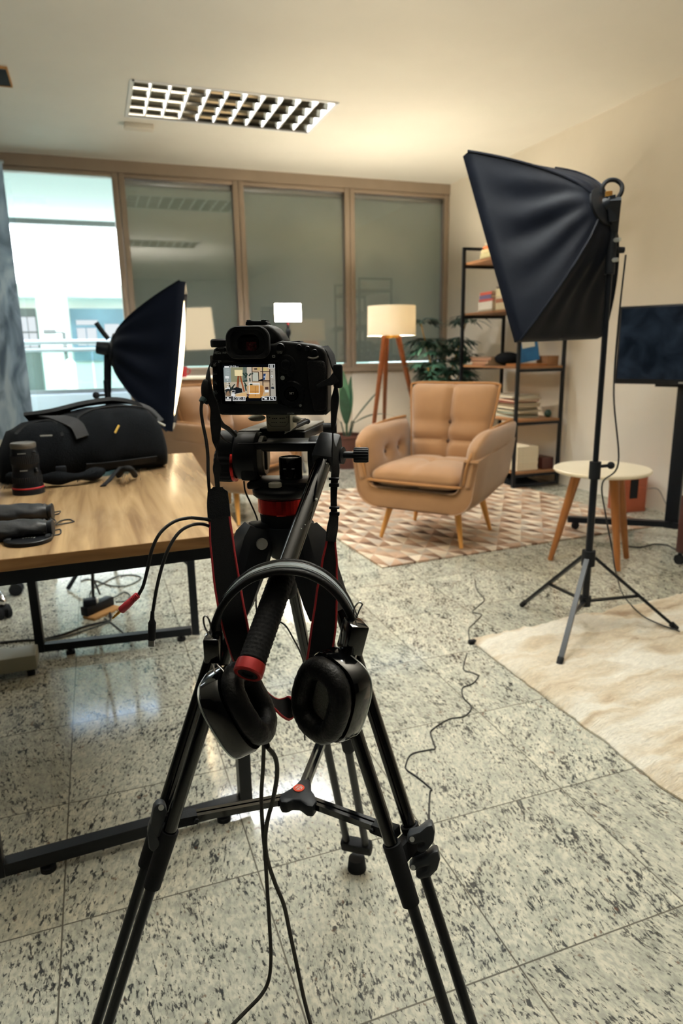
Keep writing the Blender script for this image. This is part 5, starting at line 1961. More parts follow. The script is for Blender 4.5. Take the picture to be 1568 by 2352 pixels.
# second dark bag cut by the frame
q0 = atZ(-40, 1118, ZD)
t = thing('shoulder_bag', (q0.x, q0.y + 0.1, ZD), 'dark soft bag at the picture edge behind the upright zoom lens', 'bag')
rings = []
e0, e1 = atZ(-140, 1130, ZD), atZ(-16, 1130, ZD)
for i in range(16):
    s = i / 15
    c_ = e0.lerp(e1, s) + V((0, 0.07, 0))
    k = (1 - (2 * s - 1) ** 4) ** 0.5 * 0.98 + 0.02
    ring = []
    for m in range(24):
        a = 2 * PI * m / 24
        z = 0.055 + 0.058 * k * math.sin(a) * (0.8 + 0.4 * (1 - s))
        ring.append(V((c_.x, c_.y + 0.06 * k * math.cos(a), ZD + max(0.001, z - 0.01 + 0.004 * math.sin(9 * s + 3 * a)))))
    rings.append(ring)
build('bag_body', MB().loft(rings), 'bag_cloth', t, 60)
build('carry_handle', MB().tube(smooth_path([e0.lerp(e1, 0.55) + V((0, 0.08, 0.10)), e0.lerp(e1, 0.7) + V((0, 0.09, 0.155)), e0.lerp(e1, 0.92) + V((0, 0.10, 0.15)), e0.lerp(e1, 0.99) + V((0.0, 0.10, 0.09))], 6), 0.014, 10), 'bag_strap', t, 60)

# ------------------------------------------------------------------ zoom lens standing on the desk
LB = atZ(67, 1132, ZD)
t = thing('zoom_lens', LB, 'black zoom lens standing upright on the desk, pale cap up, red ring at its base', 'camera lens')
R_ = 0.0415
build('barrel', MB().lathe([(0, 0.0), (R_ * 1.03, 0.0), (R_ * 1.03, 0.014), (R_ * 1.0, 0.016), (R_ * 1.0, 0.022), (R_ * 0.94, 0.030), (R_ * 0.94, 0.052), (R_ * 0.92, 0.054), (R_ * 0.92, 0.060), (R_ * 0.86, 0.064), (R_ * 0.86, 0.082),
                          (R_ * 0.88, 0.084), (R_ * 0.88, 0.112), (R_ * 0.84, 0.116), (R_ * 0.82, 0.128), (R_ * 0.80, 0.130), (0, 0.130)], LB, n=48, cap=False), 'black_satin', t)
build('red_ring', MB().lathe([(R_ * 1.005, 0.0155), (R_ * 1.035, 0.0165), (R_ * 1.035, 0.0195), (R_ * 1.005, 0.0205)], LB, n=48, cap=False), 'red_edge', t)
for (z0, z1, r) in ((0.032, 0.050, R_ * 0.945), (0.087, 0.110, R_ * 0.885)):
    rings = []
    for zz, kk in ((z0, 0.99), (z0 + 0.0005, 1.0), (z1 - 0.0005, 1.0), (z1, 0.99)):
        rings.append([LB + V((math.cos(2 * PI * m / 132), math.sin(2 * PI * m / 132), 0)) * r * kk * (1.022 if m % 3 else 0.985) + V((0, 0, zz)) for m in range(132)])
    build('grip_ring', MB().loft(rings), 'black_rubber', t, 20)
build('rear_cap', MB().lathe([(0, 0.1302), (R_ * 0.80, 0.1302), (R_ * 0.82, 0.134), (R_ * 0.82, 0.142), (R_ * 0.78, 0.145), (0, 0.145)], LB, n=40, cap=False), 'head_grey', t)
tx = MB()
fr_ = (EYE - LB)
fr_.z = 0
fr_.normalize()
rt = V((-fr_.y, fr_.x, 0))
for (z, w, o) in ((0.118, 0.022, -0.006), (0.070, 0.020, -0.006)):
    for k in range(6):
        tx.beam(LB + fr_ * R_ * (0.87) + rt * (o - w / 2 + w * k / 6) + V((0, 0, z)), LB + fr_ * R_ * 0.87 + rt * (o - w / 2 + w * (k + 0.6) / 6) + V((0, 0, z)), 0.0006, 0.003)
build('scale_marks', tx, 'ink_grey', t, 0)
sw = MB()
for z in (0.120, 0.072, 0.066):
    sw.ball(LB + fr_ * R_ * 0.74 + rt * 0.026 + V((0, 0, z)), 0.006, (0.8, 0.8, 0.6), n=10)
build('switch_panel', sw, 'dark_plastic', t)

# ------------------------------------------------------------------ pouches and lens cap


def pouch(pa, pb, r, label, knots):
    a, c = V(pa), V(pb)
    t = thing('drawstring_pouch', (a + c) / 2, label, 'pouch', group=None)
    d = (c - a).normalized()
    s = V((-d.y, d.x, 0))
    rings = []
    for i in range(24):
        f = i / 23
        rr = r * (1 - 0.25 * max(0, (f - 0.86) / 0.14)) * (1 - 0.5 * max(0, (0.06 - f) / 0.06))
        ring = []
        for k in range(20):
            an = 2 * PI * k / 20
            w = 1 + 0.07 * math.sin(3 * an + f * 7) + 0.05 * math.sin(5 * an - f * 17)
            y = math.cos(an) * rr * 1.15 * w
            z = math.sin(an) * rr * 0.82 * w + r * 0.80
            ring.append(a.lerp(c, f) + s * y + V((0, 0, max(0.0005, z))))
        rings.append(ring)
    build('pouch_body', MB().loft(rings), 'pouch', t, 60)
    nk = MB().lathe([(r * 0.85, -0.006), (r * 0.62, 0.0), (r * 0.80, 0.010), (r * 0.70, 0.012), (0, 0.008)], c + V((0, 0, r * 0.75)), d, 20, cap=False)
    build('gathered_mouth', nk, 'pouch', t, 60)
    for kk in knots:
        P = [V(q) for q in kk]
        build('drawstring', MB().tube(smooth_path(P, 6), 0.0016, 7), 'cable', t, 60)
    return t


a, c = atZ(-60, 1206, ZD), atZ(112, 1194, ZD)
pouch(a, c, 0.026, 'grey black drawstring pouch lying furthest from the desk edge', [[c + V((0, 0, 0.022)), atZ(125, 1176, ZD + 0.012), atZ(138, 1174, ZD + 0.004), atZ(134, 1180, ZD + 0.003), atZ(120, 1182, ZD + 0.006), c + V((0, 0, 0.016))]])
a, c = atZ(-60, 1246, ZD), atZ(112, 1232, ZD)
pouch(a, c, 0.025, 'dark drawstring pouch with cord loops lying nearer the desk edge', [
    [c + V((0, 0, 0.022)), atZ(122, 1208, ZD + 0.012), atZ(140, 1196, ZD + 0.003), atZ(160, 1193, ZD + 0.002), atZ(170, 1198, ZD + 0.002)],
    [c + V((0, 0, 0.02)), atZ(128, 1198, ZD + 0.010), atZ(116, 1190, ZD + 0.012), atZ(124, 1205, ZD + 0.006), atZ(150, 1202, ZD + 0.002), atZ(168, 1199, ZD + 0.002)],
    [c + V((0, 0, 0.018)), atZ(122, 1218, ZD + 0.006), atZ(138, 1216, ZD + 0.002), atZ(138, 1226, ZD + 0.002), atZ(120, 1229, ZD + 0.003), atZ(100, 1224, ZD + 0.016)]])
cc = atZ(66, 1244, ZD)
t = thing('lens_cap', cc, 'round black lens cap lying at the desk edge before the pouches', 'lens cap')
build('cap_disc', MB().lathe([(0, 0.0), (0.046, 0.0), (0.048, 0.002), (0.048, 0.008), (0.0465, 0.0095), (0.036, 0.0095), (0.035, 0.0080), (0, 0.0080)], cc, n=56, cap=False), 'black_satin', t)
tb = MB()
for s in (-1, 1):
    tb.box(cc + V((s * 0.038, 0, 0.0095)), (0.010, 0.028, 0.003), None, 0.001)
build('squeeze_tab', tb, 'black_rubber', t)
mk = MB()
for k in range(5):
    mk.box(cc + V((-0.010 + 0.0055 * k, 0.003 * math.sin(k), 0.0083)), (0.003, 0.006, 0.0004))
build('worn_lettering', mk, 'ink_grey', t, 0)

# ------------------------------------------------------------------ cables across the floor
cab = [(990, 1905), (985, 1870), (987, 1820), (990, 1812), (958, 1785), (934, 1768), (932, 1755), (945, 1732), (985, 1722), (999, 1718), (990, 1690), (992, 1676), (1030, 1652), (1066, 1645), (1082, 1624), (1064, 1602), (1062, 1580), (1085, 1570), (1098, 1553), (1085, 1545), (1064, 1536), (1072, 1500)]
floor_cable('floor_cable', cab, 0.0023, 'long thin dark cable wandering over the granite from the tripod towards the fur rug')
floor_cable('floor_cable', [(1078, 1470), (1076, 1445), (1090, 1430), (1105, 1412), (1085, 1405), (1100, 1390), (1112, 1376), (1095, 1355), (1090, 1330)], 0.0022, 'thin cable continuing past the small black plug near the fur rug corner')
pl = atZ(1084, 1479, 0)
t = thing('cable_plug', pl, 'small black plug on the floor at the corner of the fur rug', 'plug')
build('plug_body', MB().box(pl + V((0.0, 0, 0.009)), (0.03, 0.018, 0.016), None, 0.003), 'black_rubber', t)
build('plug_pin', MB().box(pl + V((0.020, -0.003, 0.009)), (0.014, 0.010, 0.006)), 'dark_plastic', t)
floor_cable('floor_cable', [(1440, 1255), (1470, 1257), (1500, 1250), (1530, 1252), (1550, 1262)], 0.004, 'thin cable lying between the side table leg and the dark cabinet')
P = [V((3.46, 3.50, 0.17)), V((3.50, 3.45, 0.17)), V((3.515, 3.40, 0.10)), V((3.50, 3.32, 0.02)), V((3.45, 3.27, 0.006))]
tag(build('speaker_cable', MB().tube(smooth_path(P, 8), 0.0025, 8), 'atrium_dark', smooth=60), 'thin grey wire curving from the wooden speaker to the TV stand', 'cable')
# ------------------------------------------------------------------ video tripod with fluid head
TA = V((0.233, 0.901, 0))
YAW = math.radians(25.0)
HR = V((math.cos(YAW), -math.sin(YAW), 0))      # head right
HF = V((math.sin(YAW), math.cos(YAW), 0))       # head forward
UP = V((0, 0, 1))
tp = thing('video_tripod', TA, 'black twin-tube video tripod with fluid head, red ring and long pan handle', 'tripod')


def ax(z):
    return V((TA.x, TA.y, z))


legs = {}
for nm, ang, r1 in (('left', 186, 0.365), ('right', 303, 0.37), ('rear', 53, 0.366)):
    a = math.radians(ang)
    u = V((math.cos(a), math.sin(a), 0))
    w = V((-u.y, u.x, 0))
    T = ax(0.877) + u * 0.038
    Fp = ax(0.022) + u * r1
    legs[nm] = (u, w, T, Fp)
    d = (Fp - T).normalized()
    L = (Fp - T).length
    nrm = d.cross(w).normalized()
    if nrm.dot(u) < 0:
        nrm = -nrm
    lg = MB()
    for s in (-1, 1):
        lg.cyl(T + w * s * 0.0235 + d * 0.09, T + w * s * 0.0235 + d * L * 0.50, 0.0096, n=20)
    lo = MB()
    for s in (-1, 1):
        lo.cyl(T + w * s * 0.0215 + d * L * 0.50, T + w * s * 0.0215 + d * (L * 0.97), 0.0078, n=18)
    leg = build('leg', lg, 'black_gloss', tp, 60)
    build('lower_leg_tubes', lo, 'black_metal', leg, 60)
    # moulded shoulder that clasps the hinge
    sh = MB()
    sec = []
    for (q, hw, hn) in ((-0.004, 0.018, 0.017), (0.012, 0.027, 0.023), (0.045, 0.031, 0.023), (0.100, 0.035, 0.018), (0.122, 0.034, 0.014)):
        c = T + d * q
        sec.append([c + w * x * hw + nrm * y * hn for x, y in ((-1, -0.6), (-0.7, -1), (0.7, -1), (1, -0.6), (1, 0.6), (0.7, 1), (-0.7, 1), (-1, 0.6))])
    sh.loft(sec)
    build('leg_shoulder', sh, 'dark_plastic', leg, 40)
    for s in (-1, 1):
        build('hinge_screw', MB().cyl(T + d * 0.014 + w * s * 0.0285, T + d * 0.014 + w * s * 0.032, 0.008, n=16), 'alu', leg)
    # collars at the mid lock
    lk = MB()
    M_ = T + d * L * 0.50
    for s in (-1, 1):
        lk.cyl(M_ + w * s * 0.0228 - d * 0.012, M_ + w * s * 0.0228 + d * (0.075 if s * (1 if nm != 'left' else 1) < 0 or nm == 'left' else 0.03), 0.0132, 0.0122, n=20)
    lk.beam(M_ - w * 0.02 + d * 0.008, M_ + w * 0.02 + d * 0.008, 0.02, 0.022, d)
    build('leg_lock', lk, 'black_rubber', leg, 40)
    ft = MB()
    c = T + d * (L * 0.955)
    ft.beam(c - w * 0.034, c + w * 0.034, 0.024, 0.03, d, 0.004)
    fz = V((c.x, c.y, 0))
    ft.tube([fz + UP * 0.0, fz + UP * 0.028], [0.021, 0.018], 18)
    build('foot', ft, 'black_rubber', leg, 40)

# lock levers on the two near legs
u, w, T, Fp = legs['right']
M_ = T.lerp(Fp, 0.5)
nv = (EYE - M_)
nv.z *= 0.3
nv.normalize()
pl_o = M_ + nv * 0.016
for poly in ([(925, 1935), (932, 1918), (955, 1912), (972, 1898), (985, 1895), (991, 1912), (988, 1935), (975, 1953), (958, 1961), (948, 1955), (967, 1944), (966, 1934), (940, 1942)],
             [(930, 1995), (940, 1985), (965, 1975), (985, 1958), (998, 1955), (1003, 1975), (996, 2000), (980, 2016), (955, 2022), (945, 2014), (972, 2002), (975, 1990), (940, 2003)]):
    build('lock_lever', MB().prism([atP(x + 8, y, pl_o, nv) for x, y in poly], -nv * 0.022, 0.003), 'grey_lever', tp, 40)
hub_ = MB()
for c in ((938, 1928), (940, 1993)):
    hub_.cyl(atP(c[0] + 8, c[1], pl_o + nv * 0.002, nv), atP(c[0] + 8, c[1], pl_o - nv * 0.02, nv), 0.0035, n=14)
build('lever_pin', hub_, 'alu', tp)
u, w, T, Fp = legs['left']
M_ = T.lerp(Fp, 0.5)
nv = (EYE - M_)
nv.z *= 0.3
nv.normalize()
pl_o = M_ + nv * 0.03
for poly in ([(352, 1858), (362, 1845), (378, 1848), (384, 1865), (378, 1885), (366, 1925), (358, 1925), (345, 1895)],
             [(345, 1890), (362, 1925), (370, 1940), (352, 1960), (342, 1950), (338, 1915)]):
    build('lock_lever', MB().prism([atP(x, y, pl_o, nv) for x, y in poly], -nv * 0.02, 0.003), 'grey_lever', tp, 40)
build('lever_pin', MB().cyl(atP(370, 1855, pl_o + nv * 0.002, nv), atP(370, 1855, pl_o - nv * 0.01, nv), 0.004, n=14), 'alu', tp)

# mid-level spreader
zs = 0.447
ha, hc_ = [], atZ(685, 1814, zs)
poly = [(641, 1832), (645, 1822), (664, 1812), (680, 1800), (690, 1788), (710, 1788), (714, 1800), (712, 1810), (722, 1824), (728, 1838), (718, 1852), (704, 1850), (688, 1838), (672, 1837), (658, 1843), (645, 1842)]
build('spreader_hub', MB().prism([atZ(x, y, zs) for x, y in poly], (0, 0, -0.020), 0.003), 'dark_plastic', tp, 40)
lc = atZ(686, 1811, zs)
build('logo_disc', MB().lathe([(0, 0.0), (0.0088, 0.0), (0.0092, 0.0008), (0.0088, 0.0014), (0, 0.0016)], lc, n=28, cap=False), 'red_logo', tp)
mk = MB()
for (dx, dy, a, ln) in ((-0.003, 0.002, 0.6, 0.006), (0.002, 0.003, -0.4, 0.007), (0.001, -0.001, 0.3, 0.008), (-0.002, -0.004, -0.2, 0.006), (0.004, -0.003, 0.9, 0.005)):
    c = lc + V((dx, dy, 0.0017))
    q = V((math.cos(a), math.sin(a), 0)) * ln / 2
    mk.beam(c - q, c + q, 0.0012, 0.0004)
build('logo_mark', mk, 'ink_white', tp, 0)
for nm, a0 in (('left', (650, 1836)), ('right', (716, 1843)), ('rear', (702, 1796))):
    u, w, T, Fp = legs[nm]
    e = T.lerp(Fp, 0.49) - u * 0.012
    s = atZ(a0[0], a0[1], zs - 0.010)
    q = V((-(e - s).y, (e - s).x, 0)).normalized()
    ar = MB()
    for k in (-1, 1):
        ar.beam(s + q * k * 0.0048, e - (e - s).normalized() * 0.025 + q * k * 0.0048, 0.0062, 0.010)
    arm = build('spreader_arm', ar, 'black_gloss', tp, 0)
    cl = MB().beam(e - (e - s).normalized() * 0.032, e + u * 0.004, 0.020, 0.014).cyl(e - (e - s).normalized() * 0.03 + q * 0.014, e - (e - s).normalized() * 0.03 - q * 0.014, 0.0035, n=10)
    build('arm_clip', cl, 'black_rubber', arm, 40)

# crown, bowl and levelling
cr_ = MB()
cr_.lathe([(0, 0.832), (0.018, 0.832), (0.026, 0.842), (0.034, 0.854), (0.038, 0.868), (0.034, 0.880), (0, 0.880)], (TA.x, TA.y, 0), n=40, cap=False)
for nm in legs:
    u, w, T, Fp = legs[nm]
    cr_.beam(ax(0.872) + u * 0.015, T + u * 0.010 - UP * 0.004, 0.030, 0.028, UP, 0.004)
build('crown', cr_, 'dark_plastic', tp, 40)
build('levelling_knob', MB().lathe([(0, 0.770), (0.013, 0.770), (0.017, 0.777), (0.017, 0.810), (0.012, 0.818), (0.010, 0.836), (0, 0.836)], (TA.x, TA.y, 0), n=28, cap=False), 'black_rubber', tp, 40)
hd_ = MB().lathe([(0, 0.858), (0.0265, 0.858), (0.0275, 0.872), (0.031, 0.886), (0.0322, 0.8985), (0.0, 0.8985)], (TA.x, TA.y, 0), n=56, cap=False)
build('bowl_neck', hd_, 'black_rubber', tp, 50)
rp = []
rnd_ = random.Random(3)
a_ = 0.0
while a_ < 2 * PI - 0.05:
    rp.append((0.0341, a_))
    a_ += rnd_.uniform(0.07, 0.22)
rings = []
for z, k in ((0.8985, 0.965), (0.9003, 1.0), (0.9197, 1.0), (0.9215, 0.965)):
    rings.append([V((TA.x + r * k * math.cos(a), TA.y + r * k * math.sin(a), z)) for r, a in rp])
build('red_ring', MB().loft(rings), 'red_anodised', tp, 0)
pan = MB().lathe([(0, 0.9215), (0.0365, 0.9215), (0.0405, 0.925), (0.0410, 0.931), (0.038, 0.9345), (0.030, 0.9375), (0.014, 0.941), (0, 0.941)], (TA.x, TA.y, 0), n=56, cap=False)
build('pan_base', pan, 'black_satin', tp, 50)
bl = ax(0.939) - HF * 0.026 - HR * 0.004
build('bubble_level', MB().lathe([(0.009, 0.0), (0.009, 0.005), (0.0075, 0.006), (0.0065, 0.0055), (0, 0.0055)], bl, n=24, cap=False), 'lens_white', tp)
tx = MB()
for k, ch_ in enumerate(('|', '-', '-', '|', '-', '-', '|')):
    a = math.radians(-90 - 25 + 30 - 18 + 9 * k) - (YAW - math.radians(25))
    c = ax(0.9348) + V((math.cos(a), math.sin(a), 0)) * 0.0355
    tx.beam(c - HR * 0.0018, c + HR * 0.0018, 0.0008, 0.0004)
build('scale_marks', tx, 'ink_grey', tp, 0)

# fluid head: yoke, drums, clamp, plate
PZ = 0.976                                     # tilt axis height
hp = ax(PZ) + HF * 0.012


def hx(x, z=PZ, f=0.012):
    return ax(z) + HR * x + HF * f


yk = MB()
yk.lathe([(0, 0), (0.030, 0), (0.033, 0.003), (0.034, 0.012), (0.034, 0.030), (0.030, 0.034), (0, 0.034)], hx(-0.064), HR, 40, cap=False)
# lower wall that carries the drum down to the pan base
yk.prism([hx(-0.054, 0.945, -0.018), hx(-0.054, 0.945, 0.040), hx(-0.054, 0.985, 0.040), hx(-0.054, 0.985, -0.018)], HR * 0.022, 0.004)
yk.prism([hx(-0.045, 0.934, -0.022), hx(0.045, 0.934, -0.022), hx(0.045, 0.934, 0.036), hx(-0.045, 0.934, 0.036)], UP * 0.010, 0.003)
yk.prism([hx(0.040, 0.940, -0.014), hx(0.040, 0.940, 0.036), hx(0.040, 0.985, 0.036), hx(0.040, 0.985, -0.014)], HR * 0.018, 0.004)
yk.lathe([(0, 0), (0.026, 0), (0.028, 0.003), (0.028, 0.022), (0.024, 0.026), (0, 0.026)], hx(0.040), HR, 40, cap=False)
build('yoke', yk, 'black_satin', tp, 40)
build('friction_disc', MB().lathe([(0, 0.004), (0.026, 0.004), (0.028, 0.002), (0.028, -0.004), (0, -0.004)], hx(-0.026), HR, 40, cap=False), 'head_grey', tp, 40)
build('disc_slot', MB().beam(hx(-0.0212, PZ + 0.024, 0.004), hx(-0.0212, PZ - 0.018, 0.004), 0.007, 0.003, HR), 'black_rubber', tp, 40)
kb = MB()
rings = []
for x, k in ((-0.093, 0.86), (-0.091, 0.97), (-0.074, 1.0), (-0.070, 0.97)):
    rg = []
    for m in range(72):
        a = 2 * PI * m / 72
        r = 0.024 * k * (1.0 + (0.045 if (m // 2) % 2 else 0))
        rg.append(hx(x, PZ - 0.012 + r * math.sin(a), 0.010 + r * math.cos(a)))
    rings.append(rg)
kb.loft(rings)
build('friction_knob', kb, 'black_rubber', tp, 30)
build('knob_red_ring', MB().lathe([(0.020, 0), (0.0245, 0), (0.0245, 0.004), (0.020, 0.004)], hx(-0.0695, PZ - 0.012, 0.010), HR, 40, cap=False), 'red_anodised', tp)
build('drag_drum', MB().lathe([(0, 0), (0.022, 0), (0.024, 0.002), (0.024, 0.022), (0.021, 0.024), (0, 0.024)], hx(-0.088, PZ + 0.012, 0.016), HR, 36, cap=False), 'dark_plastic', tp, 40)
cb = MB().lathe([(0, 0.0), (0.0165, 0.0), (0.0165, 0.030), (0.0155, 0.0315), (0.0135, 0.0315), (0.0125, 0.0305), (0, 0.0305)], hx(0.012, 0.943, 0.012), UP, 36, cap=False)
build('counterbalance', cb, 'black_gloss', tp, 40)
tx = MB()
for s in (-1, 1):
    tx.beam(hx(0.012 + s * 0.006 - 0.002, 0.960, -0.0045), hx(0.012 + s * 0.006 + 0.002, 0.960, -0.0045), 0.0008, 0.0008)
build('counterbalance_mark', tx, 'ink_white', tp, 0)
# clamp and sliding plate, seen from above
zp = 1.003
nl, nr, fr_, = atZ(540, 995, zp), atZ(700, 992, zp), atZ(747, 970, zp)
nl.z = nr.z = fr_.z = zp
fw = (fr_ - nr)
fl_ = nl + fw
cp_ = MB().prism([nl - UP * 0.014, nr - UP * 0.014, fr_ - UP * 0.014, fl_ - UP * 0.014], UP * 0.0145, 0.0025)
build('plate_clamp', cp_, 'black_satin', tp, 40)
mid = (nl + nr) / 2
dv_ = (nr - nl).normalized()
wv = (nr - nl).length
fd = fw.normalized()
pt_ = MB()
for (a0, a1) in ((0.03, 0.33), (0.70, 0.985)):
    pt_.prism([nl + dv_ * wv * a0 + fd * 0.003, nl + dv_ * wv * a1 + fd * 0.003, fl_ + dv_ * wv * a1 - fd * 0.003, fl_ + dv_ * wv * a0 - fd * 0.003], UP * 0.0035, 0.001)
build('clamp_cheek', pt_, 'head_grey', tp, 40)
qp = MB().prism([nl + dv_ * wv * 0.36 - fd * 0.004 + UP * 0.001, nl + dv_ * wv * 0.67 - fd * 0.004 + UP * 0.001, fl_ + dv_ * wv * 0.67 + fd * 0.01 + UP * 0.001, fl_ + dv_ * wv * 0.36 + fd * 0.01 + UP * 0.001], UP * 0.006, 0.0015)
build('sliding_plate', qp, 'black_satin', tp, 40)
sd_ = atZ(650, 993, zp + 0.004)
build('safety_lever', MB().tube([sd_, atZ(706, 968, zp + 0.012)], 0.003, 10).ball(atZ(706, 968, zp + 0.012), 0.0042, n=10), 'dark_plastic', tp, 40)
st_ = nl - UP * 0.007
build('release_button', MB().box(nl + dv_ * wv * 0.30 - UP * 0.007 - fd * 0.001, (0.014, 0.004, 0.008), Matrix((dv_, fd, UP)).transposed(), 0.001), 'black_gloss', tp)
build('plate_screw_knob', MB().cyl(fr_ - fd * 0.035 + dv_ * 0.004 - UP * 0.006, fr_ - fd * 0.035 + dv_ * 0.026 - UP * 0.006, 0.0085, n=20), 'black_rubber', tp, 40)
# neck between clamp and drums
build('tilt_cradle', MB().prism([hx(-0.058, 0.985, -0.012), hx(0.058, 0.985, -0.012), hx(0.058, 0.998, -0.016), hx(-0.058, 0.998, -0.016)], HF * 0.055, 0.003), 'black_satin', tp, 40)
# handle side: rosette, clamp, knob
ro = MB().lathe([(0, 0), (0.021, 0), (0.0225, 0.002), (0.0225, 0.012), (0.020, 0.014), (0, 0.014)], hx(0.067, PZ, 0.010), HR, 48, cap=False)
build('rosette', ro, 'dark_plastic', tp, 40)
kb = MB()
rings = []
for x, k in ((0.102, 0.9), (0.104, 1.0), (0.120, 1.0), (0.1225, 0.9)):
    rg = []
    for m in range(64):
        a = 2 * PI * m / 64
        r = 0.0098 * k * (1.0 + (0.09 if (m // 2) % 2 else 0))
        rg.append(hx(x, PZ + 0.002 + r * math.sin(a), 0.004 + r * math.cos(a)))
    rings.append(rg)
kb.loft(rings)
kb.cyl(hx(0.08, PZ + 0.002, 0.004), hx(0.103, PZ + 0.002, 0.004), 0.005)
build('handle_knob', kb, 'dark_plastic', tp, 30)
h0, h1 = atD(752, 1034, 0.915), atD(571, 1542, 0.715)
hv = (h1 - h0)
hl = hv.length
hv.normalize()
build('handle_clamp', MB().beam(h0 - hv * 0.022, h0 + hv * 0.026, 0.030, 0.032, HR, 0.006).cyl(hx(0.066, PZ + 0.002, 0.006), hx(0.088, PZ + 0.002, 0.0), 0.012), 'dark_plastic', tp, 40)
ph = build('pan_handle', MB().cyl(h0 - hv * 0.015, h0 + hv * hl * 0.64, 0.0112, n=28), 'black_gloss', tp, 60)


def find_t(y):
    lo, hi = 0.0, 1.0
    for _ in range(40):
        m = (lo + hi) / 2
        p = h0 + (h1 - h0) * m - EYE
        yy = 1176 + FPX * p.dot(CD) / p.dot(CF)
        if yy < y:
            lo = m
        else:
            hi = m
    return lo


tg0, tg1 = find_t(1318), find_t(1522)
gp = MB()
rings = []
N_ = 90
for i in range(N_ + 1):
    f = i / N_
    c = h0.lerp(h1, tg0 + (tg1 - tg0) * f)
    F_ = frame_from(hv, HR)
    rg = []
    for m in range(56):
        a = 2 * PI * m / 56
        r = 0.0146 + 0.0006 * (1 if (i // 2) % 2 == 0 else 0) * (1 if (m // 2 + i // 4) % 2 else 0)
        if i == 0 or i == N_:
            r = 0.0128
        rg.append(c + F_ @ V((r * math.cos(a), r * math.sin(a), 0)))
    rings.append(rg)
gp.loft(rings)
build('grip', gp, 'black_rubber', ph, 60)
e0 = h0.lerp(h1, tg1)
build('end_cap', MB().lathe([(0.013, 0.0), (0.0158, 0.0005), (0.0162, 0.003), (0.0162, 0.013), (0.0148, 0.0145), (0.0115, 0.0145), (0.0105, 0.0125)], e0, hv, 40, cap=False), 'red_cap', ph, 40)
build('end_plug', MB().lathe([(0, 0.012), (0.0118, 0.012), (0.0118, 0.014), (0.0065, 0.0142), (0.0055, 0.009), (0, 0.009)], e0, hv, 32, cap=False), 'black_rubber', ph, 40)
build('collar_ring', MB().lathe([(0.0113, -0.004), (0.0128, -0.004), (0.0128, 0.0), (0.0113, 0.0)], h0.lerp(h1, tg0), hv, 32, cap=False), 'red_anodised', ph, 40)
ch_ = MB()
for (x, y, r) in ((723, 1155, 0.0018), (697, 1215, 0.0008), (688, 1225, 0.0007), (748, 1058, 0.0014), (744, 1068, 0.0010), (746, 1075, 0.0008)):
    tt = find_t(y)
    c = h0.lerp(h1, tt)
    vdir = (EYE - c).normalized()
    sid = (atD(x, y, 0.85) - atD(x - 1, y, 0.85)).normalized()
    ln = c - EYE
    cx = 784 + FPX * ln.dot(CR) / ln.dot(CF)
    off = (x - cx) / FPX * ln.dot(CF)
    off = max(-0.010, min(0.010, off))
    nn_ = (vdir - hv * vdir.dot(hv)).normalized()
    pr = c + CR * off + nn_ * math.sqrt(max(1e-7, 0.0112 ** 2 - off * off))
    ch_.ball(pr, r, (1, 1, 1), n=8)
build('paint_chip', ch_, 'ink_white', ph)

# ------------------------------------------------------------------ reflex camera
CO = atD(620, 880, 0.865)
NB = -HF


def cpx(px, py, c=0.0):
    return atP(px, py, CO + NB * c, NB)


K1 = 360 / 1568.0


def k1(x, y, c=0.0):
    return cpx(440 + x * K1, 720 + y * K1, c)


dc = thing('reflex_camera', CO - UP * 0.045, 'black reflex camera with lit rear screen mounted on the tripod', 'camera')
body = [(215, 360), (240, 335), (300, 328), (380, 318), (815, 300), (900, 272), (1070, 287), (1230, 312), (1310, 348), (1345, 400), (1356, 560), (1360, 700), (1364, 900), (1360, 1000), (1340, 1018), (300, 1018), (252, 1000), (222, 940), (212, 880), (203, 700), (198, 450)]
bm_ = MB().prism([k1(x, y) for x, y in body], HF * 0.048, 0.004, 3)
hump = [(372, 335), (410, 240), (470, 165), (530, 118), (760, 112), (815, 140), (870, 195), (910, 262), (915, 320), (640, 330)]
bm_.prism([k1(x, y, -0.006) for x, y in hump], HF * 0.060, 0.005, 3)
# hand grip in front, thumb rest behind
gr = [(1180, 320), (1310, 350), (1350, 420), (1362, 900), (1350, 1010), (1180, 1014)]
bm_.prism([k1(x, y, -0.03) for x, y in gr], HF * 0.040, 0.008, 3)
build('camera_body', bm_, 'camera_body', dc, 40)
tr = [(1150, 470), (1330, 470), (1350, 560), (1358, 700), (1350, 960), (1230, 985), (1180, 800), (1160, 600)]
build('thumb_rest', MB().prism([k1(x, y, 0.0) for x, y in tr], NB * 0.006, 0.0035, 3), 'camera_grip', dc, 50)
build('thumb_ridge', MB().tube(smooth_path([k1(1165, 438, 0.004), k1(1200, 450, 0.006), k1(1240, 446, 0.006), k1(1268, 430, 0.004)], 5), 0.0012, 8), 'head_grey', dc)
build('rear_panel', MB().prism([k1(x, y, 0.0) for x, y in ((222, 470), (880, 470), (880, 905), (1110, 960), (1090, 1000), (330, 1000), (250, 960))], NB * 0.0022, 0.001), 'dark_plastic', dc, 30)
bz = [(282, 480), (862, 480), (870, 905), (300, 908)]
build('screen_bezel', MB().prism([k1(x, y, 0.0022) for x, y in bz], NB * 0.0022, 0.001), 'black_gloss', dc, 30)

# live picture on the rear screen (flat display showing the set)
S1 = 140 / 1568.0
LC = {}


def lcd_mat(r, g, b_, k=0.9):
    key = (r, g, b_)
    if key not in LC:
        LC[key] = 'display_%d' % len(LC)
        emitter(LC[key], rgb(r, g, b_), k)
    return LC[key]


scr = MB()
smats = []
layer = [0]


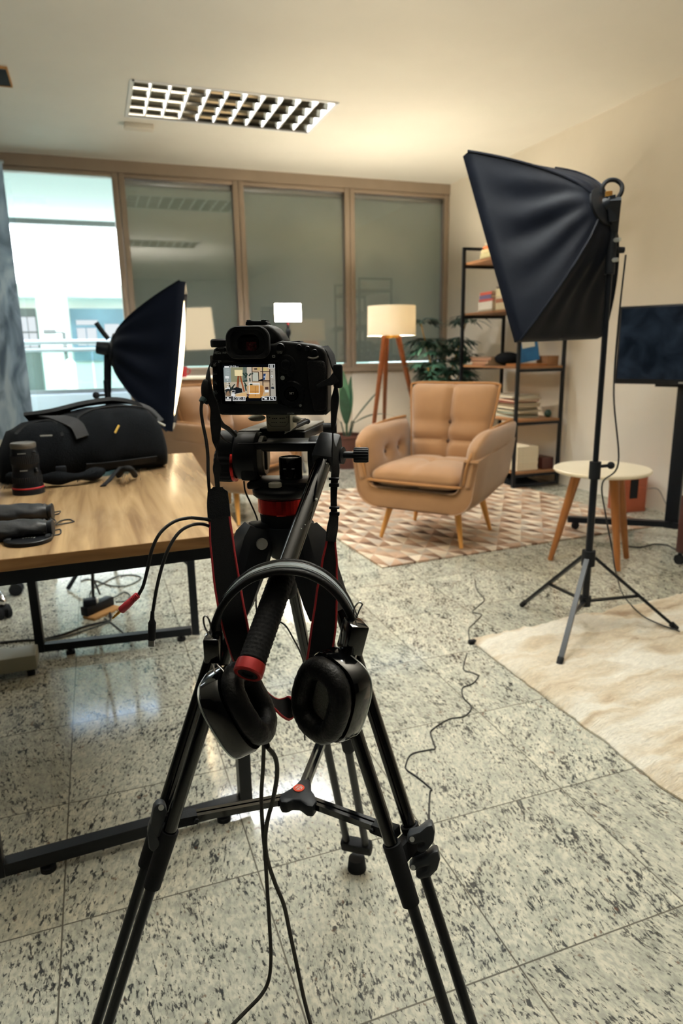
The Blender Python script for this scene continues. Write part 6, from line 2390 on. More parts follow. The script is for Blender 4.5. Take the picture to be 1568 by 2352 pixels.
def q(pts, col, dz=None):
    m = lcd_mat(*col)
    if m not in smats:
        smats.append(m)
    scr.mi = smats.index(m)
    layer[0] += 1
    c = 0.0047 + layer[0] * 0.000004
    vs = [cpx(500 + x * S1, 830 + y * S1, c) for x, y in pts]
    scr.add(vs, [list(range(len(vs)))])


def qr(x0, y0, x1, y1, col):
    q([(x0, y0), (x1, y0), (x1, y1), (x0, y1)], col)


def ql(x0, y0, x1, y1, w, col):
    d = math.hypot(x1 - x0, y1 - y0)
    nx_, ny_ = -(y1 - y0) / d * w / 2, (x1 - x0) / d * w / 2
    q([(x0 + nx_, y0 + ny_), (x1 + nx_, y1 + ny_), (x1 - nx_, y1 - ny_), (x0 - nx_, y0 - ny_)], col)


def qbox(x0, y0, x1, y1, w, col):
    qr(x0, y0, x1, y0 + w, col)
    qr(x0, y1 - w, x1, y1, col)
    qr(x0, y0, x0 + w, y1, col)
    qr(x1 - w, y0, x1, y1, col)


def qe(cx, cy, rx, ry, col, n=18):
    q([(cx + rx * math.cos(2 * PI * k / n), cy + ry * math.sin(2 * PI * k / n)) for k in range(n)], col)


BEI, BLK = (204, 190, 164), (24, 24, 28)
q([(120, 90), (1480, 70), (1510, 1020), (180, 1030)], (8, 10, 14))
q([(145, 160), (1470, 150), (1490, 890), (190, 900)], BEI)
q([(145, 160), (330, 160), (345, 540), (160, 540)], (150, 160, 158))
q([(330, 150), (650, 150), (650, 530), (345, 530)], (150, 150, 118))
q([(650, 150), (745, 150), (760, 560), (650, 560)], (104, 116, 106))
q([(755, 150), (870, 150), (880, 540), (770, 560)], (206, 194, 176))
q([(880, 150), (1340, 150), (1345, 890), (890, 890)], (204, 176, 142))
q([(890, 285), (1040, 290), (1045, 510), (890, 510)], (196, 198, 182))
q([(160, 540), (760, 530), (780, 800), (180, 800)], (196, 184, 160))
q([(1340, 150), (1470, 150), (1490, 890), (1350, 890)], (178, 172, 160))
# plants
for (x, y, x1, y1) in ((640, 300, 740, 400), (700, 420, 760, 330), (650, 520, 760, 490), (680, 540, 740, 640), (700, 600, 730, 760), (760, 330, 700, 300), (800, 380, 850, 310), (820, 430, 830, 520), (860, 330, 910, 310)):
    ql(x, y, x1, y1, 34, (46, 66, 58))
for (x, y, x1, y1) in ((290, 560, 340, 760), (340, 700, 440, 590), (180, 760, 300, 700), (340, 760, 400, 650)):
    ql(x, y, x1, y1, 30, (34, 44, 42))
# lamp
q([(430, 220), (632, 222), (636, 380), (436, 378)], (250, 230, 178))
ql(525, 378, 492, 700, 36, (150, 82, 50))
ql(575, 378, 680, 780, 40, (164, 92, 56))
ql(535, 378, 540, 700, 24, (126, 70, 46))
# sofa side in the dark, bag
q([(380, 700), (480, 660), (620, 700), (630, 800), (360, 850)], (26, 30, 34))
q([(200, 720), (330, 720), (330, 890), (195, 880)], (40, 44, 46))
q([(230, 780), (290, 760), (320, 880), (210, 880)], (150, 122, 96))
# shelves
for (a, b2, c2, d2, w_) in ((880, 150, 885, 520, 20), (885, 275, 1050, 275, 18), (1045, 280, 1055, 520, 18), (885, 512, 1050, 515, 14), (1150, 150, 1160, 640, 22), (1335, 200, 1345, 890, 24), (1090, 262, 1340, 262, 18), (1040, 500, 1340, 500, 26), (1170, 530, 1340, 530, 10)):
    ql(a, b2, c2, d2, w_, (44, 32, 28))
q([(930, 180), (1010, 170), (1020, 215), (940, 220)], (90, 78, 62))
q([(1010, 160), (1080, 150), (1090, 220), (1015, 235)], (206, 178, 112))
q([(1170, 160), (1250, 160), (1280, 240), (1160, 245)], (212, 192, 128))
q([(1170, 320), (1235, 315), (1225, 480), (1165, 480)], (44, 66, 108))
q([(1180, 380), (1210, 375), (1205, 420), (1180, 430)], (170, 190, 220))
ql(1240, 330, 1215, 480, 14, (230, 222, 206))
q([(1060, 480), (1160, 440), (1165, 495), (1060, 500)], (30, 28, 30))
q([(1215, 660), (1300, 655), (1305, 730), (1215, 730)], (78, 56, 48))
# armchair
q([(760, 640), (800, 610), (1150, 620), (1185, 680), (1150, 900), (1080, 945), (800, 945), (770, 800)], (214, 158, 88))
q([(1090, 640), (1170, 640), (1180, 780), (1130, 900), (1090, 920)], (190, 132, 70))
ql(968, 640, 965, 900, 12, (160, 106, 54))
ql(810, 770, 1130, 770, 12, (176, 118, 62))
q([(470, 860), (700, 790), (760, 830), (740, 930), (470, 930)], (226, 188, 134))
q([(740, 830), (815, 850), (800, 890), (745, 880)], (90, 66, 70))
q([(1150, 890), (1270, 820), (1290, 840), (1190, 900)], (226, 178, 110))
q([(820, 570), (890, 568), (890, 610), (825, 612)], (40, 62, 52))
qr(905, 560, 1060, 620, (214, 206, 190))
qbox(795, 555, 1075, 840, 20, (248, 244, 236))
WHT = (236, 238, 236)
# side scale and glyphs
for (y0, y1, x0, x1) in ((380, 440, 190, 290), (400, 420, 200, 280), (470, 490, 230, 270), (540, 560, 230, 270), (590, 600, 220, 310), (640, 665, 240, 270)):
    qr(x0, y0, x1, y1, WHT)
ql(250, 640, 270, 690, 22, WHT)
ql(190, 700, 310, 690, 26, WHT)
qr(285, 670, 312, 715, WHT)
for yy in range(200, 380, 22):
    ql(195, yy, 300, yy + 10, 6, (190, 198, 196))
qr(170, 120, 290, 165, WHT)
qr(430, 810, 360 - 10, 900, (200, 200, 196))
for (x, y) in ((360, 740), (400, 735), (430, 745), (360, 790), (400, 785), (430, 780)):
    qr(x, y, x + 22, y + 18, WHT)
qr(350, 830, 440, 895, WHT)
qr(1210, 730, 1310, 795, WHT)
qr(1360, 360, 1420, 415, WHT)
qr(1375, 375, 1400, 400, (120, 116, 108))
qr(1370, 255, 1410, 268, (96, 92, 88))
qbox(1400, 460, 1450, 510, 8, (150, 146, 138))
q([(1390, 600), (1410, 560), (1430, 600)], (120, 114, 106))
q([(1370, 660), (1430, 650), (1455, 690), (1440, 715), (1370, 700)], (50, 56, 64))
# corner boxes
qr(195, 905, 345, 1020, (214, 212, 206))
qr(200, 912, 338, 960, BLK)
qe(260, 940, 30, 22, WHT)
ql(205, 985, 330, 985, 8, BLK)
qr(388, 908, 545, 1015, BLK)
qbox(385, 905, 552, 1018, 14, WHT)
qr(552, 908, 705, 1015, BLK)
qbox(545, 905, 712, 1018, 14, WHT)
qr(1135, 905, 1330, 1005, BLK)
qbox(1132, 902, 1332, 1008, 12, WHT)
qr(1150, 915, 1200, 945, WHT)
qr(1200, 930, 1265, 980, WHT)
qr(1338, 905, 1490, 1000, BLK)
qbox(1332, 902, 1498, 1008, 12, WHT)
qe(1405, 940, 32, 28, WHT)
qe(1405, 940, 18, 15, BLK)
ql(1425, 962, 1452, 990, 18, WHT)
qr(1310, 75, 1462, 172, BLK)
qbox(1302, 70, 1468, 178, 14, WHT)
qr(1340, 90, 1420, 155, (200, 202, 200))
qbox(1355, 102, 1405, 142, 8, (90, 92, 92))
tm = lcd_mat(*WHT)
if tm not in smats:
    smats.append(tm)
scr.mi = smats.index(tm)
k_ = 0.865 / FPX
for (s, x, y, sz) in (('29:59', 385, 138, 62), ('mm', 500, 142, 40), ('125', 468, 962, 82), ('2.8', 628, 962, 82)):
    scr.text(s, cpx(500 + x * S1, 830 + y * S1, 0.0047 + 0.0009), HR, UP, sz * S1 * k_ * 1.25, 0.00003)
build('screen', scr, smats, dc, 0)

# eyecup, finder, hot shoe, dials
ec = rrect(0.0555, 0.0385, 0.013, 6)
eco = k1(588, 300, 0.0)
rings = []
for (c, s) in ((-0.004, 0.88), (0.004, 0.93), (0.010, 1.0), (0.0165, 1.0), (0.018, 0.95), (0.0165, 0.80), (0.012, 0.74), (0.012, 0.50), (0.008, 0.46)):
    rings.append([eco + HR * x * s + UP * (y * s + (0.004 if y > 0 else 0) * (1 - abs(x) / 0.028)) + NB * c for x, y in ec])
build('eyecup', MB().loft(rings, True, False), 'black_rubber', dc, 40)
fo = rrect(0.026, 0.0215, 0.003, 3)
build('finder_glass', MB().loft([[k1(585, 325, 0.0) + HR * x + UP * y + NB * 0.0085 for x, y in fo], [k1(585, 325, 0.0) + HR * x * 0.98 + UP * y * 0.98 + NB * 0.0095 for x, y in fo]]), 'black_gloss', dc, 0)
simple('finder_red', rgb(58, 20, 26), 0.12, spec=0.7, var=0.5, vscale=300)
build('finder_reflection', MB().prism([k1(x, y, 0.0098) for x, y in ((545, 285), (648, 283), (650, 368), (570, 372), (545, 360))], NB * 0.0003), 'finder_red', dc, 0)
hs = MB().prism([k1(x, y, -0.012) for x, y in ((536, 118), (540, 84), (556, 74), (735, 74), (752, 84), (758, 118))], HF * 0.026, 0.0008)
for (x0, x1) in ((545, 590), (690, 745)):
    hs.prism([k1(x0, 74, -0.012), k1(x1, 74, -0.012), k1(x1 - 4, 62, -0.012), k1(x0 + 4, 64, -0.012)], HF * 0.022, 0.0006)
build('hot_shoe', hs, 'dark_plastic', dc, 30)
md = k1(318, 330, -0.018)
build('mode_dial', MB().lathe([(0, -0.001), (0.0155, -0.001), (0.0165, 0.001), (0.0165, 0.0075), (0.0145, 0.0095), (0, 0.0095)], md, UP, 44, cap=False), 'dark_plastic', dc, 40)
build('top_strip', MB().prism([k1(x, y, -0.004) for x, y in ((840, 280), (1080, 272), (1090, 286), (850, 292))], HF * 0.03, 0.0006), 'dark_plastic', dc, 40)


def btn(x, y, r, h=0.0022, mat_='black_satin', c=0.0, glyph=None, gs=40):
    o = k1(x, y, c)
    R0 = r * K1 * 0.865 / FPX
    b_ = build('button', MB().lathe([(R0 * 1.0, 0), (R0, h * 0.7), (R0 * 0.85, h), (0, h)], o, NB, 28, hint=UP, cap=False), mat_, dc, 40)
    if glyph:
        g_ = MB()
        glyph(g_, o + NB * (h + 0.0002), R0)
        build('button_symbol', g_, 'ink_grey', b_, 0)
    return b_


def gl_lens(g, o, R):
    g.tube([o + HR * math.cos(a) * R * 0.35 + UP * (R * 0.12 + math.sin(a) * R * 0.35) for a in [2 * PI * k / 12 for k in range(12)]], R * 0.07, 5, closed=True)
    g.beam(o + HR * R * 0.25 - UP * R * 0.15, o + HR * R * 0.55 - UP * R * 0.5, R * 0.14, 0.0002, NB)


def gl_play(g, o, R):
    g.tube([o + HR * math.cos(a) * R * 0.5 + UP * math.sin(a) * R * 0.5 for a in [2 * PI * k / 14 for k in range(14)]], R * 0.06, 5, closed=True)
    g.prism([o + HR * -R * 0.15 + UP * R * 0.25, o + HR * R * 0.28, o + HR * -R * 0.15 - UP * R * 0.25], NB * 0.0002)


def gl_bin(g, o, R):
    g.prism([o + HR * -R * 0.28 + UP * R * 0.35, o + HR * R * 0.28 + UP * R * 0.35, o + HR * R * 0.2 - UP * R * 0.4, o - HR * R * 0.2 - UP * R * 0.4], NB * 0.0002)
    g.beam(o + HR * -R * 0.35 + UP * R * 0.5, o + HR * R * 0.35 + UP * R * 0.5, R * 0.12, 0.0002, NB)


def gl_brush(g, o, R):
    g.tube([o + HR * x * R * 0.5 + UP * y * R * 0.45 for x, y in ((-1, -1), (1, -1), (1, 0.6), (-1, 0.9))], R * 0.09, 5, closed=True)
    g.beam(o - HR * R * 0.2 - UP * R * 0.2, o + HR * R * 0.7 + UP * R * 0.9, R * 0.16, 0.0002, NB)


def gl_rate(g, o, R):
    g.text('RATE', o, HR, UP, R * 0.75, 0.0001)


btn(235, 512, 24, c=0.002, glyph=gl_brush)
btn(240, 606, 24, c=0.002, glyph=gl_rate)
btn(244, 697, 24, c=0.002, glyph=gl_lens)
btn(250, 792, 24, c=0.002, glyph=gl_play)
btn(254, 882, 24, c=0.002, glyph=gl_bin)
btn(258, 366, 22, c=0.0)
btn(338, 362, 22, c=0.0)
btn(890, 345, 46, 0.004)
btn(1075, 335, 26, 0.003)
btn(1160, 352, 26, 0.003)
btn(1230, 388, 30, 0.003)
btn(993, 602, 34, 0.0028)
btn(910, 645, 22, 0.001, mat_='ink_grey')
btn(1088, 920, 14, 0.001, mat_='ink_grey')
jo = k1(945, 510)
jb = build('joystick', MB().lathe([(0.0122, 0), (0.0122, 0.0014), (0.0108, 0.0022), (0.0062, 0.0022), (0.0056, 0.0050), (0.0046, 0.0056), (0, 0.0052)], jo, NB, 36, hint=UP, cap=False), 'black_satin', dc, 40)
wo_ = k1(1000, 805)
wh = MB()
rings = []
for (r, c) in ((0.0168, 0.0), (0.0168, 0.0018), (0.0156, 0.0034), (0.0100, 0.0036), (0.0088, 0.0020)):
    rings.append([wo_ + (HR * math.cos(2 * PI * m / 72) + UP * math.sin(2 * PI * m / 72)) * r * (1 + (0.02 if (m // 2) % 2 and 0.001 < c < 0.003 else 0)) + NB * c for m in range(72)])
wh.loft(rings, False, False)
wd_ = build('control_wheel', wh, 'black_satin', dc, 40)
build('set_button', MB().lathe([(0.0088, 0.0016), (0.0080, 0.0032), (0, 0.0034)], wo_, NB, 36, hint=UP, cap=False), 'black_gloss', wd_, 40)
wl = MB()
wl.text('SET', k1(1000, 800, 0.0038), HR, UP, 0.0040, 0.0001)
build('set_lettering', wl, 'ink_white', wd_, 0)
wl = MB()
wl.text('LOCK', k1(985, 1000, 0.0025), HR, UP, 0.0030, 0.0001)
wl.prism([k1(1012, 992, 0.0025), k1(1028, 1000, 0.0025), k1(1012, 1008, 0.0025)], NB * 0.0002)
wl.text('MENU', k1(258, 398, 0.0032), HR, UP, 0.0034, 0.0001)
wl.text('INFO', k1(338, 394, 0.0032), HR, UP, 0.0034, 0.0001)
wl.beam(k1(236, 384, 0.0025), k1(278, 379, 0.0025), 0.0004, 0.0002, NB)
wl.text('START', k1(880, 382, 0.0046), HR, UP, 0.0026, 0.0001)
wl.text('STOP', k1(882, 398, 0.0046), HR, UP, 0.0026, 0.0001)
for x0, y0, x1, y1 in ((808, 420, 832, 420), (808, 438, 832, 438), (808, 420, 808, 438), (832, 420, 832, 438)):
    wl.beam(k1(x0, y0, 0.0028), k1(x1, y1, 0.0028), 0.0008, 0.0002, NB)
for x0, y0, x1, y1 in ((268, 474, 292, 474), (268, 494, 292, 494), (268, 474, 268, 494), (280, 474, 280, 494), (292, 474, 292, 494)):
    wl.beam(k1(x0, y0, 0.0028), k1(x1, y1, 0.0028), 0.0004, 0.0002, NB)
build('body_lettering', wl, 'ink_grey', dc, 0)
# strap lugs
for (x, y) in ((196, 470), (1440, 560)):
    pass
# white telephoto barrel in front with its tripod foot
lo_ = k1(790, 690, -0.048)
build('lens_barrel', MB().lathe([(0, 0), (0.034, 0), (0.036, 0.006), (0.036, 0.05), (0.041, 0.056), (0.041, 0.11), (0.043, 0.115), (0.043, 0.16), (0.0, 0.16)], lo_, HF, 44, cap=False), 'lens_white', dc, 40)
# collar foot on the plate
f0, f1 = atZ(612, 992, zp + 0.0075), atZ(668, 991, zp + 0.0075)
zt_ = zp + 0.0075
f0.z = f1.z = zt_
fdv = HF
topz = cpx(640, 950, -0.06).z
mbf = MB()
w0 = (f1 - f0)
mbf.prism([f0, f1, f1 + w0.normalized() * 0.001 + UP * (topz - zt_ + 0.03), f0 - w0.normalized() * 0.001 + UP * (topz - zt_ + 0.03)], fdv * 0.055, 0.003)
ftp = build('tripod_foot', mbf, 'lens_white', dc, 40)
wl = MB()
nrm_ = -fdv
mid_ = (f0 + f1) / 2 - fdv * 0.0004
e_ = w0.normalized()
out_ = []
for (x, y) in ((-0.0145, 0.022), (-0.0145, 0.0125), (-0.0095, 0.0075), (0.0095, 0.0075), (0.0145, 0.0125), (0.0145, 0.022)):
    out_.append(mid_ + e_ * x + UP * y)
wl.tube(out_, 0.0003, 5)
for row, yy in enumerate((0.0185, 0.0130)):
    for k in range(7):
        if k == 3:
            continue
        x = (-0.0085 + 0.0026 * k) * (1 if row == 0 else 1.15)
        wl.beam(mid_ + e_ * x + UP * yy, mid_ + e_ * (x + 0.0018) + UP * yy, 0.0014 if row == 0 else 0.0009, 0.0002, fdv)
wl.cyl(mid_ - e_ * 0.0118 + UP * 0.020, mid_ - e_ * 0.0118 + UP * 0.020 - fdv * 0.0004, 0.0007)
wl.cyl(mid_ + e_ * 0.0118 + UP * 0.020, mid_ + e_ * 0.0118 + UP * 0.020 - fdv * 0.0004, 0.0007)
build('engraved_plate', wl, 'dark_plastic', ftp, 0)
build('collar_knob', MB().ball(atD(680, 963, 0.95), 0.006, (1.2, 1, 0.8), n=14).cyl(atD(668, 966, 0.95), atD(680, 963, 0.95), 0.003), 'lens_white', ftp)
build('collar_lock', MB().ball(atD(590, 960, 0.96), 0.008, (1.6, 1, 0.6), n=14), 'lens_white', ftp)

# ------------------------------------------------------------------ neck strap (moves with the camera)
SW = 0.0146


def strap_run(pts, name, mat_, parent, th=0.0018, edge=None):
    """pts: (px, py, depth, half-width in metres, twist degrees)"""
    P = smooth_path([atD(x, y, d) for x, y, d, hw, tw in pts], 8)
    n = len(P)
    m = len(pts) - 1
    W = []
    for i in range(n):
        f = i / (n - 1) * m
        k = min(int(f), m - 1)
        g = f - k
        g = g * g * (3 - 2 * g)
        hw = pts[k][3] * (1 - g) + pts[k + 1][3] * g
        tw = math.radians(pts[k][4] * (1 - g) + pts[k + 1][4] * g)
        t_ = (P[min(i + 1, n - 1)] - P[max(i - 1, 0)]).normalized()
        r = CR - t_ * CR.dot(t_)
        if r.length < 0.2:
            r = CD - t_ * CD.dot(t_)
        r.normalize()
        b_ = t_.cross(r)
        W.append((r * math.cos(tw) + b_ * math.sin(tw)) * hw)
    o = build(name, MB().ribbon(P, W, th), mat_, parent, 50)
    if edge:
        for s in (-1, 1):
            build('red_edging', MB().tube([P[i] + W[i] * s for i in range(n)], 0.0016, 7), edge, o, 60)
    return o


strap_run([(489, 826, .868, .004, 60), (478, 850, .862, .008, 70), (478, 875, .855, .007, 60), (481, 905, .852, .006, 30), (492, 935, .85, .0055, 10), (495, 970, .85, .0070, 0), (496, 1005, .848, .0058, 20), (498, 1040, .846, .0024, 80), (498, 1075, .844, .0052, 150), (498, 1100, .842, .003, 175), (500, 1122, .84, .0028, 180)], 'narrow_strap', 'webbing', dc)
strap_run([(500, 1119, .838, .006, 0), (500, 1132, .838, .0125, 0), (501, 1160, .837, .0138, 0), (504, 1194, .836, .0142, 0)], 'strap_leather_end', 'leather', dc, 0.0035)
strap_run([(504, 1190, .835, .0125, 0), (511, 1260, .825, .0140, 0), (523, 1350, .815, .0150, 0), (538, 1430, .806, .0150, 5), (556, 1500, .815, .0150, 15), (580, 1560, .825, .0148, 45), (610, 1598, .835, .0140, 78), (645, 1624, .84, .0135, 86), (680, 1622, .845, .0140, 78), (707, 1588, .85, .0146, 45), (728, 1530, .85, .0146, 15), (742, 1450, .848, .0150, 0), (750, 1370, .85, .0130, 0), (756, 1300, .852, .0095, 10), (760, 1238, .855, .0055, 20)], 'neck_band', 'webbing', dc, 0.002, 'red_edge')
strap_run([(759, 1244, .853, .0062, 25), (763, 1215, .853, .0078, 40), (766, 1192, .853, .006, 30), (767, 1178, .853, .0045, 20)], 'strap_leather_end', 'leather', dc, 0.0035)
strap_run([(767, 1180, .853, .0042, 10), (766, 1150, .852, .0040, 10), (767, 1112, .851, .0045, 20), (770, 1080, .851, .0062, 40), (768, 1040, .851, .0062, 60), (764, 1005, .851, .0036, 85), (766, 965, .853, .0060, 120), (769, 920, .856, .0064, 140), (771, 885, .858, .0045, 110), (772, 850, .86, .006, 90)], 'narrow_strap', 'webbing', dc)
strap_run([(772, 868, .862, .005, 90), (766, 840, .862, .007, 60), (757, 810, .868, .008, 50), (744, 796, .872, .007, 30)], 'lug_strap', 'webbing', dc)
strap_run([(728, 888, .853, .002, 0), (745, 880, .851, .0034, 10), (760, 876, .851, .0050, 15), (772, 866, .852, .0066, 30)], 'strap_tail', 'leather', dc)
for (x, y, w_) in ((767, 1114, .013), (768, 1180, .013)):
    c = atD(x, y, .849)
    sl = MB()
    sl.box(c, (w_, 0.006, 0.0045), Matrix.Rotation(-YAW, 3, 'Z'), 0.001)
    sl.box(c + UP * 0.008, (w_, 0.006, 0.003), Matrix.Rotation(-YAW, 3, 'Z'), 0.0008)
    build('strap_slider', sl, 'black_satin', dc, 30)
c = atD(776, 864, .858)
build('strap_lug', MB().box(c, (0.012, 0.010, 0.030), Matrix.Rotation(-YAW, 3, 'Z'), 0.003), 'black_rubber', dc, 30)
c = atD(489, 830, .872)
build('strap_lug', MB().box(c, (0.006, 0.010, 0.016), Matrix.Rotation(-YAW, 3, 'Z'), 0.002), 'head_grey', dc, 30)

# cables plugged into the camera's side
t = thing('audio_cable', atD(478, 905, .855), 'black audio cable with teal plug boot on the camera side, hanging past the strap', 'cable')
build('plug', MB().cyl(atD(490, 907, .870), atD(476, 908, .866), 0.0055, n=16), 'teal_rubber', t)
build('plug_housing', MB().ball(atD(473, 900, .855), 0.0085, (0.75, 0.8, 1.9), n=16), 'black_rubber', t)
build('plug_boot', MB().tube([atD(468, 915, .852), atD(463, 923, .850)], [0.0045, 0.004], 10), 'teal_rubber', t)
P = [atD(463, 922, .85), atD(462, 945, .85), atD(466, 975, .85), atD(473, 1010, .848), atD(477, 1045, .846), atD(478, 1090, .842), atD(481, 1130, .842), atD(486, 1165, .842), atD(486, 1190, .842), atD(470, 1192, .83), atD(440, 1189, .81)]
P2 = [atD(400, 1198, .79), atD(368, 1225, .78), atD(348, 1265, .775), atD(338, 1310, .772), atD(328, 1345, .77), atD(318, 1364, .77)]
build('cord', MB().tube(smooth_path(P, 8), 0.0021, 8), 'cable', t, 60)
P = [atD(480, 915, .856), atD(487, 930, .858), atD(497, 950, .862), atD(510, 975, .87), atD(524, 985, .88), atD(540, 1000, .90)]
build('thick_cord', MB().tube(smooth_path(P, 8), 0.0031, 8), 'cable', t, 60)
P = [atD(476, 918, .856), atD(483, 932, .857), atD(491, 960, .86), atD(500, 990, .87), atD(515, 1010, .89), atD(530, 1018, .92)]
build('thin_cord', MB().tube(smooth_path(P, 8), 0.0014, 8), 'cable', t, 60)
P = [atD(560, 1105, .985), atD(563, 1128, .985), atD(575, 1155, .985), atD(586, 1180, .985), atD(592, 1200, .98), atD(597, 1250, .98), atD(598, 1290, .985), atD(590, 1310, .99), atD(588, 1360, 1.0), atD(589, 1400, 1.01), atD(600, 1430, 1.02), atD(630, 1425, 1.03), atD(655, 1437, 1.03), atD(675, 1470, 1.04), atD(692, 1505, 1.05), atD(698, 1535, 1.06), atD(694, 1600, 1.08), atD(700, 1700, 1.12)]
tag(build('thin_cable', MB().tube(smooth_path(P, 8), 0.0013, 7), 'cable', smooth=60), 'very thin black wire dropping from the tripod head between its legs', 'cable')

# ------------------------------------------------------------------ headphones hung on the pan handle
HD = 0.763
t = thing('headphones', atD(655, 1500, HD), 'black over-ear headphones hanging by their band from the tripod pan handle', 'headphones')
NV = -V((CF.x, CF.y, 0)).normalized()          # towards the viewer
RV = V((CR.x, CR.y, 0)).normalized()
bp_ = [(492, 1468), (503, 1412), (532, 1362), (576, 1325), (622, 1308), (655, 1304), (700, 1309), (745, 1331), (782, 1368), (806, 1412), (820, 1455)]
PO = atD(655, 1304, HD)
B3 = smooth_path([atP(x, y, PO, NV) for x, y in bp_], 7)
W_ = [NV * 0.0175 for _ in B3]
bd = build('headband', MB().ribbon(B3, W_, 0.005), 'leatherette', t, 50)
ctr_ = atP(655, 1470, PO, NV)
up_off = []
for p in B3:
    d = (p - ctr_).normalized()
    up_off.append(d)
build('band_pad', MB().ribbon([p + up_off[i] * 0.0031 for i, p in enumerate(B3)][6:-6], [NV * 0.0095 for _ in B3][6:-6], 0.003), 'pad_grey', bd, 50)
for s in (-1, 1):
    build('band_rim', MB().tube([p + NV * 0.0172 * s + up_off[i] * 0.0012 for i, p in enumerate(B3)], 0.0040, 10), 'leatherette', bd, 60)
for s in (-1, 1):
    build('band_groove', MB().tube([p + NV * 0.0072 * s + up_off[i] * 0.0046 for i, p in enumerate(B3)][6:-6], 0.0008, 6), 'black_gloss', bd, 60)


def earcup(center, n, l, hl, hs_, label_hole):
    n = V(n).normalized()
    l = V(l)
    l = (l - n * l.dot(n)).normalized()
    s = n.cross(l).normalized()

    def outline(k, c, e, nn=48):
        out = []
        for m in range(nn):
            a = 2 * PI * m / nn
            ca, sa = math.cos(a), math.sin(a)
            x = hl * k * (abs(ca) ** e) * (1 if ca > 0 else -1)
            y = hs_ * k * (abs(sa) ** e) * (1 if sa > 0 else -1)
            out.append(center + l * x + s * y + n * c)
        return out
    sh = MB().loft([outline(0.80, -0.0250, 0.62), outline(0.90, -0.0240, 0.62), outline(1.0, -0.0175, 0.66), outline(1.0, 0.000, 0.70), outline(0.97, 0.0035, 0.72)])
    cup = build('ear_cup', sh, 'black_gloss', t, 35)
    build('cup_trim', MB().tube(outline(0.955, -0.0210, 0.62), 0.0011, 7, closed=True), 'alu', cup, 60)
    # cushion: fat ring
    rings = []
    nn = 64
    for m in range(nn):
        a = 2 * PI * m / nn
        ca, sa = math.cos(a), math.sin(a)
        e = 0.80
        x = (abs(ca) ** e) * (1 if ca > 0 else -1)
        y = (abs(sa) ** e) * (1 if sa > 0 else -1)
        rad = (l * x * hl + s * y * hs_)
        rd = rad.normalized()
        c0 = center + l * x * (hl - 0.0135) + s * y * (hs_ - 0.0135) + n * 0.0135
        wv_ = 1 + 0.025 * math.sin(m * 2.7) + 0.02 * math.sin(m * 5.3)
        rg = []
        for k in range(16):
            b_ = 2 * PI * k / 16
            rg.append(c0 + rd * math.cos(b_) * 0.0130 * wv_ + n * math.sin(b_) * 0.0125 * wv_)
        rings.append(rg)
    cu = MB()
    vs = [p for r in rings for p in r]
    fs = []
    for m in range(nn):
        m2 = (m + 1) % nn
        for k in range(16):
            k2 = (k + 1) % 16
            fs.append([m * 16 + k, m * 16 + k2, m2 * 16 + k2, m2 * 16 + k])
    cu.add(vs, fs)
    build('ear_cushion', cu, 'leatherette', cup, 70)
    build('speaker_mesh', MB().loft([outline(0.66, 0.0062, 0.8), outline(0.66, 0.0070, 0.8)]), 'mesh_grey', cup, 0)
    return cup


def cv(r, u, v):
    """vector from screen-like components: right, up, towards viewer"""
    return RV * r + UP * u + NV * v


cl_ = atD(561, 1613, 0.752)
cupL = earcup(cl_ + cv(-0.006, -0.006, 0), cv(0.88, 0.45, 0.06), cv(0.46, -0.88, 0.06), 0.0490, 0.041, 1)
cr2 = atD(756, 1597, 0.748)
cupR = earcup(cr2 + cv(0.0, -0.002, 0.0), cv(-0.70, 0.10, 0.70), cv(-0.22, -0.95, -0.12), 0.0495, 0.0415, 1)
# slider blocks, wire yokes and wire loops
for (bx_, by_, bw, bh, rot_, wires, lp) in (((490), 1486, 0.018, 0.029, 0.0, [[(486, 1510), (490, 1532), (497, 1552), (503, 1560)], [(493, 1510), (500, 1528), (512, 1540), (516, 1552)]], [(480, 1458), (470, 1440), (467, 1420), (474, 1415), (482, 1430), (486, 1456)]),
                                            ((810), 1462, 0.022, 0.036, 0.25, [[(800, 1496), (797, 1512), (795, 1520)], [(818, 1496), (814, 1520), (808, 1530)]], [(818, 1420), (826, 1400), (832, 1388), (824, 1384), (814, 1396), (812, 1416)])):
    c = atD(bx_, by_, HD - 0.006)
    R3 = Matrix((RV, -NV, UP)).transposed() @ Matrix.Rotation(rot_, 3, 'Y') @ Matrix.Rotation(rot_ * 1.6, 3, 'Z')
    blk = build('slider_block', MB().box(c, (bw, 0.026, bh), R3, 0.002), 'black_gloss', t, 30)
    for wr in wires:
        build('wire_yoke', MB().tube(smooth_path([atD(x, y, HD - 0.010 - 0.004 * k) for k, (x, y) in enumerate(wr)], 5), 0.0011, 8), 'chrome', blk, 60)
    build('wire_loop', MB().tube(smooth_path([atD(x, y, HD - 0.004) for x, y in lp], 6), 0.0011, 8), 'chrome', blk, 60)
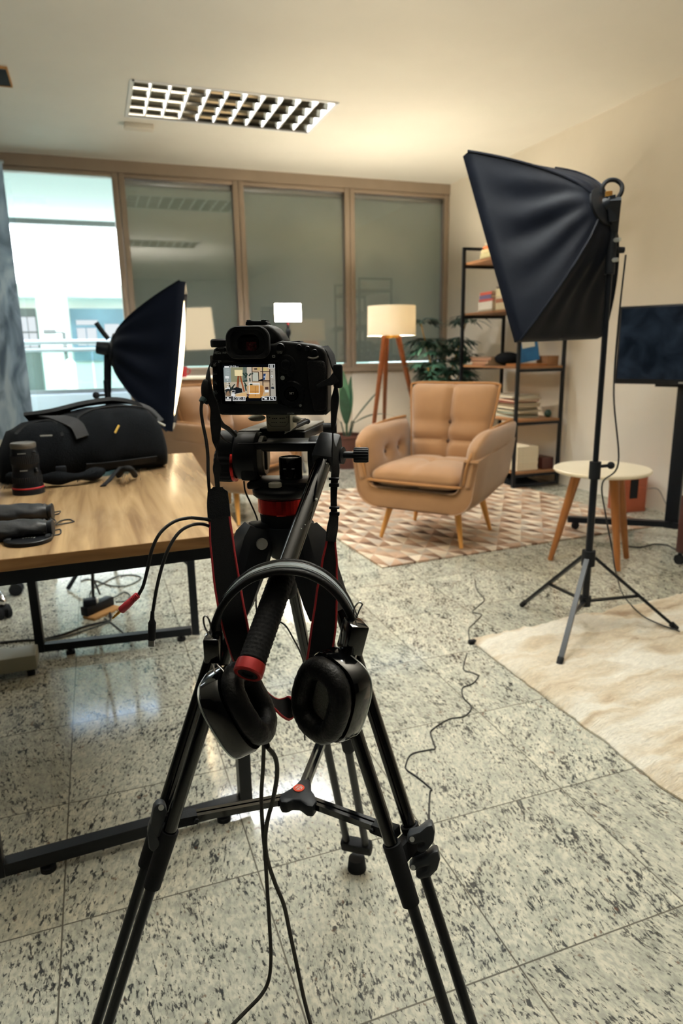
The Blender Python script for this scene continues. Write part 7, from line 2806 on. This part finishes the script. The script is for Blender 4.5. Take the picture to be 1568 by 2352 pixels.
# cable from the cup: two strands running down to the floor
so = atD(606, 1694, 0.748)
build('strain_relief', MB().tube([atD(603, 1686, .752), atD(614, 1716, .750)], [0.0052, 0.0032], 12), 'black_rubber', cupL, 60)
A_ = [(606, 1700, .752), (604, 1760, .775), (600, 1830, .795), (603, 1900, .815), (609, 1970, .83), (614, 2050, .845), (619, 2130, .86), (622, 2200, .87), (617, 2250, .875), (600, 2285, .87), (565, 2322, .86), (530, 2358, .85), (490, 2400, .84)]
B_ = [(614, 1716, .750), (632, 1740, .76), (636, 1780, .775), (627, 1835, .795), (614, 1885, .81), (609, 1930, .82), (614, 1975, .832), (632, 2030, .845), (652, 2080, .855), (665, 2140, .865), (680, 2210, .875), (697, 2290, .885), (715, 2362, .89), (725, 2420, .89)]
PA_ = [atD(*q_) for q_ in A_]
PB_ = [atD(*q_) for q_ in B_]
ea, eb_ = PA_[-1], PB_[-1]
PA_ += [V((ea.x - 0.03, ea.y - 0.03, 0.16)), V((ea.x - 0.07, ea.y - 0.04, 0.02)), V((ea.x - 0.13, ea.y - 0.02, 0.0035)), V((ea.x - 0.22, ea.y + 0.03, 0.0035)), V((ea.x - 0.28, ea.y - 0.05, 0.0035))]
PB_ += [V((eb_.x + 0.005, eb_.y - 0.01, 0.08)), V((eb_.x + 0.03, eb_.y - 0.04, 0.006)), V((eb_.x + 0.10, eb_.y - 0.08, 0.0035)), V((eb_.x + 0.14, eb_.y - 0.15, 0.0035)), V((eb_.x + 0.05, eb_.y - 0.20, 0.0035))]
build('cable_strand', MB().tube(smooth_path(PA_, 8), 0.0024, 10), 'braid', t, 60)
build('cable_strand', MB().tube(smooth_path(PB_, 8), 0.0026, 10), 'braid', t, 60)

# loose plug ends hanging beside the desk
t = thing('jack_cable', atD(330, 1350, .77), 'black cord hanging beside the desk, ending in a pink-red audio jack', 'cable')
P = [atD(484, 1196, .835), atD(460, 1191, .82), atD(430, 1190, .80), atD(398, 1199, .79), atD(368, 1224, .78), atD(349, 1262, .775), atD(338, 1310, .772), atD(329, 1345, .77), atD(319, 1365, .77)]
build('cord', MB().tube(smooth_path(P, 8), 0.0020, 9), 'cable', t, 60)
a, c = atD(318, 1365, .77), atD(277, 1403, .77)
pg = MB().tube([a, a.lerp(c, 0.35), a.lerp(c, 0.42), a.lerp(c, 0.62), a.lerp(c, 0.95), c], [0.0026, 0.0034, 0.0042, 0.0046, 0.0046, 0.0038], 16)
for k in range(5):
    f = 0.06 + 0.07 * k
    pg.tube([a.lerp(c, f), a.lerp(c, f + 0.03)], [0.0040, 0.0040], 14)
build('jack_plug', pg, 'red_plastic', t, 40)
d = (c - a).normalized()
build('jack_pin', MB().tube([c, c + d * 0.006, c + d * 0.0062, c + d * 0.0068, c + d * 0.007, c + d * 0.013], [0.0017, 0.0017, 0.0014, 0.0014, 0.0017, 0.0008], 12), 'brass', t, 40)
t = thing('usb_cable', atD(350, 1440, .77), 'black cord hanging beside the desk, ending in a black USB plug', 'cable')
P = [atD(484, 1210, .836), atD(465, 1204, .82), atD(440, 1206, .80), (atD(412, 1222, .79)), atD(388, 1258, .782), atD(371, 1305, .778), atD(359, 1355, .775), atD(351, 1404, .773)]
build('cord', MB().tube(smooth_path(P, 8), 0.0020, 9), 'cable', t, 60)
a, c = atD(350, 1404, .773), atD(348, 1470, .775)
d = (c - a).normalized()
build('plug_housing', MB().tube([a, a.lerp(c, .28), a.lerp(c, .33), a.lerp(c, .40), c], [0.0022, 0.0026, 0.0034, 0.0045, 0.0042], 14), 'black_rubber', t, 40)
build('usb_contact', MB().beam(c, c + d * 0.0075, 0.0066, 0.003, NV), 'alu', t, 0)
